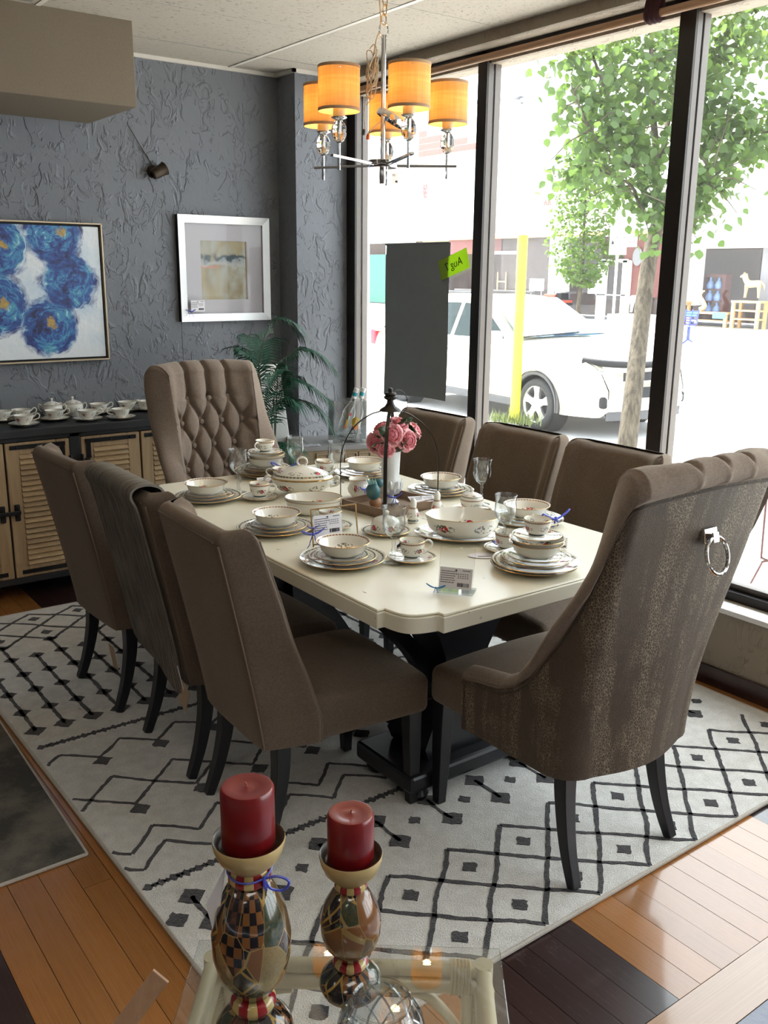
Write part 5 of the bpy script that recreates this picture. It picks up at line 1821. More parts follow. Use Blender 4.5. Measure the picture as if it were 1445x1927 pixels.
leafm = G(); leafm.grid(lambda u, v: ((v - .5) * .040 * sin(pi * min(1, .06 + u * .94)) ** .75, -.004 * sin(u * 3) + abs(v - .5) * .012, u * .062), 9, 5)
LEAF = leafm.mesh('leaf', M_['rleaf'], 60); LEAFL = leafm.mesh('leaf', M_['rleaf_light'], 60)
def rose(loc, direction, size, lab, seed, nleaf=2, light=False):
    rq = random.Random(seed)
    R3 = Vector((0, 0, 1)).rotation_difference(Vector(direction).normalized()).to_euler()
    r = thing('rose', lab, 'rose', tuple(loc), group='pink roses in the vase')
    h = bpy.data.objects.new('bloom', None); COL.objects.link(h); h.parent = r; h.rotation_euler = R3; h.scale = (size,) * 3
    for ring, (k, n, rad, tilt) in enumerate(((0, 4, .003, 0), (0, 5, .007, 6), (1, 5, .010, 12), (1, 6, .014, 20), (2, 6, .017, 32), (3, 6, .020, 46), (4, 6, .021, 64))):
        for q in range(n):
            a = 2 * pi * (q + ring * .37) / n + rq.uniform(-.12, .12)
            o = place(PET[k], 'petal', h, (rad * cos(a), rad * sin(a), -.004 - ring * .0018))
            o.rotation_euler = (Matrix.Rotation(a - pi / 2, 3, 'Z') @ Matrix.Rotation(radians(-tilt + rq.uniform(-4, 4)), 3, 'X') @ Matrix.Rotation(pi, 3, 'Z')).to_euler()
    base = Vector(vp) + Vector((0, 0, .12)) - Vector(loc)
    g = G(); g.tube(spline([-Vector(direction).normalized() * .004, -Vector(direction).normalized() * .03 , base.lerp(Vector((0, 0, 0)), .25), base], 4), .0018, 6); g.build('stem', M_['palm_stem'], r)
    g = G(); g.ball((0, 0, -.012), .012, 10, 6, sc=(1, 1, .8)); o = g.build('calyx', M_['palm_stem'], r); o.rotation_euler = R3; o.scale = (size,) * 3
    for q in range(nleaf):
        a = rq.uniform(0, 2 * pi)
        o = place(LEAFL if light and q == 0 else LEAF, 'leaf', r, -Vector(direction).normalized() * .012)
        d = Vector((cos(a), sin(a), .25 + rq.uniform(-.4, .3)))
        o.rotation_euler = (Vector((0, 0, 1)).rotation_difference(d.normalized())).to_euler()
    return r
def vr(px, py, dv): return at_y(px, py, vp.y + dv)
rose(vr(737, 818, -.045), (-.45, -.85, .25), .74, 'pink rose at the front, just right of the arch bar', 1)
rose(vr(769, 829, -.055), (.05, -.95, .15), .70, 'pink rose at the front right of the bouquet, with a pale leaf', 2, 3, True)
rose(vr(706, 833, .0), (-.9, -.45, .0), .70, 'pink rose drooping at the left side of the bouquet', 3)
rose(vr(752, 797, .01), (.05, -.6, .75), .68, 'pink rose at the top of the bouquet', 4, 3)
rose(vr(783, 808, .03), (.8, -.3, .5), .62, 'pink rose at the back right, by the rear chair', 5, 2)
rose(vr(716, 804, .03), (-.6, .1, .8), .64, 'pink rose at the back left, behind the arch bar', 6, 2)
rose(vr(727, 846, -.03), (-.4, -.9, -.1), .6, 'pink rose low at the front left of the bouquet', 7, 2)
# wooden-footed bird and cards on the tray
bp = Mt @ Vector((-.082, -.012, .0085))
r = thing('bird_figurine', 'small teal bird figurine perched on turned wooden balls in the tray', 'figurine', tuple(bp), radians(20))
M_['teal'] = plain('teal_painted_wood', (.045, .14, .155), .45); M_['tealwing'] = plain('pale_teal_feather_paint', (.22, .42, .43), .5); M_['turned'] = plain('turned_wood', (.34, .17, .085), .5, var=.12)
g = G(); g.lathe([(.0005, 0), (.020, 0), (.021, .006), (.014, .010), (.020, .018), (.0235, .028), (.020, .040), (.012, .046), (.0005, .047)], 24); g.build('stand', M_['turned'], r)
g = G(); g.ball((0, 0, .074), .028, 20, 14, sc=(.82, 1.0, 1.15), M=Matrix.Rotation(radians(-12), 4, 'Y')); g.ball((.017, -.004, .099), .017, 16, 10); g.build('body', M_['teal'], r, smooth=80)
for k in range(4):
    g = G(); g.tube([(-.008 - .004 * k, -.012 + .006 * k, .088), (-.022 - .004 * k, -.014 + .007 * k, .108), (-.028 - .005 * k, -.015 + .009 * k, .126)], [.004, .0042, .0008], 6); g.build('tail_feather', M_['tealwing'], r)
g = G(); g.lathe([(.004, 0), (.0005, .013)], 10, M=Matrix.Translation((.032, -.006, .100)) @ Matrix.Rotation(radians(100), 4, 'Y')); g.build('beak', M_['turned'], r)
for sg in (-1, 1):
    g = G(); g.ball((.024, -.004 + sg * .0145, .103), .0028, 8, 6); g.build('eye', M_['ink'], r)
r = thing('price_tag', 'cream tag lying in the tray beside the bird', 'card', tuple(Mt @ Vector((-.085, -.055, .0092))), radians(-15), group='loose price tags'); card(r, .055, .032, 'card', lines=2, head=False, mat=plain('cream_card', (.68, .62, .52), .7, var=.02), M=Matrix.Rotation(radians(-88), 4, 'X'))
r = thing('price_tag', 'white price tag resting on the right edge of the wooden tray', 'card', tuple(Mt @ Vector((.088, -.088, .0365))), radians(-20), group='loose price tags'); card(r, .10, .058, 'card', M=Matrix.Rotation(radians(-82), 4, 'X'))

# ------------------------------------------------------------------ tea set on the sideboard
SZ = .866
def low_cup(px, py, lab, ang):
    p = at_z(px, py, SZ)
    p.y = min(p.y, YB - .085)
    single(pm_saucer, 'saucer', 'china saucer under the %s' % lab, 'saucer', tuple(p), rr.uniform(0, 6), 'saucers on the sideboard')
    c = thing('teacup', lab, 'cup', (p.x, p.y, SZ + .0068), ang, 'low teacups on the sideboard')
    R, H = .049, .047
    g = G()
    g.lathe([(R * .52, 0), (R * .50, .006), (R * .62, .010), (R * .82, H * .45), (R * .93, H * .75), (R, H)], 36, 0)
    g.lathe([(R, H), (R - .002, H), (R * .9, H * .72), (R * .76, H * .4), (R * .4, .012), (.0005, .011)], 36, 1)
    g.build('bowl', [M_['c_servside'], M_['china']], c, smooth=60)
    g = G(); g.tube(spline([(R * .93, 0, H * .78), (R + .012, 0, H * 1.10), (R + .024, 0, H * .98), (R + .020, 0, H * .62), (R * .84, 0, H * .42)], 6), .003, 8); g.build('handle', M_['china'], c)
for (px, py), lab, a in (((46, 801), 'low teacup at the front left of the sideboard', 10), ((103.5, 791), 'low teacup at the front, second from the left on the sideboard', 15), ((165.7, 791), 'low teacup at the front, below the right flower', 20), ((228, 788), 'low teacup at the front right of the sideboard', -150),
                         ((184, 777), 'low teacup in the rear row behind two others', 10), ((222, 768), 'low teacup at the rear right of the sideboard, handle raised', 20), ((22, 781), 'low teacup at the rear left of the sideboard', 15), ((4, 793), 'low teacup cut by the left picture edge', 10), ((276, 772), 'low teacup half hidden by the tufted armchair', 160)):
    low_cup(px, py, lab, radians(a - 30))
for (px, py), lab in (((81, 777), 'lidded two-handled sugar bowl at the back of the sideboard'), ((127, 777), 'lidded rose-painted jar at the back of the sideboard')):
    p = at_z(px, py, SZ); p.y = min(p.y, YB - .075)
    c = thing('lidded_jar', lab, 'sugar bowl', tuple(p), radians(-30), 'lidded jars on the sideboard')
    g = G(); g.lathe([(.0005, .003), (.034, .003), (.036, 0), (.037, .005), (.046, .018), (.053, .038), (.052, .056), (.049, .060)], 36); g.build('body', M_['c_servside'], c, smooth=60)
    g = G(); g.lathe([(.050, .060), (.051, .063), (.040, .072), (.020, .079), (.005, .083), (.004, .088), (.008, .093), (.005, .099), (.0005, .100)], 32); g.build('lid', M_['c_small'], c, smooth=60)
    for sg in (-1, 1):
        g = G(); g.tube(spline([(sg * .050, 0, .055), (sg * .064, 0, .068), (sg * .071, 0, .052), (sg * .062, 0, .034), (sg * .052, 0, .030)], 5), .003, 8); g.build('handle', M_['china'], c)
p = at_z(276, 764, SZ)

# ------------------------------------------------------------------ throw on the middle chair, hang tags
def throw():
    ch = CH[1]
    t = T('grey_woven_throw', .9, 0, (.1, .09, .08), .1)
    x, y, z = t.xyz()
    wv = t.m('SINE', y * 520.0) * t.m('SINE', z * 380.0)
    bnd = t.noise(1, 3, t.vec(y * 60.0, 0, z * 8.0))
    t.col(t.mix(t.ramp(wv * .25 + bnd, [(.35, 0), (.7, 1)]), (.10, .089, .076), (.29, .26, .22)))
    t.bump(wv, .6, .004)
    r = thing('throw', 'grey woven throw folded over the back of the middle left chair', 'throw', tuple(ch.location), ch.rotation_euler.z)
    xr_ = lambda z: -.249 - .132 * ((z - .33) / .655) ** 1.12
    prof = [(xr_(z), z) for z in (.36, .385, .42, .48, .64, .80, .93)] + [(-.386, .972), (-.380, .988), (-.356, .994), (-.330, .990), (-.308, .976), (-.296, .93), (-.278, .86), (-.262, .80)]
    path = spline([(a, 0, b) for a, b in prof], 4)
    n = len(path)
    g = G()
    def f(u, v, off):
        p = path[int(round(u * (n - 1)))]
        i = int(round(u * (n - 1)))
        t_ = (path[min(i + 1, n - 1)] - path[max(i - 1, 0)]).normalized(); o = Vector((-t_.z, 0, t_.x))
        y = lerp(-.190, .214, v)
        rip = .004 * sin(v * 9 + u * 3) * (1 - smooth(.0, .5, u))
        q = p + o * (.008 + off + rip)
        zz = q.z - (.06 * (1 - v) * (1 - smooth(0, .25, u)) if True else 0) + .05 * (1 - smooth(0, .2, u)) * v * .6
        return (q.x, y, zz)
    g.grid(lambda u, v: f(u, v, 0), n, 16, flip=True); g.grid(lambda u, v: f(u, v, .007), n, 16)
    for v in (0, 1): g.grid(lambda u, w_, v=v: f(u, v, .007 * w_), n, 2, 1, flip=(v == 1))
    g.grid(lambda u, v: f(0, v, .007 * u), 2, 16); g.grid(lambda u, v: f(1, v, .007 * u), 2, 16, flip=True)
    g.build('cloth', [t.mat, plain('throw_hem', (.17, .15, .125), .9)], r, smooth=60)
    g = G(); g.box(-.001, .001, -.03, .03, -.045, .045, M=Matrix.Translation((-.270, -.205, .315)) @ Matrix.Rotation(radians(24), 4, 'X')); g.build('price_tag', M_['kraft'], r, smooth=0)
    g = G(); g.tube([(-.285, -.20, .42), (-.275, -.205, .36), (-.265, -.21, .31)], .0014, 5); g.build('tag_string', M_['tag'], r)
throw()
c1 = CH[2]
g = G(); g.box(-.0008, .0008, -.021, .021, -.048, .048, M=Matrix.Translation((-.256, -.186, .235)) @ Matrix.Rotation(radians(-8), 4, 'Y')); g.build('price_tag', M_['kraft'], c1, smooth=0)

# ------------------------------------------------------------------ chandelier
def chandelier():
    HX, HY, HZ = 1.905, 2.595, 1.945
    r = thing('chandelier', 'five-arm chrome chandelier with lit amber drum shades and crystal stems', 'chandelier', (HX, HY, HZ))
    ch = M_['chrome']
    g = G(); g.lathe([(.0005, .004), (.046, .004), (.048, .007), (.048, .026), (.046, .028), (.0005, .028)], 36); g.build('hub', ch, r)
    g = G(); g.lathe([(.0005, -.045), (.010, -.045), (.011, -.02), (.010, .004), (.0005, .005)], 16); g.build('finial', ch, r)
    g = G(); g.tube([(0, 0, .028), (0, 0, .40)], .0075, 14); g.build('rod', ch, r)
    g = G(); g.tube([(.017 * cos(a), 0, .415 + .024 * sin(a)) for a in [2 * pi * k / 20 for k in range(20)]], .0028, 6, closed=True); g.build('loop', ch, r)
    link = G(); link.tube([(.009 * cos(a), 0, .017 * sin(a)) for a in [2 * pi * k / 16 for k in range(16)]], .0018, 5, closed=True)
    lk = link.mesh('chain_link', M_['brass'], 60)
    n = 12
    for k in range(n): place(lk, 'chain_link', r, (.004 * sin(k), 0, .445 + k * .0272), (0, 0, pi / 2 * (k % 2)))
    t = T('amber_linen_shade', .8, 0, (.62, .40, .20))
    th = t.noise(140, 2, t.scale(1, 1, .06)) * .5 + t.noise(140, 2, t.scale(.06, .06, 1)) * .5
    cc = t.mix(t.ramp(th, [(.36, 0), (.66, 1)]), (.66, .47, .24), (.80, .62, .36)); t.col(cc)
    tl = t.n('BsdfTranslucent'); t.lk(tl.inputs[0], cc)
    ms = t.n('MixShader'); ms.inputs[0].default_value = .55
    t.nt.links.new(t.b.outputs[0], ms.inputs[1]); t.nt.links.new(tl.outputs[0], ms.inputs[2]); t.nt.links.new(ms.outputs[0], t.out.inputs['Surface'])
    shade_m = t.mat
    trim = plain('shade_trim', (.50, .33, .20), .8)
    ivory = plain('ivory_candle_cover', (.72, .62, .42), .4)
    tc_ = T('cut_crystal', .0, 0, (.98, .95, .88)); tc_.set('Transmission Weight', 1.0); tc_.set('IOR', 1.5); crys = tc_.mat
    bulb = T('lit_bulb'); bulb.set('Emission Color', (1.0, .66, .26, 1)); bulb.set('Emission Strength', 78.0)
    shm = G(); R = .0635
    shm.lathe([(R, .136), (R * 1.0, .264), (R - .0012, .264), (R - .0012, .136)], 48)
    sm = shm.mesh('shade', shade_m, 60)
    tr1 = G(); tr1.lathe([(R + .0006, .136), (R + .0012, .137), (R + .0012, .144), (R + .0006, .145)], 48); tr1m = tr1.mesh('bottom_trim', trim, 60)
    tr2 = G(); tr2.lathe([(R + .0006, .256), (R + .0012, .257), (R + .0012, .264), (R + .0003, .265)], 48); tr2m = tr2.mesh('top_trim', trim, 60)
    cr = G(); cr.lathe([(.006, .046), (.014, .052), (.0215, .066), (.0235, .080), (.0215, .094), (.014, .108), (.006, .114)], 12); crm = cr.mesh('crystal', crys, 20)
    cov = G(); cov.lathe([(.0005, .120), (.0185, .120), (.0185, .156), (.0175, .1565), (.0005, .156)], 24); covm = cov.mesh('candle_cover', ivory, 60)
    cup = G(); cup.lathe([(.0005, .112), (.010, .112), (.024, .118), (.0245, .120), (.0005, .1205)], 24); cupm = cup.mesh('drip_pan', ch, 60)
    blm = G().ball((0, 0, .205), .021, 16, 10, sc=(1, 1, 1.3)).mesh('bulb', bulb.mat, 60)
    stm = G(); stm.tube([(0, 0, -.032), (0, 0, .116)], .0045, 10); stmm = stm.mesh('stem', ch, 60)
    spi = G()
    for a in (0, 2 * pi / 3, 4 * pi / 3): spi.tube([(.012 * cos(a), .012 * sin(a), .250), (R * cos(a), R * sin(a), .250)], .0012, 5)
    spi.tube([(.012 * cos(a), .012 * sin(a), .250) for a in [2 * pi * k / 12 for k in range(12)]], .0014, 5, closed=True); spim = spi.mesh('shade_spider', ch, 60)
    for ang, dz in ((121, 0), (195, .008), (255, .012), (334, .004), (50, -.004)):
        a = radians(ang); d = Vector((cos(a), sin(a), 0))
        g = G(); g.bar(d * .040 + Vector((0, 0, .012)), d * .248 + Vector((0, 0, .012 + dz)), .012, .008); arm = g.build('arm', ch, r, smooth=0, bevel=.001)
        L0 = d * .215 + Vector((0, 0, dz + .004))
        st = place(stmm, 'stem', r, L0)
        place(crm, 'crystal', st); place(cupm, 'drip_pan', st); place(covm, 'candle_cover', st)
        place(blm, 'bulb', st)
        sh = place(sm, 'shade', r, L0)
        place(tr1m, 'bottom_trim', sh); place(tr2m, 'top_trim', sh); place(spim, 'shade_spider', sh)
    # loose canopy slipped down the rod, bundled lamp cord and wire nuts
    g = G(); g.lathe([(.048, 0), (.052, .002), (.052, .018), (.049, .022), (.012, .026), (.012, .024), (.047, .020), (.050, .016), (.046, 0)], 36)
    g.build('canopy', ch, r, loc=(.035, .01, .150), rot=(radians(18), radians(24), 0))
    rr2 = random.Random(2)
    g = G()
    for q in range(5):
        pts = []
        for k in range(18):
            a = 2 * pi * k / 9 + q
            pts.append(Vector((-.045 + .018 * cos(a) + .004 * rr2.uniform(-1, 1), .0 + .012 * sin(a) + rr2.uniform(-.004, .004), .262 + .045 * sin(a + q * .6) + .004 * k - .03 * (q % 2))))
        g.tube(spline(pts, 2), .0018, 5)
    g.build('cord_bundle', plain('clear_lamp_cord', (.50, .40, .26), .35), r)
    cordm = plain('lamp_cord', (.46, .36, .24), .4)
    g = G(); g.tube(spline([(-.045, 0, .30), (-.030, .0, .38), (-.012, .0, .43), (-.02, .0, .55), (-.006, 0, .77)], 5), .0022, 5); g.build('cord', cordm, r)
    g = G(); g.tube(spline([(-.06, 0, .24), (-.075, 0, .17), (-.07, 0, .11)], 5), .0014, 5); g.tube(spline([(.0, 0, .15), (-.03, 0, .13), (-.055, 0, .108)], 5), .0014, 5); g.build('wire', cordm, r)
    g = G(); g.lathe([(.006, 0), (.0055, .012), (.003, .018), (.0005, .0185)], 12); g.build('wire_nut', plain('black_wire_nut', (.02, .02, .02), .4), r, loc=(-.078, 0, .098), rot=(radians(10), 0, 0))
    g = G(); g.lathe([(.006, 0), (.0055, .012), (.003, .018), (.0005, .0185)], 12); g.build('wire_nut', plain('orange_wire_nut', (.75, .13, .02), .4), r, loc=(-.060, 0, .086), rot=(radians(10), 0, 0))
    # price tag with lime sticker hanging from an arm
    c = card(r, .024, .034, 'price_tag', lines=2, head=False, M=Matrix.Translation((.012, -.052, -.03)))
    return r


chandelier()
# ------------------------------------------------------------------ foreground: glass-topped rattan table
GZ = .50
cR, cL = Vector((.975, .968, 0)), Vector((.567, 1.288, 0))
bx_ = (cL - cR).normalized(); WB = (cL - cR).length
by_ = Vector((-bx_.y, bx_.x, 0))
if by_.dot(Vector((-.62, -.785, 0))) < 0: by_ = -by_
# local frame: x from the right to the left back corner reversed so that +x is to the right
GA = atan2(-bx_.y, -bx_.x)
gcen = (cL + cR) / 2 + by_ * .27
r = thing('rattan_table', 'cane-bound rattan side table with a glass top in the foreground', 'table', (gcen.x, gcen.y, 0), GA)
t = T('pale_lacquered_cane', .35); x, y, z = t.xyz(); t.col(t.mix(t.noise(16, 4), (.52, .44, .27), (.68, .60, .40))); t.set('Coat Weight', .2); M_['cane'] = t.mat
M_['bind'] = plain('cane_binding', (.58, .48, .28), .5, var=.08)
hw, hd = WB / 2, .27
g = G(); g.box(-hw, hw, -hd, hd, GZ - .006, GZ); g.build('glass_top', M_['glass'], r, smooth=0, bevel=.002)
inx, iny = hw - .030, hd - .030
def ccane(a, b, rad, nm='cane_rail'):
    g = G(); g.tube([a, Vector(a).lerp(Vector(b), .5), b], rad, 12); g.build(nm, M_['cane'], r)
for sy in (1, -1):
    ccane((-inx, sy * iny, GZ - .020), (inx, sy * iny, GZ - .020), .013); ccane((-inx, sy * (iny - .004), GZ - .048), (inx, sy * (iny - .004), GZ - .048), .014)
for sx in (1, -1):
    ccane((sx * inx, -iny, GZ - .021), (sx * inx, iny, GZ - .021), .0135); ccane((sx * (inx - .003), -iny, GZ - .049), (sx * (inx - .003), iny, GZ - .049), .014)
    for sy in (1, -1):
        ccane((sx * inx, sy * iny, .0), (sx * inx, sy * iny, GZ - .008), .0165, 'leg')
        ccane((sx * (inx - .026), sy * (iny - .004), .0), (sx * (inx - .026), sy * (iny - .004), GZ - .06), .010, 'inner_leg')
        g = G()
        for k in range(6): g.tube([(sx * inx + .0180 * cos(a), sy * iny + .0180 * sin(a), GZ - .062 - .006 * k) for a in [2 * pi * q / 16 for q in range(16)]], .0030, 5, closed=True)
        g.build('leg_binding', M_['bind'], r)
        g = G()
        for k in range(6): g.tube([(sx * (inx - .024 - .006 * k), sy * (iny - .002) + .0185 * cos(a), GZ - .034 + .031 * sin(a)) for a in [2 * pi * q / 16 for q in range(16)]], .0028, 5, closed=True)
        g.build('rail_binding', M_['bind'], r)
        g = G(); g.tube(spline([(sx * (inx - .006), sy * (iny - .002), .24), (sx * (inx - .03), sy * (iny - .002), .34), (sx * (inx - .085), sy * (iny - .002), .42), (sx * (inx - .135), sy * (iny - .002), GZ - .064)], 5), .009, 10); g.build('bent_brace', M_['cane'], r)
g = G(); g.box(-inx, inx, -iny, iny, .150, .162); g.build('lower_shelf', M_['cane'], r, smooth=0, bevel=.004)

# ------------------------------------------------------------------ painted candlesticks
def painted(name, seed, mode):
    t = T(name, .16, 0, (.3, .2, .1)); t.set('Coat Weight', .7); t.set('Coat Roughness', .06)
    x, y, z = t.xyz()
    th = t.m('ARCTAN2', y, x)
    P_ = t.vec(th * .9 + seed, z * 9.0, seed)
    cell = t.vor(1.55, P_, 'F1', 'Color', .9)
    cs = t.n('SeparateColor'); t.lk(cs.inputs[0], cell)
    cr_, cg_ = V(t, cs.outputs[0]), V(t, cs.outputs[1])
    pal = t.ramp(cr_, [(0, (.12, .075, .035)), (.22, (.26, .19, .09)), (.40, (.025, .045, .03)), (.55, (.20, .075, .025)), (.70, (.06, .015, .02)), (.84, (.30, .23, .12)), (.93, (.05, .06, .09))], 'CONSTANT')
    brush = t.noise(26, 4, t.vec(th * .8, z * 7.0, seed), .7)
    c = t.mix(t.ramp(brush, [(.4, 0), (.7, 1)]) * .55, pal, (.16, .10, .04))
    chk = t.m('SINE', th * 15.0) * t.m('SINE', z * 205.0)
    c = t.mix(t.m('GREATER_THAN', cg_, .76) * t.m('GREATER_THAN', chk, 0.0), c, (.010, .010, .015))
    lat = t.m('MINIMUM', t.m('ABSOLUTE', t.m('SINE', th * 4.0 + z * 70.0)), t.m('ABSOLUTE', t.m('SINE', th * 4.0 - z * 70.0)))
    dk = t.m('LESS_THAN', cg_, .25)
    c = t.mix(dk, c, t.mix(t.m('LESS_THAN', lat, .22), (.018, .016, .018), (.36, .22, .05)))
    edge = t.vor(1.55, P_, 'DISTANCE_TO_EDGE', 'Distance', .9)
    c = t.mix(t.m('LESS_THAN', edge, .011), c, (.30, .20, .07))
    t.col(c)
    return t.mat
def striped(name):
    t = T(name, .18); t.set('Coat Weight', .6); t.set('Coat Roughness', .06)
    x, y, z = t.xyz(); th = t.m('ARCTAN2', y, x)
    s_ = t.m('SINE', th * 7.0 + .6)
    t.col(t.mix(t.ramp(s_ * .5 + .5, [(.49, 0), (.51, 1)]), (.55, .40, .15), (.30, .010, .018)))
    return t.mat
M_['stripe'] = striped('red_cream_striped_band')
M_['cream_gilt'] = plain('crackled_cream_gilt', (.50, .36, .16), .22, var=.12, nscale=20)
M_['cup_dark'] = plain('dark_cup_inside', (.06, .04, .025), .3)
t = T('red_candle_wax', .30, 0, (.20, .004, .006)); t.set('Subsurface Weight', .12); t.set('Subsurface Radius', (.012, .002, .001)); t.set('Subsurface Scale', .6); t.set('Coat Weight', .25); t.set('Coat Roughness', .18)
t.col(t.mix(t.noise(30, 3), (.12, .003, .005), (.21, .006, .008))); M_['wax'] = t.mat
M_['wick'] = plain('burnt_wick', (.35, .10, .04), .8)


def candlestick(pos, cup_z, ch_, lab_h, lab_c, seed, ribbon=False):
    """cup_z: height of the candle's foot above the table top"""
    k = cup_z / .345
    r = thing('candlestick', lab_h, 'candlestick', (pos[0], pos[1], GZ), seed)
    m = painted('painted_patchwork_%d' % int(seed * 10), seed, 0)
    def zz(v): return v * k
    R = .052
    segs = (('base', m, [(.0005, 0), (.046, 0), (.056, .008), (.060, .024), (.056, .044), (.042, .062), (.027, .072), (.0005, .073)]),
            ('collar', M_['stripe'], [(.0005, .070), (.024, .070), (.031, .075), (.034, .084), (.031, .094), (.025, .098), (.0005, .099)]),
            ('body', m, [(.0005, .096), (.023, .096), (.033, .112), (.050, .140), (.0565, .170), (.0575, .205), (.050, .245), (.037, .275), (.027, .292), (.0005, .294)]),
            ('neck', M_['stripe'], [(.0005, .290), (.027, .290), (.031, .296), (.030, .306), (.027, .314), (.0005, .315)]))
    for nm, mat, pr in segs:
        sc_ = 1.0 if k > .9 else .84
        g = G(); g.lathe([(max(.0005, a * sc_) if a > .001 else .0005, zz(b)) for a, b in pr], 44); g.build(nm, mat, r, smooth=60)
    z0 = zz(.313); sc_ = 1.0 if k > .9 else .96
    g = G(); g.lathe([(a * sc_, z0 + b) for a, b in [(.0005, 0), (.026, 0), (.034, .008), (.043, .018), (.049, .032), (.0515, .044), (.0505, .047)]], 44); g.build('cup', M_['cream_gilt'], r, smooth=60)
    g = G(); g.lathe([(a * sc_, z0 + b) for a, b in [(.0505, .047), (.0475, .046), (.045, .034), (.040, zz(.345) - z0 - .001 if False else .030), (.0005, .030)]], 44); g.build('cup_inside', M_['cup_dark'], r, smooth=60)
    zc_ = GZ + z0 + .0305
    c = thing('candle', lab_c, 'candle', (pos[0], pos[1], zc_), seed, 'red pillar candles')
    cr_ = .0375 * sc_
    g = G(); g.lathe([(.0005, 0), (cr_ - .001, 0), (cr_, .002), (cr_, ch_ - .007), (cr_ - .0025, ch_ - .002), (cr_ - .006, ch_ - .0015), (cr_ * .55, ch_ - .004), (cr_ * .25, ch_ - .0045), (.0005, ch_ - .003)], 44, lobes=lambda a, i: 1 + (.012 * sin(3 * a + 1) if 3 <= i <= 6 else 0)); g.build('wax', M_['wax'], c, smooth=50)
    g = G(); g.tube([(0, 0, ch_ - .006), (.001, 0, ch_ + .001), (.003, .001, ch_ + .004)], .0012, 6); g.build('wick', M_['wick'], c)
    return r


c1 = at_z(468, 1585, .845)
cs = candlestick((c1.x, c1.y), .338, .098, 'tall painted patchwork candlestick with a blue ribbon, nearest the viewer', 'red pillar candle on the tall candlestick', 2.1)
# its tag and ribbon
g = G(); z0 = .313 * .338 / .345 - .004
cs.rotation_euler = (0, 0, 0)
g.tube([(.0315 * cos(a), .0315 * sin(a), z0 - .002 * sin(a * 2)) for a in [2 * pi * q / 24 for q in range(24)]], .0016, 5, closed=True)
fr_ = Vector((RT.x, RT.y, 0)).normalized(); fc = Vector((-_fwd.x, -_fwd.y, 0)).normalized()
kp = fc * .022 + fr_ * .024
g.tube(spline([kp + Vector((0, 0, z0)), kp + fr_ * .018 + Vector((0, 0, z0 + .004)), kp + fr_ * .034 + Vector((0, 0, z0 - .004)), kp + fr_ * .026 + Vector((0, 0, z0 - .018)), kp + fr_ * .008 + Vector((0, 0, z0 - .016)), kp + Vector((0, 0, z0 - .002))], 5), .0020, 5)
g.tube(spline([kp + Vector((0, 0, z0 + .004)), kp + fc * .004 + Vector((0, 0, z0 - .008)), kp + fr_ * .002 + Vector((0, 0, z0 - .018))], 4), .0022, 5)
g.build('ribbon', M_['ribbon'], cs)
tg = G(); tv = [(-.033, .006, z0), (-.034, .024, z0 + .008), (-.066, .030, z0 - .055), (-.070, .004, z0 - .070), (-.053, -.004, z0 - .092)]
tg.add([fr_ * a + fc * b + Vector((0, 0, c_)) for a, b, c_ in [(-.033, .004, z0 + .006), (-.062, .010, z0 - .052), (-.052, .016, z0 - .090), (-.040, .018, z0 - .05)]], [(0, 1, 2, 3)])
o = tg.build('price_tag', M_['tag'], cs, smooth=0); sd = o.modifiers.new('thick', 'SOLIDIFY'); sd.thickness = .0008
c2 = at_z(660, 1622, .735)
candlestick((c2.x, c2.y), .226, .088, 'short painted patchwork candlestick behind the crystal bowl', 'red pillar candle on the short candlestick', 4.4)

# cut crystal bowl
bc = at_z(716, 1998, GZ)
r = thing('crystal_bowl', 'round cut crystal rose bowl at the bottom edge of the picture', 'bowl', (bc.x, bc.y, GZ + .001), .4)
g = G(); Rb = .062
pr = [(.0005, .0), (.030, 0), (.034, .003)] + [(Rb * sin(a), .058 - Rb * cos(a) * .95) for a in [radians(q) for q in range(40, 136, 12)]] + [(.044, .104), (.0455, .107), (.043, .108)]
pr += [(.0405, .104), (Rb * .90 * sin(radians(124)), .058 + .055 * .56), (Rb * .92, .058), (Rb * .80, .030), (.03, .012), (.0005, .010)]
g.lathe(pr, 48, lobes=lambda a, i: 1 + (.012 * cos(12 * a) if 4 <= i <= 9 else 0)); g.build('body', M_['glass'], r, smooth=40)
M_['cut'] = glassy('cut_facets', (.80, .83, .86), 1.0, .05, base=.30, edge=(.3, .3, .3))
for k in range(12):
    a0 = 2 * pi * k / 12
    for sg in (-1, 1):
        g = G(); g.tube([(Rb * 1.012 * sin(radians(q)) * cos(a0 + sg * (q - 90) * .012), Rb * 1.012 * sin(radians(q)) * sin(a0 + sg * (q - 90) * .012), .058 - Rb * cos(radians(q)) * .95) for q in range(50, 128, 11)], .0017, 4); g.build('cut_groove', M_['cut'], r, smooth=0)

# wooden stick with a wire ring, leaning on the rattan table
T0 = at_z(303, 1836, .455); B0 = Vector((T0.x - .36, T0.y + .10, .0))
d_ = ray(246, 1927)
r = thing('wooden_stick', 'flat pale wooden stick with a blue wire ring, left of the rattan table', 'stick', (B0.x, B0.y, 0))
ax = (T0 - B0)
side = ax.cross(ray(270, 1880)).normalized()
g = G()
nn = side.cross(ax.normalized()).normalized()
vs = []
for p, wd in ((Vector((0, 0, .002)), .034), (ax, .034)):
    for a, b in ((-1, -1), (1, -1), (1, 1), (-1, 1)): vs.append(p + side * (wd / 2 * a) + nn * (.004 * b))
g.add(vs, [(3, 2, 1, 0), (4, 5, 6, 7), (0, 1, 5, 4), (1, 2, 6, 5), (2, 3, 7, 6), (3, 0, 4, 7)])
g.build('blade', wood('pale_stick_wood', (.46, .27, .16), (.56, .36, .23), .5, 'z', per=False).mat, r, smooth=0, bevel=.001)
p = ax * .80
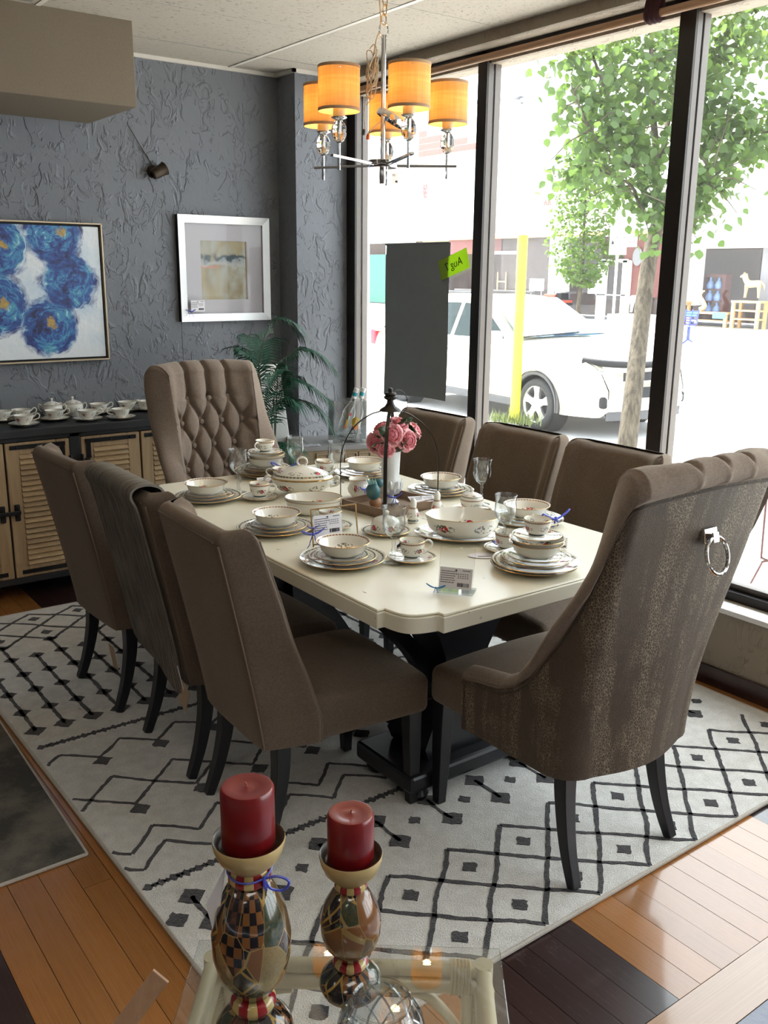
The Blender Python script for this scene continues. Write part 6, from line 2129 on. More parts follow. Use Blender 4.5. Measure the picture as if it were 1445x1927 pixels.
g = G(); g.tube([p - nn * .006 + side * .012 * cos(a) - side * .012 + ax.normalized() * .012 * sin(a) for a in [2 * pi * k / 16 for k in range(16)]], .0014, 5, closed=True); g.build('wire_ring', M_['ribbon'], r)
# ------------------------------------------------------------------ outside: pavement, road
SWZ, RDZ = -.32, -.42
t = T('pale_concrete', .85, 0, (.5, .48, .46), .2); t.col(t.mix(t.noise(5, 5), (.46, .44, .42), (.62, .60, .57))); t.bump(t.noise(60, 3), .2, .004); M_['concrete'] = t.mat
t = T('sunlit_asphalt', .9, 0, (.4, .4, .4), .2); t.col(t.mix(t.noise(30, 4), (.30, .30, .31), (.44, .44, .44))); M_['asphalt'] = t.mat
g = G(); g.box(3.42, 120, -60, 160, RDZ - .2, RDZ); struct(g.build('ground', M_['asphalt'], smooth=0))
pv = struct(thing('pavement', None, None))
k = 0
slab = G().box(-.5, .5, -.5, .5, RDZ, SWZ).mesh('paving_slab', M_['concrete'], 0)
for i in range(3):
    for j in range(-3, 16):
        xa = 3.43 + 1.66 * i
        place(slab, 'paving_slab', pv, (xa + .83, -2 + 1.66 * j + .83, 0), scale=(1.646, 1.646, 1))
g = G(); g.box(8.41, 8.58, -8, 30, RDZ, SWZ + .005); g.build('kerb', M_['concrete'], pv, smooth=0, bevel=.02)
g = G(); g.box(26.5, 33.4, -10, 80, RDZ, RDZ + .1); struct(g.build('far_pavement', M_['concrete'], smooth=0))

# ------------------------------------------------------------------ car
M_['car_paint'] = None
t = T('champagne_car_paint', .25, .25, (.62, .57, .46)); t.set('Coat Weight', 1.0); t.set('Coat Roughness', .03); M_['car_paint'] = t.mat
M_['car_glass'] = plain('dark_car_glass', (.030, .040, .042), .2, spec=.02)
M_['car_trim'] = plain('dark_grey_car_trim', (.055, .055, .06), .5)
M_['car_black'] = plain('black_grille', (.012, .012, .014), .5, spec=.2)
M_['tyre'] = plain('tyre_rubber', (.022, .022, .024), .75)
M_['alloy'] = plain('silver_alloy', (.62, .62, .62), .25, .8)
M_['lamp_red'] = plain('red_tail_lamp', (.60, .01, .03), .15)
t = T('painted_screen_reflection', .15); t.col(t.mix(t.ramp(t.noise(1.6, 3, dist=1.2), [(.42, 0), (.52, 1)]), (.10, .30, .62), (.70, .82, .86))); M_['screen_refl'] = t.mat  # windscreen's blue-white reflection, painted as patches of colour


def car():
    S = 1.14
    r = thing('car', 'pale gold estate car parked at the kerb outside the window', 'car')
    hd = radians(-94)
    fw = Vector((9.16, 8.80, RDZ))            # contact of the near front wheel
    d = Vector((cos(hd), sin(hd), 0)); l = Vector((-d.y, d.x, 0))
    wx, wy = 1.43 * S, .80
    org = fw - d * wx + l * wy                # right-hand wheel is on our side (-l)
    r.location = org; r.rotation_euler = (0, 0, hd)
    def taper(x, y):
        if x > 1.55 * S: y *= 1 - .26 * ((x - 1.55 * S) / (.85 * S)) ** 2
        if x < -1.8 * S: y *= 1 - .16 * ((-1.8 * S - x) / (.6 * S)) ** 2
        return y
    # side skin: heights of the belt and sill along x, arches cut out
    belt = [(-2.40, .62), (-2.38, .90), (-2.28, 1.08), (-1.0, 1.10), (.3, 1.12), (.95, 1.13), (1.5, 1.08), (2.0, .99), (2.25, .88), (2.36, .72), (2.38, .55)]
    def top(x):
        return interp([(-2.40, .70), (-2.36, .95), (-2.25, 1.08), (-1.0, 1.10), (.3, 1.12), (.95, 1.13), (1.5, 1.09), (2.0, 1.01), (2.22, .92), (2.34, .78), (2.39, .62)], x)
    def bot(x):
        b = interp([(-2.40, .50), (-2.3, .36), (-1.9, .30), (1.9, .26), (2.3, .27), (2.39, .36)], x)
        for wx_ in (-1.43, 1.43):
            rr_ = .415
            q = (x - wx_) * S
            if abs(q) < rr_: b = max(b, .34 + sqrt(rr_ * rr_ - q * q) * .98)
        return b
    xs = sorted(set([-2.40 + 4.79 * i / 60 for i in range(61)] + [w_ + s_ * e for w_ in (-1.43, 1.43) for s_ in (-1, 1) for e in (.3639, .3641, .362, .35, .32)]))
    NZ = 9
    def side(sg):
        g = G()
        def f(u, v):
            x = xs[int(round(u * (len(xs) - 1)))]
            z = lerp(bot(x), top(x), v)
            y = .90 + .035 * sin(pi * min(1, max(0, (z - .3) / .8))) - .06 * max(0, (z - .95)) / .15
            return (x * S, sg * taper(x * S, y), z)
        g.grid(f, len(xs), NZ, flip=(sg > 0))
        return g.build('side_panel', M_['car_paint'], r, smooth=40)
    side(1); side(-1)
    # bonnet, nose and tail closing surfaces
    g = G()
    xn = [.95 + 1.44 * i / 16 for i in range(17)]
    g.grid(lambda u, v: (xn[int(round(u * 16))] * S, (v - .5) * 2 * taper(xn[int(round(u * 16))] * S, .90 - .06 * max(0, top(xn[int(round(u * 16))]) - .95) / .15), top(xn[int(round(u * 16))]) + .045 * (1 - (2 * v - 1) ** 2) * smooth(2.4, 1.9, xn[int(round(u * 16))])), 17, 13)
    g.build('bonnet', M_['car_paint'], r, smooth=50)
    g = G()
    g.grid(lambda u, v: (2.39 * S + .10 * (1 - (2 * v - 1) ** 2) * (1 - .25 * u), (v - .5) * 2 * taper(2.39 * S, .905), lerp(.36, .62, u)), 5, 13); g.build('front_bumper', M_['car_paint'], r, smooth=50)
    g = G(); g.grid(lambda u, v: (2.37 * S + .10 * (1 - (2 * v - 1) ** 2), (v - .5) * 2 * taper(2.38 * S, .91), lerp(.24, .37, u)), 4, 13); g.build('bumper_skirt', M_['car_trim'], r, smooth=50)
    g = G(); g.grid(lambda u, v: (-2.40 * S - .06 * (1 - (2 * v - 1) ** 2), (v - .5) * 2 * taper(-2.40 * S, .905), lerp(.36, 1.05, u)), 6, 9, flip=True); g.build('tail', M_['car_paint'], r, smooth=50)
    # roof and pillars
    def gh(x):   # half width at height z of the glasshouse
        return x
    roofp = [(-2.25, 1.08), (-2.10, 1.42), (-1.92, 1.62), (-1.2, 1.70), (-.3, 1.705), (.12, 1.66), (.95, 1.13)]
    pr = spline([(x * S, 0, z) for x, z in roofp], 4)
    g = G(); n = len(pr)
    def hwid(z): return lerp(.855, .64, max(0, (z - 1.08) / .62))
    g.grid(lambda u, v: (pr[int(round(u * (n - 1)))].x, (2 * v - 1) * hwid(pr[int(round(u * (n - 1)))].z), pr[int(round(u * (n - 1)))].z + .03 * (1 - (2 * v - 1) ** 2) * smooth(1.2, 1.6, pr[int(round(u * (n - 1)))].z)), n, 9)
    g.build('roof', M_['car_paint'], r, smooth=60)
    for sg in (1, -1):
        g = G(); vs = [(p.x, sg * hwid(p.z), p.z) for p in pr]
        base = [(p.x, sg * .86, 1.085) for p in pr]
        for i in range(n - 1): g.add([base[i], base[i + 1], vs[i + 1], vs[i]], [(0, 1, 2, 3)])
        g.build('side_frame', M_['car_paint'], r, smooth=30)
        def win(poly, nm='side_window'):
            g = G(); pts = [(x * S, sg * (hwid(z) + .010), z) for x, z in poly]
            g.add(pts + [(x, y - sg * .012, z) for x, y, z in pts], [list(range(len(pts)))] + [(i, (i + 1) % len(pts), len(pts) + (i + 1) % len(pts), len(pts) + i) for i in range(len(pts))]); g.build(nm, M_['car_glass'], r, smooth=0)
        win([(-.30, 1.14), (.72, 1.16), (.62, 1.26), (.20, 1.55), (.02, 1.605), (-.25, 1.615)])
        win([(-1.22, 1.13), (-.38, 1.14), (-.34, 1.615), (-1.10, 1.60)])
        win([(-2.02, 1.15), (-1.32, 1.13), (-1.20, 1.59), (-1.80, 1.55)])
        g = G(); g.box(-.40 * S, -.28 * S, sg * .0, sg * .0 + .001, 1.1, 1.12); 
        g = G(); g.bar((-2.0 * S, sg * .60, 1.76), (-.2 * S, sg * .60, 1.765), .045, .03); g.build('roof_rail', M_['car_trim'], r, smooth=0, bevel=.01)
        g = G(); g.soft((.72 * S, sg * 1.02, 1.19), (.09, .11, .08), .05, 4); g.build('wing_mirror', M_['car_paint'], r, smooth=60)
        for hx_ in (-.25, -1.22):
            g = G(); g.soft((hx_ * S, sg * .945, .97), (.10, .012, .018), .01, 3); g.build('door_handle', M_['alloy'], r, smooth=60)
        for dx in (.62, -.34, -1.22):
            g = G(); g.bar((dx * S, sg * .936, .40), (dx * S, sg * .905, 1.09), .006, .004); g.build('door_gap', M_['car_trim'], r, smooth=0)
        g = G(); g.bar((-1.05 * S, sg * .925, .335), (1.08 * S, sg * .925, .325), .03, .10); g.build('sill', M_['car_trim'], r, smooth=0, bevel=.01)
        for wx_ in (-1.43, 1.43):
            g = G(); g.tube([(wx_ * S + .425 * cos(a), sg * .925, .34 + .425 * sin(a)) for a in [radians(q) for q in range(-8, 189, 12)]], .030, 8); g.build('arch_trim', M_['car_trim'], r, smooth=50)
            g = G(); g.lathe([(.44, -.16), (.44, .10), (.0005, .10)], 28, M=Matrix.Translation((wx_ * S, sg * .80, .36)) @ Matrix.Rotation(radians(90 * sg), 4, 'X')); g.build('wheel_well', M_['car_black'], r)
        g = G(); g.soft((2.18 * S, sg * .70, .80), (.13, .09, .07), .05, 4); g.build('headlamp', M_['glass_car'] if 'glass_car' in M_ else M_['alloy'], r, smooth=60)
        g = G(); g.soft((2.34 * S, sg * .64, .47), (.05, .12, .075), .04, 4); g.build('fog_recess', M_['car_black'], r, smooth=60)
        g = G(); g.soft((2.37 * S, sg * .64, .47), (.04, .055, .05), .03, 4); g.build('fog_lamp', M_['alloy'], r, smooth=60)
        g = G(); g.bar((2.385 * S, sg * .50, .45), (2.36 * S, sg * .70, .47), .02, .03); g.build('fog_trim', M_['alloy'], r, smooth=0)
        g = G(); g.soft((-2.30 * S, sg * .80, .98), (.09, .06, .13), .04, 4); g.build('tail_lamp', M_['lamp_red'], r, smooth=60)
    # windscreen
    g = G(); g.add([(.25 * S, -.60, 1.672), (.25 * S, .60, 1.672), (.98 * S, .80, 1.19), (.98 * S, -.80, 1.19)], [(0, 3, 2, 1)])
    o = g.build('windscreen', M_['screen_refl'], r, smooth=0); sd = o.modifiers.new('thick', 'SOLIDIFY'); sd.thickness = .03; sd.offset = 1
    g = G(); g.bar((1.02 * S, -.78, 1.20), (.98 * S, .3, 1.24), .03, .015); g.bar((1.02 * S, -.2, 1.21), (.99 * S, .78, 1.21), .02, .012); g.build('wiper', M_['car_black'], r, smooth=0)
    # bonnet guard and grilles
    g = G(); g.tube(spline([(2.06 * S, -.80, .98), (2.28 * S, -.60, .95), (2.39 * S, -.2, .93), (2.39 * S, .2, .93), (2.28 * S, .60, .95), (2.06 * S, .80, .98)], 5), .045, 8); g.build('bonnet_guard', M_['car_black'], r, smooth=60)
    for z0, z1, hw_ in ((.74, .85, .50), (.52, .66, .44)):
        g = G(); g.grid(lambda u, v: (2.385 * S + .11 * (1 - (2 * v - 1) ** 2 * (hw_ / .7) ** 2), (2 * v - 1) * hw_, lerp(z0, z1, u)), 3, 9); g.build('grille', M_['car_black'], r, smooth=50)
    # wheels
    for wx_ in (-1.43, 1.43):
        for sg in (1, -1):
            Mw = Matrix.Translation((wx_ * S, sg * .82, .345)) @ Matrix.Rotation(radians(-90 * sg), 4, 'X')
            e = bpy.data.objects.new('wheel', None); COL.objects.link(e); e.parent = r
            g = G(); g.lathe([(.235, -.10), (.30, -.11), (.335, -.09), (.345, -.05), (.345, .05), (.335, .09), (.30, .11), (.245, .10), (.235, .09)], 44, M=Mw); g.build('tyre', M_['tyre'], e, smooth=50)
            g = G(); g.lathe([(.245, .10), (.235, .092), (.225, .06), (.22, -.06)], 40, M=Mw); g.lathe([(.0005, .075), (.05, .078), (.06, .07), (.062, .05)], 20, M=Mw)
            for k in range(5):
                a = 2 * pi * k / 5 + .3
                ca, sa = cos(a), sin(a)
                pr_ = [(.045, .055), (.14, .04), (.232, .06)]
                vs = []
                for rr_, w2 in pr_:
                    for b in (-1, 1):
                        for zq in (.082 if rr_ < .2 else .092, .045): vs.append((rr_ * ca - b * w2 * sa, rr_ * sa + b * w2 * ca, zq))
                g.add(vs, [(0, 4, 6, 2), (4, 8, 10, 6), (0, 1, 5, 4), (4, 5, 9, 8), (2, 6, 7, 3), (6, 10, 11, 7)], M=Mw)
            g.build('rim', M_['alloy'], e, smooth=35)
            g = G(); g.lathe([(.0005, .0), (.22, .0)], 28, M=Mw); g.build('brake_disc', M_['car_trim'], e)
    return r


car()

# ------------------------------------------------------------------ yellow post, grass, near tree
r = thing('marker_post', 'bright yellow marker post on the kerb in front of the car', 'post', tuple(at_z(968, 795, SWZ)))
t = T('yellow_plastic', .45, 0, (.80, .76, .02)); M_['yellow'] = t.mat
g = G(); hq = 2.42
g.add([(cos(a) * .068, sin(a) * .068, z) if abs(a) < 9 else None for z in (0, hq) for a in [2 * pi * k / 8 for k in range(8)]], [tuple(range(8))[::-1], tuple(range(8, 16))] + [(k, (k + 1) % 8, 8 + (k + 1) % 8, 8 + k) for k in range(8)]); g.build('sleeve', M_['yellow'], r, smooth=20, bevel=.01)
g = G(); g.tube([(0, 0, hq - .05), (0, 0, hq + .55)], .018, 8); g.build('wire', plain('galvanised_wire', (.5, .5, .5), .4, .6), r)
M_['grass'] = plain('dry_kerb_grass', (.12, .15, .04), .7, var=.15)
for (px, py), lab, s_ in (((966, 796), 'tuft of dry grass round the foot of the yellow post', 1), ((990, 799), 'grass tuft beside the front wheel of the car', .9), ((942, 794), 'grass tuft left of the yellow post', .8)):
    p = at_z(px, py, SWZ); g = G(); rg = random.Random(int(px))
    for k in range(60):
        a = rg.uniform(0, 2 * pi); q = Vector((rg.gauss(0, .08), rg.gauss(0, .08), 0)); h = rg.uniform(.08, .22) * s_
        tip = q + Vector((cos(a) * h * .5, sin(a) * h * .5, h)); sd_ = Vector((-sin(a), cos(a), 0)) * .008
        mid = q.lerp(tip, .5) + Vector((0, 0, h * .12))
        g.add([q - sd_, q + sd_, mid + sd_ * .7, mid - sd_ * .7, tip], [(0, 1, 2, 3), (3, 2, 4)])
    o = g.build('grass_tuft', M_['grass'], None, smooth=0); o.location = p; tag(o, lab, 'grass', 'kerb grass', 'stuff')

t = T('bark', .9, 0, (.2, .17, .12), .2); n_ = t.noise(9, 5, t.scale(3.0, 3.0, .8), .7); t.col(t.mix(t.ramp(n_, [(.38, 0), (.62, 1)]), (.035, .028, .020), (.12, .10, .072))); t.bump(n_, 1.0, .03); M_['bark'] = t.mat
t = T('sunlit_leaf', .5, 0, (.12, .22, .04)); lc = t.mix(t.rnd(), (.05, .10, .02), (.10, .17, .04)); t.col(lc)
tl = t.n('BsdfTranslucent'); t.lk(tl.inputs[0], t.mix(t.rnd(), (.085, .15, .022), (.17, .24, .045)))
ms = t.n('MixShader'); ms.inputs[0].default_value = .5
t.nt.links.new(t.b.outputs[0], ms.inputs[1]); t.nt.links.new(tl.outputs[0], ms.inputs[2]); t.nt.links.new(ms.outputs[0], t.out.inputs['Surface']); M_['leaf'] = t.mat


def at_d(px, py, d): return ray(px, py) * d + Vector((0, 0, EYE))


LV = [(0, 0, 0), (.42, .25, .05), (.50, .55, .03), (.28, .85, -.02), (0, 1.12, -.12), (-.28, .85, -.02), (-.50, .55, .03), (-.42, .25, .05), (0, .5, -.06)]
LF = [(0, 1, 8), (1, 2, 8), (2, 3, 8), (3, 4, 8), (4, 5, 8), (5, 6, 8), (6, 7, 8), (7, 0, 8)]


def near_tree():
    base = at_z(1170, 905, SWZ) + Vector((-.2, 0, 0))
    base = Vector((7.40, 5.93, SWZ))
    r = thing('street_tree', 'broad-leaved street tree on the pavement, its trunk against the right mullion', 'tree', tuple(base))
    B = base
    def P(px, py, d): return at_d(px, py, d) - B
    trunk = [Vector((0, 0, 0)), P(1189, 760, 9.3), P(1203, 640, 9.35), P(1217, 520, 9.4), P(1235, 430, 9.4), P(1262, 385, 9.4)]
    g = G(); g.tube(spline(trunk, 5), [.13, .105, .098, .096, .094, .092, .09, .09, .088, .086, .085, .084, .083, .082, .08, .08, .078, .076, .074, .072, .07, .068, .066, .064, .062, .06][:26], 14); g.build('trunk', M_['bark'], r)
    limbs = [([(1235, 430, 9.4), (1235, 300, 9.3), (1228, 200, 9.2), (1225, 95, 9.1), (1215, -40, 9.0)], .045),
             ([(1240, 350, 9.35), (1205, 290, 9.2), (1172, 240, 9.0), (1140, 170, 8.9), (1110, 90, 8.8)], .036),
             ([(1235, 330, 9.3), (1190, 310, 9.0), (1150, 285, 8.8), (1110, 245, 8.7), (1075, 160, 8.6)], .030),
             ([(1262, 385, 9.4), (1300, 300, 9.3), (1350, 262, 9.1), (1400, 250, 9.0), (1470, 245, 8.9)], .045),
             ([(1262, 385, 9.4), (1290, 340, 9.5), (1345, 310, 9.6), (1400, 295, 9.7), (1470, 275, 9.8)], .040),
             ([(1250, 400, 9.4), (1282, 260, 9.5), (1312, 160, 9.6), (1360, 80, 9.6), (1410, 10, 9.6)], .038),
             ([(1245, 300, 9.3), (1262, 200, 9.6), (1285, 100, 9.8), (1300, -20, 9.9)], .032),
             ([(1262, 385, 9.4), (1300, 365, 9.2), (1320, 345, 9.0), (1345, 330, 8.9)], .022),
             ([(1235, 420, 9.35), (1205, 390, 9.1), (1188, 350, 9.0), (1150, 330, 8.9), (1100, 310, 8.8)], .022),
             ([(1262, 385, 9.4), (1268, 400, 9.1), (1285, 415, 8.9), (1300, 425, 8.8)], .016)]
    twigs = []
    rg = random.Random(11)
    for pts, r0 in limbs:
        path = spline([P(*q) for q in pts], 5)
        n = len(path)
        g = G(); g.tube(path, [r0 * (1 - .72 * i / n) for i in range(n)], 9)
        # side twigs
        for k in range(10):
            i = rg.randrange(n // 3, n)
            a = path[i]
            d = Vector((rg.gauss(0, 1), rg.gauss(0, 1), rg.gauss(.15, .7))).normalized()
            L_ = rg.uniform(.25, .6)
            tw = [a, a + d * L_ * .5 + Vector((0, 0, .05)), a + d * L_]
            g.tube(tw, [.010, .007, .003], 5, caps=False)
            for q in range(9): twigs.append(a + d * L_ * rg.uniform(.3, 1.08) + Vector((rg.gauss(0, .09), rg.gauss(0, .09), rg.gauss(-.03, .09))))
        for i in range(n // 2, n):
            for q in range(2): twigs.append(path[i] + Vector((rg.gauss(0, .12), rg.gauss(0, .12), rg.gauss(0, .12))))
        o = g.build('branch', M_['bark'], r)
    g = G(); g.add([Vector(v) for v in LV], LF); lm = g.mesh('leaf', M_['leaf'], 60)
    # clusters of foliage measured in the view
    clus = [(1060, 110, 8.7, .30), (1085, 70, 8.7, .30), (1110, 160, 8.8, .32), (1090, 210, 8.8, .22), (1150, 90, 8.9, .36), (1200, 60, 9.0, .40), (1180, 150, 9.0, .34), (1120, 250, 8.8, .26), (1150, 300, 8.8, .30), (1190, 330, 9.0, .32), (1205, 370, 9.1, .24), (1095, 318, 8.8, .22), (1070, 330, 8.8, .14), (1180, 270, 9.0, .24),
            (1300, 60, 9.6, .40), (1350, 40, 9.6, .40), (1400, 30, 9.5, .36), (1310, 140, 9.6, .34), (1350, 110, 9.5, .30), (1290, 210, 9.5, .28), (1340, 200, 9.3, .30), (1400, 220, 9.1, .30), (1430, 240, 9.0, .30), (1330, 250, 9.2, .26), (1320, 340, 9.0, .26), (1355, 345, 9.0, .18), (1290, 400, 8.9, .20), (1415, 280, 9.3, .24), (1440, 90, 9.4, .3), (1240, 130, 9.2, .34), (1220, 220, 9.1, .24),
            (1160, 20, 9.0, .35), (1240, 10, 9.2, .35), (1240, 400, 9.1, .2), (1310, 90, 9.3, .42), (1380, 70, 9.3, .42), (1345, 160, 9.2, .36), (1300, 190, 9.3, .32), (1420, 250, 9.0, .30), (1370, 300, 9.1, .24), (1310, 260, 9.1, .26), (1305, 385, 8.9, .24), (1130, 200, 8.8, .32), (1165, 245, 8.9, .32), (1215, 300, 9.0, .32), (1215, 130, 9.1, .36), (1225, 370, 9.1, .28), (1440, 20, 9.3, .4)]
    pts = []
    for cx_, cy_, d, s_ in clus:
        c = P(cx_, cy_, d)
        for k in range(int(80 * (s_ / .3) ** 1.6)):
            pts.append(c + Vector((rg.gauss(0, s_ * .5), rg.gauss(0, s_ * .5), rg.gauss(0, s_ * .42))))
    pts += [p for p in twigs if rg.random() < .55]
    rg.shuffle(pts)
    def leafM(p):
        nrm = Vector((rg.gauss(0, .6), rg.gauss(0, .6), 1)).normalized()
        az = rg.uniform(0, 2 * pi)
        q = Vector((0, 0, 1)).rotation_difference(nrm).to_matrix().to_4x4() @ Matrix.Rotation(az, 4, 'Z') @ Matrix.Rotation(radians(rg.uniform(-75, -15)), 4, 'X')
        return Matrix.Translation(p) @ q @ Matrix.Scale(rg.uniform(.062, .100), 4)
    for p in pts[:300]:
        o = bpy.data.objects.new('leaf', lm); COL.objects.link(o); o.parent = r; o.matrix_local = leafM(p)
    g = G()
    for p in pts[300:]: g.add([Vector(v) for v in LV], LF, 0, leafM(p))
    o = g.build('foliage', M_['leaf'], r, smooth=60); o['kind'] = 'stuff'


near_tree()


def far_tree():
    b = at_z(1090, 602, RDZ + .1)
    b = Vector((29.8, 26.9, RDZ + .1))
    r = thing('young_tree', 'slim young street tree across the road, left of the traffic signs', 'tree', tuple(b))
    d = (b - Vector((0, 0, EYE))).dot(_fwd)
    def P(px, py): return at_d(px, py, d) - b
    g = G(); g.tube(spline([Vector((0, 0, 0)), P(1092, 540), P(1097, 480), P(1100, 400), P(1105, 310)], 5), [.10 - .0035 * i for i in range(21)], 8); g.build('trunk', M_['bark'], r)
    rg = random.Random(3); g = G()
    prof = [(250, 12), (280, 32), (320, 52), (360, 58), (400, 62), (440, 66), (480, 66), (510, 52), (535, 24)]
    px_m = d / F_PX
    n = 0
    while n < 3000:
        py = rg.uniform(248, 537); w_ = interp(prof, py)
        a = rg.uniform(0, 2 * pi); q = sqrt(rg.random())
        c = P(1100 - (py - 400) * .04, py)
        q2 = 1 + .18 * sin(py * .12 + a * 3)
        p = c + (RT * cos(a) + Vector((_fwd.x, _fwd.y, 0)) * sin(a)) * (w_ * px_m * q * q2)
        s_ = rg.uniform(.09, .17)
        g.add([Vector(LV[k]) for k in (0, 2, 4, 6)], [(0, 1, 2, 3)], 0, Matrix.Translation(p) @ Euler((rg.uniform(-1.4, .2), rg.uniform(-.6, .6), rg.uniform(0, 6.28))).to_matrix().to_4x4() @ Matrix.Scale(s_ * 1.3, 4))
        n += 1
    o = g.build('foliage', M_['leaf'], r, smooth=0); o['kind'] = 'stuff'


far_tree()

# ------------------------------------------------------------------ shops across the road
FX = 33.0
def rect(px0, py0, px1, py1, x=FX):
    a, b = at_x(px0, py0, x), at_x(px1, py1, x)
    return max(a.y, b.y), min(a.y, b.y), max(a.z, b.z), min(a.z, b.z)      # left y, right y, top, bottom
def slabf(g, px0, py0, px1, py1, x=FX, depth=.3, m=0):
    yl, yr, zt_, zb_ = rect(px0, py0, px1, py1, x)
    zt_ = min(zt_, 3.375)
    g.box(x, x + depth, yr, yl, zb_, zt_, m); return g
M_['render_w'] = plain('pale_render', (.80, .77, .70), .8, var=.03)
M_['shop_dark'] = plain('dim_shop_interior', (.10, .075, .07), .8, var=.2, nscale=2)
M_['shop_red'] = plain('maroon_shop_panel', (.15, .055, .05), .7, var=.12)
M_['shop_white'] = plain('white_shop_trim', (.78, .77, .74), .6)
M_['shop_pine'] = plain('light_pine', (.55, .36, .18), .6, var=.1)
M_['shop_teal'] = plain('teal_shop_tiles', (.035, .15, .12), .5, var=.1)
M_['bluebench'] = plain('blue_painted_steel', (.05, .07, .36), .4)
M_['signface'] = plain('white_sign_face', (.80, .80, .80), .5, var=.01)
M_['shop_grey'] = plain('grey_steel_post', (.20, .20, .22), .5)
M_['shopglass'] = glassy('far_shop_glass', (.96, .97, .97), .35, .0, base=.018)
b = thing('shop_building', 'long pale rendered building with a row of shops across the road', 'building', (FX, 30, RDZ))
def bpart(name, mat, g, sm=0, bev=0):
    for i, v in enumerate(g.v): g.v[i] = v - Vector((FX, 30, RDZ))
    return g.build(name, mat, b, smooth=sm, bevel=bev)
g = G(); g.box(FX, FX + 2.4, -6, 80, 3.38, 7.45); bpart('upper_wall', M_['render_w'], g)
g = G(); g.box(FX - .35, FX + .2, -6, 80, 7.25, 7.55); bpart('cornice', plain('tan_cornice', (.62, .52, .38), .7), g)
g = G(); g.box(FX - .12, FX, -6, 80, 3.28, 3.42); bpart('lintel', M_['shop_pine'], g)
g = G(); g.box(FX + 3.4, FX + 3.6, -6, 80, RDZ, 3.40); bpart('back_wall', M_['shop_dark'], g)
g = G(); g.box(FX, FX + 3.4, -6, 80, RDZ, RDZ + .1); bpart('shop_floor', M_['shop_grey'], g)
for nm, mt, px0, px1, y0, y1, x, dp in (('column', 'shop_dark', 783, 795, 436, 470, FX, .25), ('wood_panel', 'shop_red', 845, 892, 432, 478, FX, .25), ('board_panel', 'shop_pine', 795, 845, 432, 462, FX, .25), ('teal_panel', 'shop_teal', 640, 726, 480, 570, FX, .25), ('left_pier', 'render_w', 726, 783, 436, 600, FX, .4),
                                        ('awning_rail', 'shop_white', 925, 971, 473, 478, FX - .3, .2), ('red_panel', 'shop_red', 925, 945, 430, 473, FX + .3, .2), ('brown_panel', 'shop_dark', 945, 1040, 436, 545, FX + .3, .2), ('pier', 'shop_white', 1036, 1052, 436, 560, FX, .4),
                                        ('maroon_pier', 'shop_red', 1180, 1240, 412, 560, FX + .1, .3), ('door_jamb', 'shop_white', 1126, 1135, 490, 608, FX, .1), ('door_jamb', 'shop_white', 1172, 1180, 490, 590, FX, .1), ('door_head', 'shop_white', 1126, 1180, 488, 494, FX, .1), ('door_rail', 'shop_white', 1120, 1176, 553, 557, FX, .1),
                                        ('right_pier', 'shop_dark', 1243, 1292, 420, 610, FX + .2, .3), ('white_column', 'shop_white', 1294, 1308, 466, 575, FX + .05, .4), ('shop_post', 'shop_grey', 1276, 1281, 466, 608, FX - .2, .15), ('shop_post', 'shop_grey', 1437, 1442, 462, 622, FX - .2, .15), ('wall_base', 'render_w', 690, 727, 570, 612, FX - .2, .4)):
    g = G(); slabf(g, px0, y0, px1, y1, x, dp); bpart(nm, M_[mt], g)
for px0, px1, y0, y1 in ((926, 1036, 440, 600), (1052, 1126, 440, 606), (1135, 1172, 494, 606), (1308, 1437, 470, 618)):
    g = G(); slabf(g, px0, y0, px1, y1, FX + .06, .02); bpart('shop_window', M_['shopglass'], g)
# awning of the right-hand shop
yl, yr, zt_, zb_ = rect(1290, 397, 1470, 466, FX)
g = G(); g.add([(FX, yl, zt_), (FX, yr - 3, zt_), (FX - 1.1, yr - 3, zb_ + .15), (FX - 1.1, yl, zb_ + .15), (FX - 1.1, yr - 3, zb_), (FX - 1.1, yl, zb_), (FX, yl, zb_), (FX, yr - 3, zb_)], [(0, 1, 2, 3), (3, 2, 4, 5), (0, 3, 5, 6), (5, 4, 7, 6), (0, 6, 7, 1), (1, 7, 4, 2)]); bpart('awning', M_['shop_white'], g)
# raised letters on the render
Mf = Matrix(((0, 0, -1, 0), (-1, 0, 0, 0), (0, 1, 0, 0), (0, 0, 0, 1)))
M_['letters'] = plain('brown_wall_letters', (.22, .12, .10), .6)
def wall_text(s_, px, py, size, mat=None, x=FX - .02):
    p = at_x(px, py, x) - Vector((FX, 30, RDZ))
    return text(s_, size, b, Matrix.Translation(p) @ Mf, mat or M_['letters'], 'wall_letters', .02)
wall_text('AR', 1030, 382, .38); wall_text('T', 1048, 380, .34)
g = G(); p = at_x(800, 357, FX - .02)
for k, (dy, dz, L_, an) in enumerate(((0, .36, .20, 20), (.02, .24, .40, 5), (-.10, .14, .22, 70), (.10, .12, .24, 100), (0, .06, .34, -6), (0, -.06, .30, 88), (.12, -.12, .22, 60), (-.12, -.14, .22, 125), (0, -.22, .36, 4), (.06, -.32, .18, 75), (-.08, -.34, .16, 100), (0, -.42, .44, -3))):
    a = radians(an); d_ = Vector((0, cos(a), sin(a))) * L_ / 2; c = p + Vector((0, dy, dz)); g.bar(c - d_, c + d_, .03, .075, up=(1, 0, 0))
bpart('wall_emblem', plain('faded_red_emblem', (.42, .14, .14), .7), g)
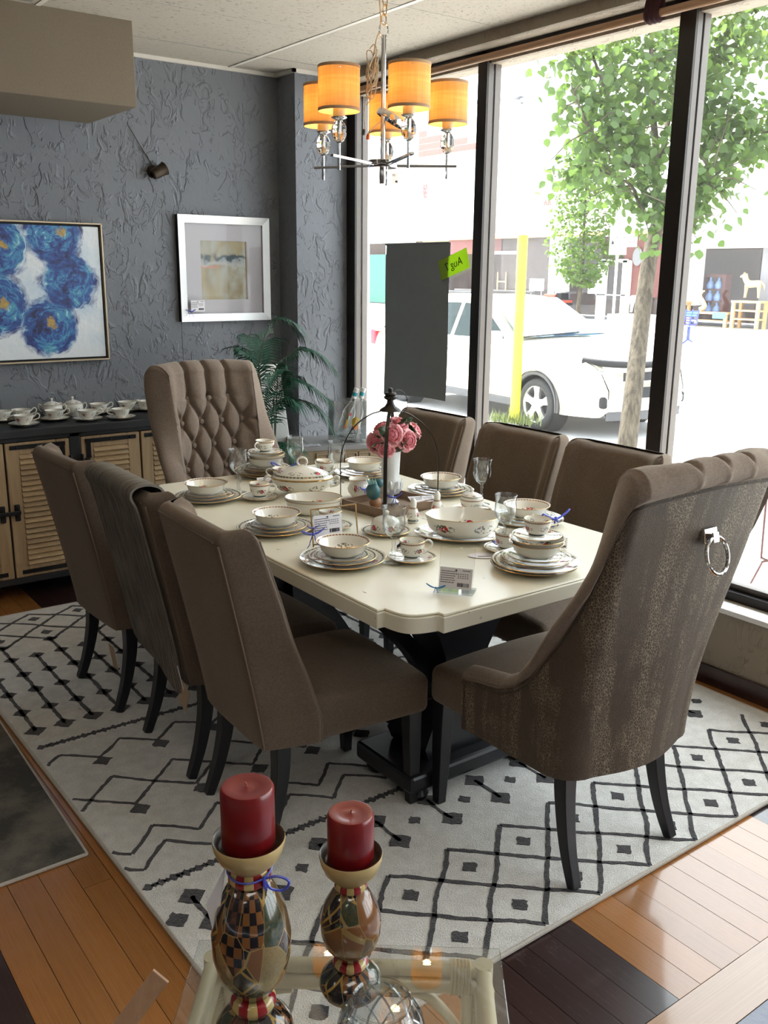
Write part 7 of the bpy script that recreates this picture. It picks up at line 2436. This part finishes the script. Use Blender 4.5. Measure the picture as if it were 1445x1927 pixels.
# red boarded gable behind
b2 = thing('red_gable', 'red boarded roof structure rising behind the pale shop building', 'building', (36.5, 38, 6.0))
A, Bp, Cp = at_x(788, 248, 36.5), at_x(905, 262, 36.5), at_x(975, 274, 36.5)
M_['redboard'] = plain('red_weatherboard', (.42, .10, .09), .7, var=.08)
n = 9; ztop_ = A.z; zlow = 6.4
for k in range(n):
    z1 = ztop_ - k * (ztop_ - zlow) / n; z0 = z1 - (ztop_ - zlow) / n + .02
    yR = lerp(Cp.y, A.y, max(0, (z1 - Cp.z) / (A.z - Cp.z))) if z1 > Cp.z else Cp.y
    yR = max(Cp.y, min(A.y, Cp.y + (A.y - Cp.y) * max(0, (z1 - Cp.z) / (A.z - Cp.z)) * .92))
    g = G(); g.box(36.5, 36.56, min(yR, A.y - .3), A.y, z0, z1)
    for i, v in enumerate(g.v): g.v[i] = v - Vector((36.5, 38, 6.0))
    g.build('weatherboard', M_['redboard'], b2, smooth=0)
# icicle lights along the lintels
for (pa, pb, lab) in (((700, 443), (1045, 428), 'string of icicle lights along the lintel of the left shops'), ((1290, 401), (1460, 392), 'string of icicle lights above the awning of the right shop')):
    a, c = at_x(*pa, FX - .2), at_x(*pb, FX - .2)
    r = thing('icicle_lights', lab, 'string lights', tuple(a), group='icicle lights')
    g = G(); g.tube([(0, 0, 0), tuple((c - a) * .5 + Vector((0, 0, -.05))), tuple(c - a)], .012, 5); g.build('wire', M_['shop_pine'], r)
    n = 26 if pa[0] < 1000 else 15; rg = random.Random(n)
    g = G()
    for k in range(n):
        p = (c - a) * ((k + .5) / n); g.tube([p + Vector((0, 0, .1)), p + Vector((0, -.05, -.12)), p + Vector((0, .0, -.30)), p + Vector((0, .10, -.34))], .013, 4)
    o = g.build('drops', M_['shop_grey'], r); o['kind'] = 'stuff'

# goods and furniture before the right-hand shop
def W3(px, py, x): return at_x(px, py, x)
def obj_at(name, lab, cat, px, py, x, group=None):
    p = at_x(px, py, x); return thing(name, lab, cat, tuple(p), 0, group), p
PXM = 33.0 / _fwd.x * 0 + 38.6 / F_PX      # metres per pixel at the shop fronts


def table_like(name, lab, px0, px1, pyt, pyb, x, mat, cat='table', shelf=None):
    a, c = at_x(px0, pyt, x), at_x(px1, pyt, x); zb_ = at_x((px0 + px1) / 2, pyb, x).z
    r = thing(name, lab, cat, (x, (a.y + c.y) / 2, zb_))
    w_ = (a.y - c.y) / 2; h_ = a.z - zb_
    g = G(); g.box(-.3, .3, -w_, w_, h_ - .08, h_); g.build('top', mat, r, smooth=0, bevel=.01)
    for sy in (-1, 1):
        for sx in (-.25, .25):
            g = G(); g.box(sx - .05, sx + .05, sy * (w_ - .1) - .06, sy * (w_ - .1) + .06, 0, h_ - .08); g.build('leg', mat, r, smooth=0)
    for s_ in (shelf or []):
        g = G(); g.box(-.26, .26, -w_ + .05, w_ - .05, h_ * s_ - .03, h_ * s_ + .03); g.build('shelf', mat, r, smooth=0)
    return r
r = table_like('console_table', 'pale pine console table with teal drawers before the far shop window', 1300, 1378, 585, 617, FX - .7, M_['shop_pine'], shelf=[.45])
yl, yr, zt_, zb_ = rect(1300, 588, 1378, 617, FX - .7)
for u in (.14, .80):
    g = G(); g.box(-.34, -.30, (yr - yl) / 2 * 0 + (.5 - u) * (yl - yr) - .28, (.5 - u) * (yl - yr) + .28, .38, .62); g.build('drawer', plain('teal_drawer', (.10, .38, .42), .5), r, smooth=0, bevel=.01)
table_like('display_shelf', 'open pine display shelf carrying the wooden horse before the far shop', 1384, 1440, 565, 620, FX - .7, M_['shop_pine'], 'shelf', [.35, .65])
table_like('work_bench', 'pine bench at the left end of the far shop front', 1250, 1294, 566, 608, FX - .6, M_['shop_pine'], 'bench', [.4])
# glazed red cabinet with blue bottles
a, c = at_x(1330, 516, FX + 1.2), at_x(1369, 516, FX + 1.2); zb_ = at_x(1350, 580, FX + 1.2).z - .3
r = thing('display_cabinet', 'tall red-brown glazed cabinet of blue bottles inside the far shop', 'cabinet', (FX + 1.2, (a.y + c.y) / 2, zb_)); w_ = (a.y - c.y) / 2; h_ = a.z - zb_
for y0 in (-w_, w_):
    g = G(); g.box(-.2, .2, y0 - .07, y0 + .07, 0, h_); g.build('stile', M_['shop_red'], r, smooth=0)
g = G(); g.box(-.22, .22, -w_ - .1, w_ + .1, h_ - .12, h_); g.build('cornice', M_['shop_red'], r, smooth=0)
for q in (.02, .33, .62):
    g = G(); g.box(-.2, .2, -w_, w_, h_ * q, h_ * q + .05); g.build('shelf', M_['shop_red'], r, smooth=0)
k = 0
for row, q in enumerate((.33, .62, .02)):
    for s_ in (-.4, .4):
        o = G().lathe([(.0005, 0), (.13, .0), (.17, .12), (.12, .26), (.05, .34), (.05, .44), (.07, .46)], 12).build('bottle', plain('blue_white_porcelain_%d' % k, (.22, .32, .60), .3), None); k += 1
        o.location = (FX + 1.1, (a.y + c.y) / 2 + s_ * w_, zb_ + h_ * q + .052)
        tag(o, 'blue porcelain bottle on the %s shelf of the far red cabinet, %s one' % (('middle', 'top', 'bottom')[row], 'right' if s_ < 0 else 'left'), 'bottle', 'bottles in the far cabinet')
# horses
def horse(px0, py0, px1, py1, x, mat, lab, flip=1, graze=False):
    yl, yr, zt_, zb_ = rect(px0, py0, px1, py1, x); L_ = yl - yr; H_ = zt_ - zb_
    r = thing('horse_figure', lab, 'statue', (x, (yl + yr) / 2, zb_)); s = L_ / 2.0
    g = G()
    def X(a): return Vector((0, flip * a[0] * s, a[1] * H_)) + Vector((a[2] if len(a) > 2 else 0, 0, 0))
    body = spline([X((-.62, .60)), X((-.3, .62)), (X((.15, .60))), X((.45, .64))], 4)
    g.tube(body, [.12 * H_, .15 * H_, .155 * H_, .155 * H_, .15 * H_, .15 * H_, .15 * H_, .155 * H_, .16 * H_, .16 * H_, .155 * H_, .14 * H_, .11 * H_], 12)
    neck = spline([X((.38, .66)), X((.58, .84)), X((.66, .98))] if not graze else [X((.38, .66)), X((.68, .50)), X((.80, .26))], 4)
    g.tube(neck, [.13 * H_ - .006 * i * H_ for i in range(len(neck))], 10)
    hd_ = [neck[-1], neck[-1] + X((.26, -.07)) if not graze else neck[-1] + X((.12, -.18))]; g.tube(hd_, [.075 * H_, .045 * H_], 10)
    for lx, dx, kx in ((-.52, -.10, -.06), (-.42, .10, .02), (.36, -.10, .04), (.44, .10, .10)):
        g.tube(spline([X((lx, .56, dx)), X((lx + kx * .5, .28, dx)), X((lx + kx, .02, dx))], 4), [.075 * H_, .06 * H_, .05 * H_, .045 * H_, .04 * H_, .036 * H_, .034 * H_, .034 * H_, .042 * H_], 8)
    for e in (-.04, .04): g.tube([neck[-1] + Vector((e, 0, .03 * H_)), neck[-1] + Vector((e, 0, .14 * H_))], [.03 * H_, .004], 6)
    g.build('body', mat, r, smooth=70)
    g = G(); g.tube(spline([X((-.62, .66)), X((-.82, .56)), X((-.86, .38))], 4), [.03 * H_, .035 * H_, .04 * H_, .045 * H_, .045 * H_, .04 * H_, .03 * H_, .02 * H_, .008 * H_], 8); g.build('tail', mat, r, smooth=70)
    g = G()
    for k in range(len(neck)): g.tube([neck[k] + Vector((0, -flip * .08 * H_, .03 * H_)), neck[k] + Vector((0, -flip * .15 * H_, .08 * H_))], [.03 * H_, .006 * H_], 6)
    g.build('mane', mat, r, smooth=70)
M_['horse_w'] = plain('white_painted_horse', (.74, .72, .68), .6); M_['horse_t'] = plain('driftwood', (.52, .38, .22), .7, var=.15)
horse(1392, 517, 1440, 562, FX - .7, M_['horse_t'], 'light driftwood horse standing on the pine display shelf', 1)
horse(1176, 545, 1228, 590, FX - 1.4, M_['horse_w'], 'white horse statue bending its head on a plinth by the shop door', 1, True)
yl, yr, zt_, zb_ = rect(1160, 590, 1230, 616, FX - 1.4)
o = G().box(-.6, .6, yr, yl, zb_ - .1, zt_).build('plinth', M_['render_w'], None, smooth=0, bevel=.03); o.location = (FX - 1.4, 0, 0); tag(o, 'low white plinth under the white horse statue', 'plinth')
p = at_x(1318, 585, FX - .7)
r = thing('swan_ornament', 'pale curved swan-neck ornament on the pine console table', 'ornament', tuple(p)); g = G(); g.tube(spline([(0, 0, .05), (0, -.16, .18), (0, -.05, .40), (0, .08, .58), (0, -.02, .74), (0, -.12, .76)], 4), [.12 - .005 * i for i in range(21)], 8); g.build('body', M_['horse_t'], r)
# white appliance, red mower, crate group before the left shop
def blob_goods(name, lab, cat, px0, py0, px1, py1, x, parts):
    yl, yr, zt_, zb_ = rect(px0, py0, px1, py1, x); r = thing(name, lab, cat, (x, (yl + yr) / 2, zb_)); W_ = (yl - yr); H_ = zt_ - zb_
    for nm, mat, (u0, u1, v0, v1, dx) in parts:
        g = G(); g.box(-dx, dx, W_ * (.5 - u1), W_ * (.5 - u0), H_ * v0, H_ * v1); g.build(nm, mat, r, smooth=0, bevel=.03)
    return r
M_['mower'] = plain('red_mower', (.55, .07, .04), .4)
blob_goods('garden_mower', 'red ride-on mower parked before the left shop window', 'mower', 1028, 546, 1064, 575, FX - .8, (('hood', M_['mower'], (.15, .70, .30, .75, .35)), ('deck', M_['mower'], (.0, 1.0, .18, .36, .45)), ('seat', M_['car_black'], (.68, .95, .40, .85, .25)), ('wheel', M_['tyre'], (.04, .26, 0, .34, .5)), ('wheel', M_['tyre'], (.68, .98, 0, .42, .5))))
blob_goods('sign_board', 'white sale board before the left shop', 'sign', 997, 524, 1022, 560, FX - .6, (('face', M_['signface'], (0, 1, .35, 1, .03)), ('leg', M_['shop_grey'], (.1, .18, 0, .36, .03)), ('leg', M_['shop_grey'], (.82, .9, 0, .36, .03))))
blob_goods('sign_board', 'white poster panel by the right of the red mower', 'sign', 1040, 523, 1070, 560, FX - .3, (('face', M_['signface'], (0, 1, .3, 1, .03)), ('leg', M_['shop_grey'], (.1, .18, 0, .36, .03)), ('leg', M_['shop_grey'], (.82, .9, 0, .36, .03))))
blob_goods('notice', 'small white notice on the glass of the shop door', 'sign', 1107, 533, 1121, 553, FX - .02, (('sheet', M_['signface'], (0, 1, 0, 1, .015)),))
blob_goods('trellis', 'white crossed trellis standing in the left shop window', 'trellis', 936, 512, 952, 548, FX + .2, (('post', M_['shop_pine'], (0, .1, 0, 1, .04)), ('post', M_['shop_pine'], (.9, 1, 0, 1, .04)), ('rail', M_['shop_pine'], (.1, .9, .46, .54, .03))))
# oval mirror
p = at_x(1200, 483, FX + .05); r = thing('oval_mirror', 'oval grey mirror hung on the maroon shop front', 'mirror', tuple(p)); g = G(); g.lathe([(.0005, 0), (.24, 0), (.26, .02), (.0005, .03)], 28, M=Matrix.Rotation(radians(-90), 4, 'Y') @ Matrix.Diagonal((1.45, 1, 1, 1))); g.build('glass', M_['shop_grey'], r)

# bench
p = at_z(1283, 644, RDZ + .1)
r = thing('street_bench', 'blue perforated steel bench on the pavement across the road', 'bench', tuple(p), radians(14))
s_ = (p - Vector((0, 0, EYE))).dot(_fwd) / F_PX
g = G()
for k in range(7): g.bar((-.28, -19 * s_ + 0, .44 * 1.0), (-.28, 19 * s_, .44), .01, .01)
g = G(); g.grid(lambda u, v: (lerp(-.30, .22, u), (v - .5) * 36 * s_, .46 + .05 * (u - .5) ** 2), 5, 4); g.build('seat', M_['bluebench'], r, smooth=40)
g = G()
for k in range(6): g.bar((.22 + .03 * k, -18 * s_, .52 + .075 * k), (.22 + .03 * k, 18 * s_, .52 + .075 * k), .03, .035)
for q in (-18, -6, 6, 18): g.bar((.20, q * s_, .46), (.40, q * s_, .95), .035, .03)
g.build('backrest', M_['bluebench'], r, smooth=0)
for q in (-11, 11):
    g = G(); g.tube([(0, q * s_, .46), (0, q * s_, .06)], .05, 8); g.build('leg', M_['bluebench'], r)
    g = G(); g.tube(spline([(-.35, q * s_, .0), (-.1, q * s_, .07), (0, q * s_, .10), (.1, q * s_, .07), (.35, q * s_, 0)], 3), .03, 6); g.build('foot', M_['bluebench'], r)
for sg in (-1, 1):
    g = G(); g.tube(spline([(.15, sg * 18 * s_, .62), (0, sg * 22 * s_, .60), (-.1, sg * 28 * s_, .58)], 3), .03, 6); g.build('armrest', M_['bluebench'], r)

# traffic signs on a post
base = Vector((27.2, 22.6, RDZ + .1)); d = None
pb = at_z(1152, 616, RDZ + .1); d = (pb - Vector((0, 0, EYE))).dot(_fwd)
r = thing('traffic_sign', 'white STOP HERE ON RED SIGNAL sign on a steel post across the road', 'sign', tuple(pb))
m_ = d / F_PX
ztop = at_d(1152, 412, d).z - pb.z
g = G(); g.tube([(0, 0, 0), (0, 0, ztop)], .05, 8); g.build('post', M_['signface'], r)
toC = (Vector((0, 0, 0)) - pb); az = atan2(toC.y, toC.x) + pi / 2
Rz = Matrix.Rotation(az, 4, 'Z')
w_, h_ = 31 * m_, 66 * m_
zc = at_d(1147, 446, d).z - pb.z
g = G(); g.box(-w_ / 2, w_ / 2, -.07, -.05, -h_ / 2, h_ / 2); f = g.build('sign_face', M_['signface'], r, smooth=0); f.matrix_local = Matrix.Translation((0, 0, zc)) @ Rz
Mt_ = Matrix(((1, 0, 0, 0), (0, 0, -1, 0), (0, 1, 0, 0), (0, 0, 0, 1)))
for k, s2 in enumerate(('STOP', 'HERE', 'ON', 'RED', 'SIGNAL')):
    text(s2, h_ * (.118 if s2 == 'SIGNAL' else .150), f, Matrix.Translation((w_ * (.12 if 2 <= k <= 3 else 0), -.072, h_ * (.39 - .195 * k))) @ Mt_, M_['ink'], 'sign_letters', .002)
g = G(); g.bar((-.05 * w_, -.075, -.02 * h_), (-.36 * w_, -.075, -.20 * h_), .012, .05, up=(0, 1, 0)); g.prism([(-.40 * w_, -.24 * h_), (-.20 * w_, -.20 * h_), (-.36 * w_, -.09 * h_)], .071, .076, M=Matrix(((1, 0, 0, 0), (0, 0, -1, 0), (0, 1, 0, 0), (0, 0, 0, 1)))); g.build('sign_arrow', M_['ink'], f, smooth=0)
w2, h2 = 19 * m_, 23 * m_
g = G(); g.box(-w2 / 2, w2 / 2, -.07, -.05, -h2 / 2, h2 / 2); f2 = g.build('sign_face', M_['signface'], r, smooth=0)
off = Rz @ Vector((24 * m_, 0, 0)); f2.matrix_local = Matrix.Translation(Vector((off.x, off.y, at_d(1171, 454, d).z - pb.z))) @ Rz
g = G(); g.tube([(w2 * .30 * cos(a), -.072, w2 * .30 * sin(a) + h2 * .06) for a in [2 * pi * k / 24 for k in range(24)]], w2 * .035, 5, closed=True); g.bar((-.2 * w2, -.073, .26 * w2), (.2 * w2, -.073, -.12 * w2), .01, w2 * .07, up=(0, 1, 0)); g.build('ban_ring', M_['lamp_red'], f2, smooth=40)
g = G(); g.bar((-.05 * w2, -.071, .2 * w2), (-.05 * w2, -.071, -.05 * w2), .004, w2 * .07, up=(0, 1, 0)); g.build('ban_letter', M_['ink'], f2, smooth=0)

# traffic signal on its mast arm
pa, pc = at_d(690, 215, 22), at_d(985, 183, 24)
r = thing('traffic_signal', 'grey traffic signal on a long mast arm high over the road', 'traffic light', (pa.x, pa.y, RDZ))
o_ = Vector((pa.x, pa.y, RDZ))
g = G(); g.tube([(0, 0, 0), tuple(Vector((0, 0, pa.z + .2 - RDZ)))], .09, 10); g.build('mast', M_['signface'], r)
g = G(); g.tube([pa - o_, pc - o_], .045, 8); g.build('arm', M_['shop_grey'], r)
q = pc - o_; g = G(); g.box(q.x - .12, q.x + .12, q.y - .06, q.y + .06, q.z - .35, q.z + .10); g.build('signal_head', M_['shop_grey'], r, smooth=0, bevel=.02)
for k in range(3):
    g = G(); g.tube([(q.x - .10, q.y - .05, q.z + .02 - .14 * k), (q.x - .22, q.y - .16, q.z + .03 - .14 * k)], .055, 10); g.build('hood', M_['shop_grey'], r)

# bent wire rack by the window, bottom right
r = thing('wire_rack', 'thin dark red bent wire stand on the pavement just outside the window', 'stand', (4.25, 1.9, SWZ))
o_ = Vector((4.25, 1.9, SWZ)); X_ = 4.2
M_['redwire'] = plain('dark_red_painted_wire', (.10, .035, .035), .5)
pts = [at_x(1450, 880, X_), at_x(1443, 930, X_), at_x(1433, 1040, X_), at_x(1434, 1050, X_), at_x(1450, 1056, X_)]
g = G(); g.tube(spline([p - o_ for p in pts], 4), .006, 6); g.build('upright', M_['redwire'], r)
pts = [at_x(1455, 1056, X_), at_x(1436, 1057, X_), at_x(1430, 1066, X_), at_x(1395, 1130, X_)]
bot_ = pts[-1] + (pts[-1] - pts[-2]).normalized() * ((pts[-1].z - SWZ) / max(.05, -(pts[-1] - pts[-2]).normalized().z))
pts.append(bot_)
g = G(); g.tube(spline([p - o_ for p in pts], 4), .006, 6); g.build('foot_wire', M_['redwire'], r)
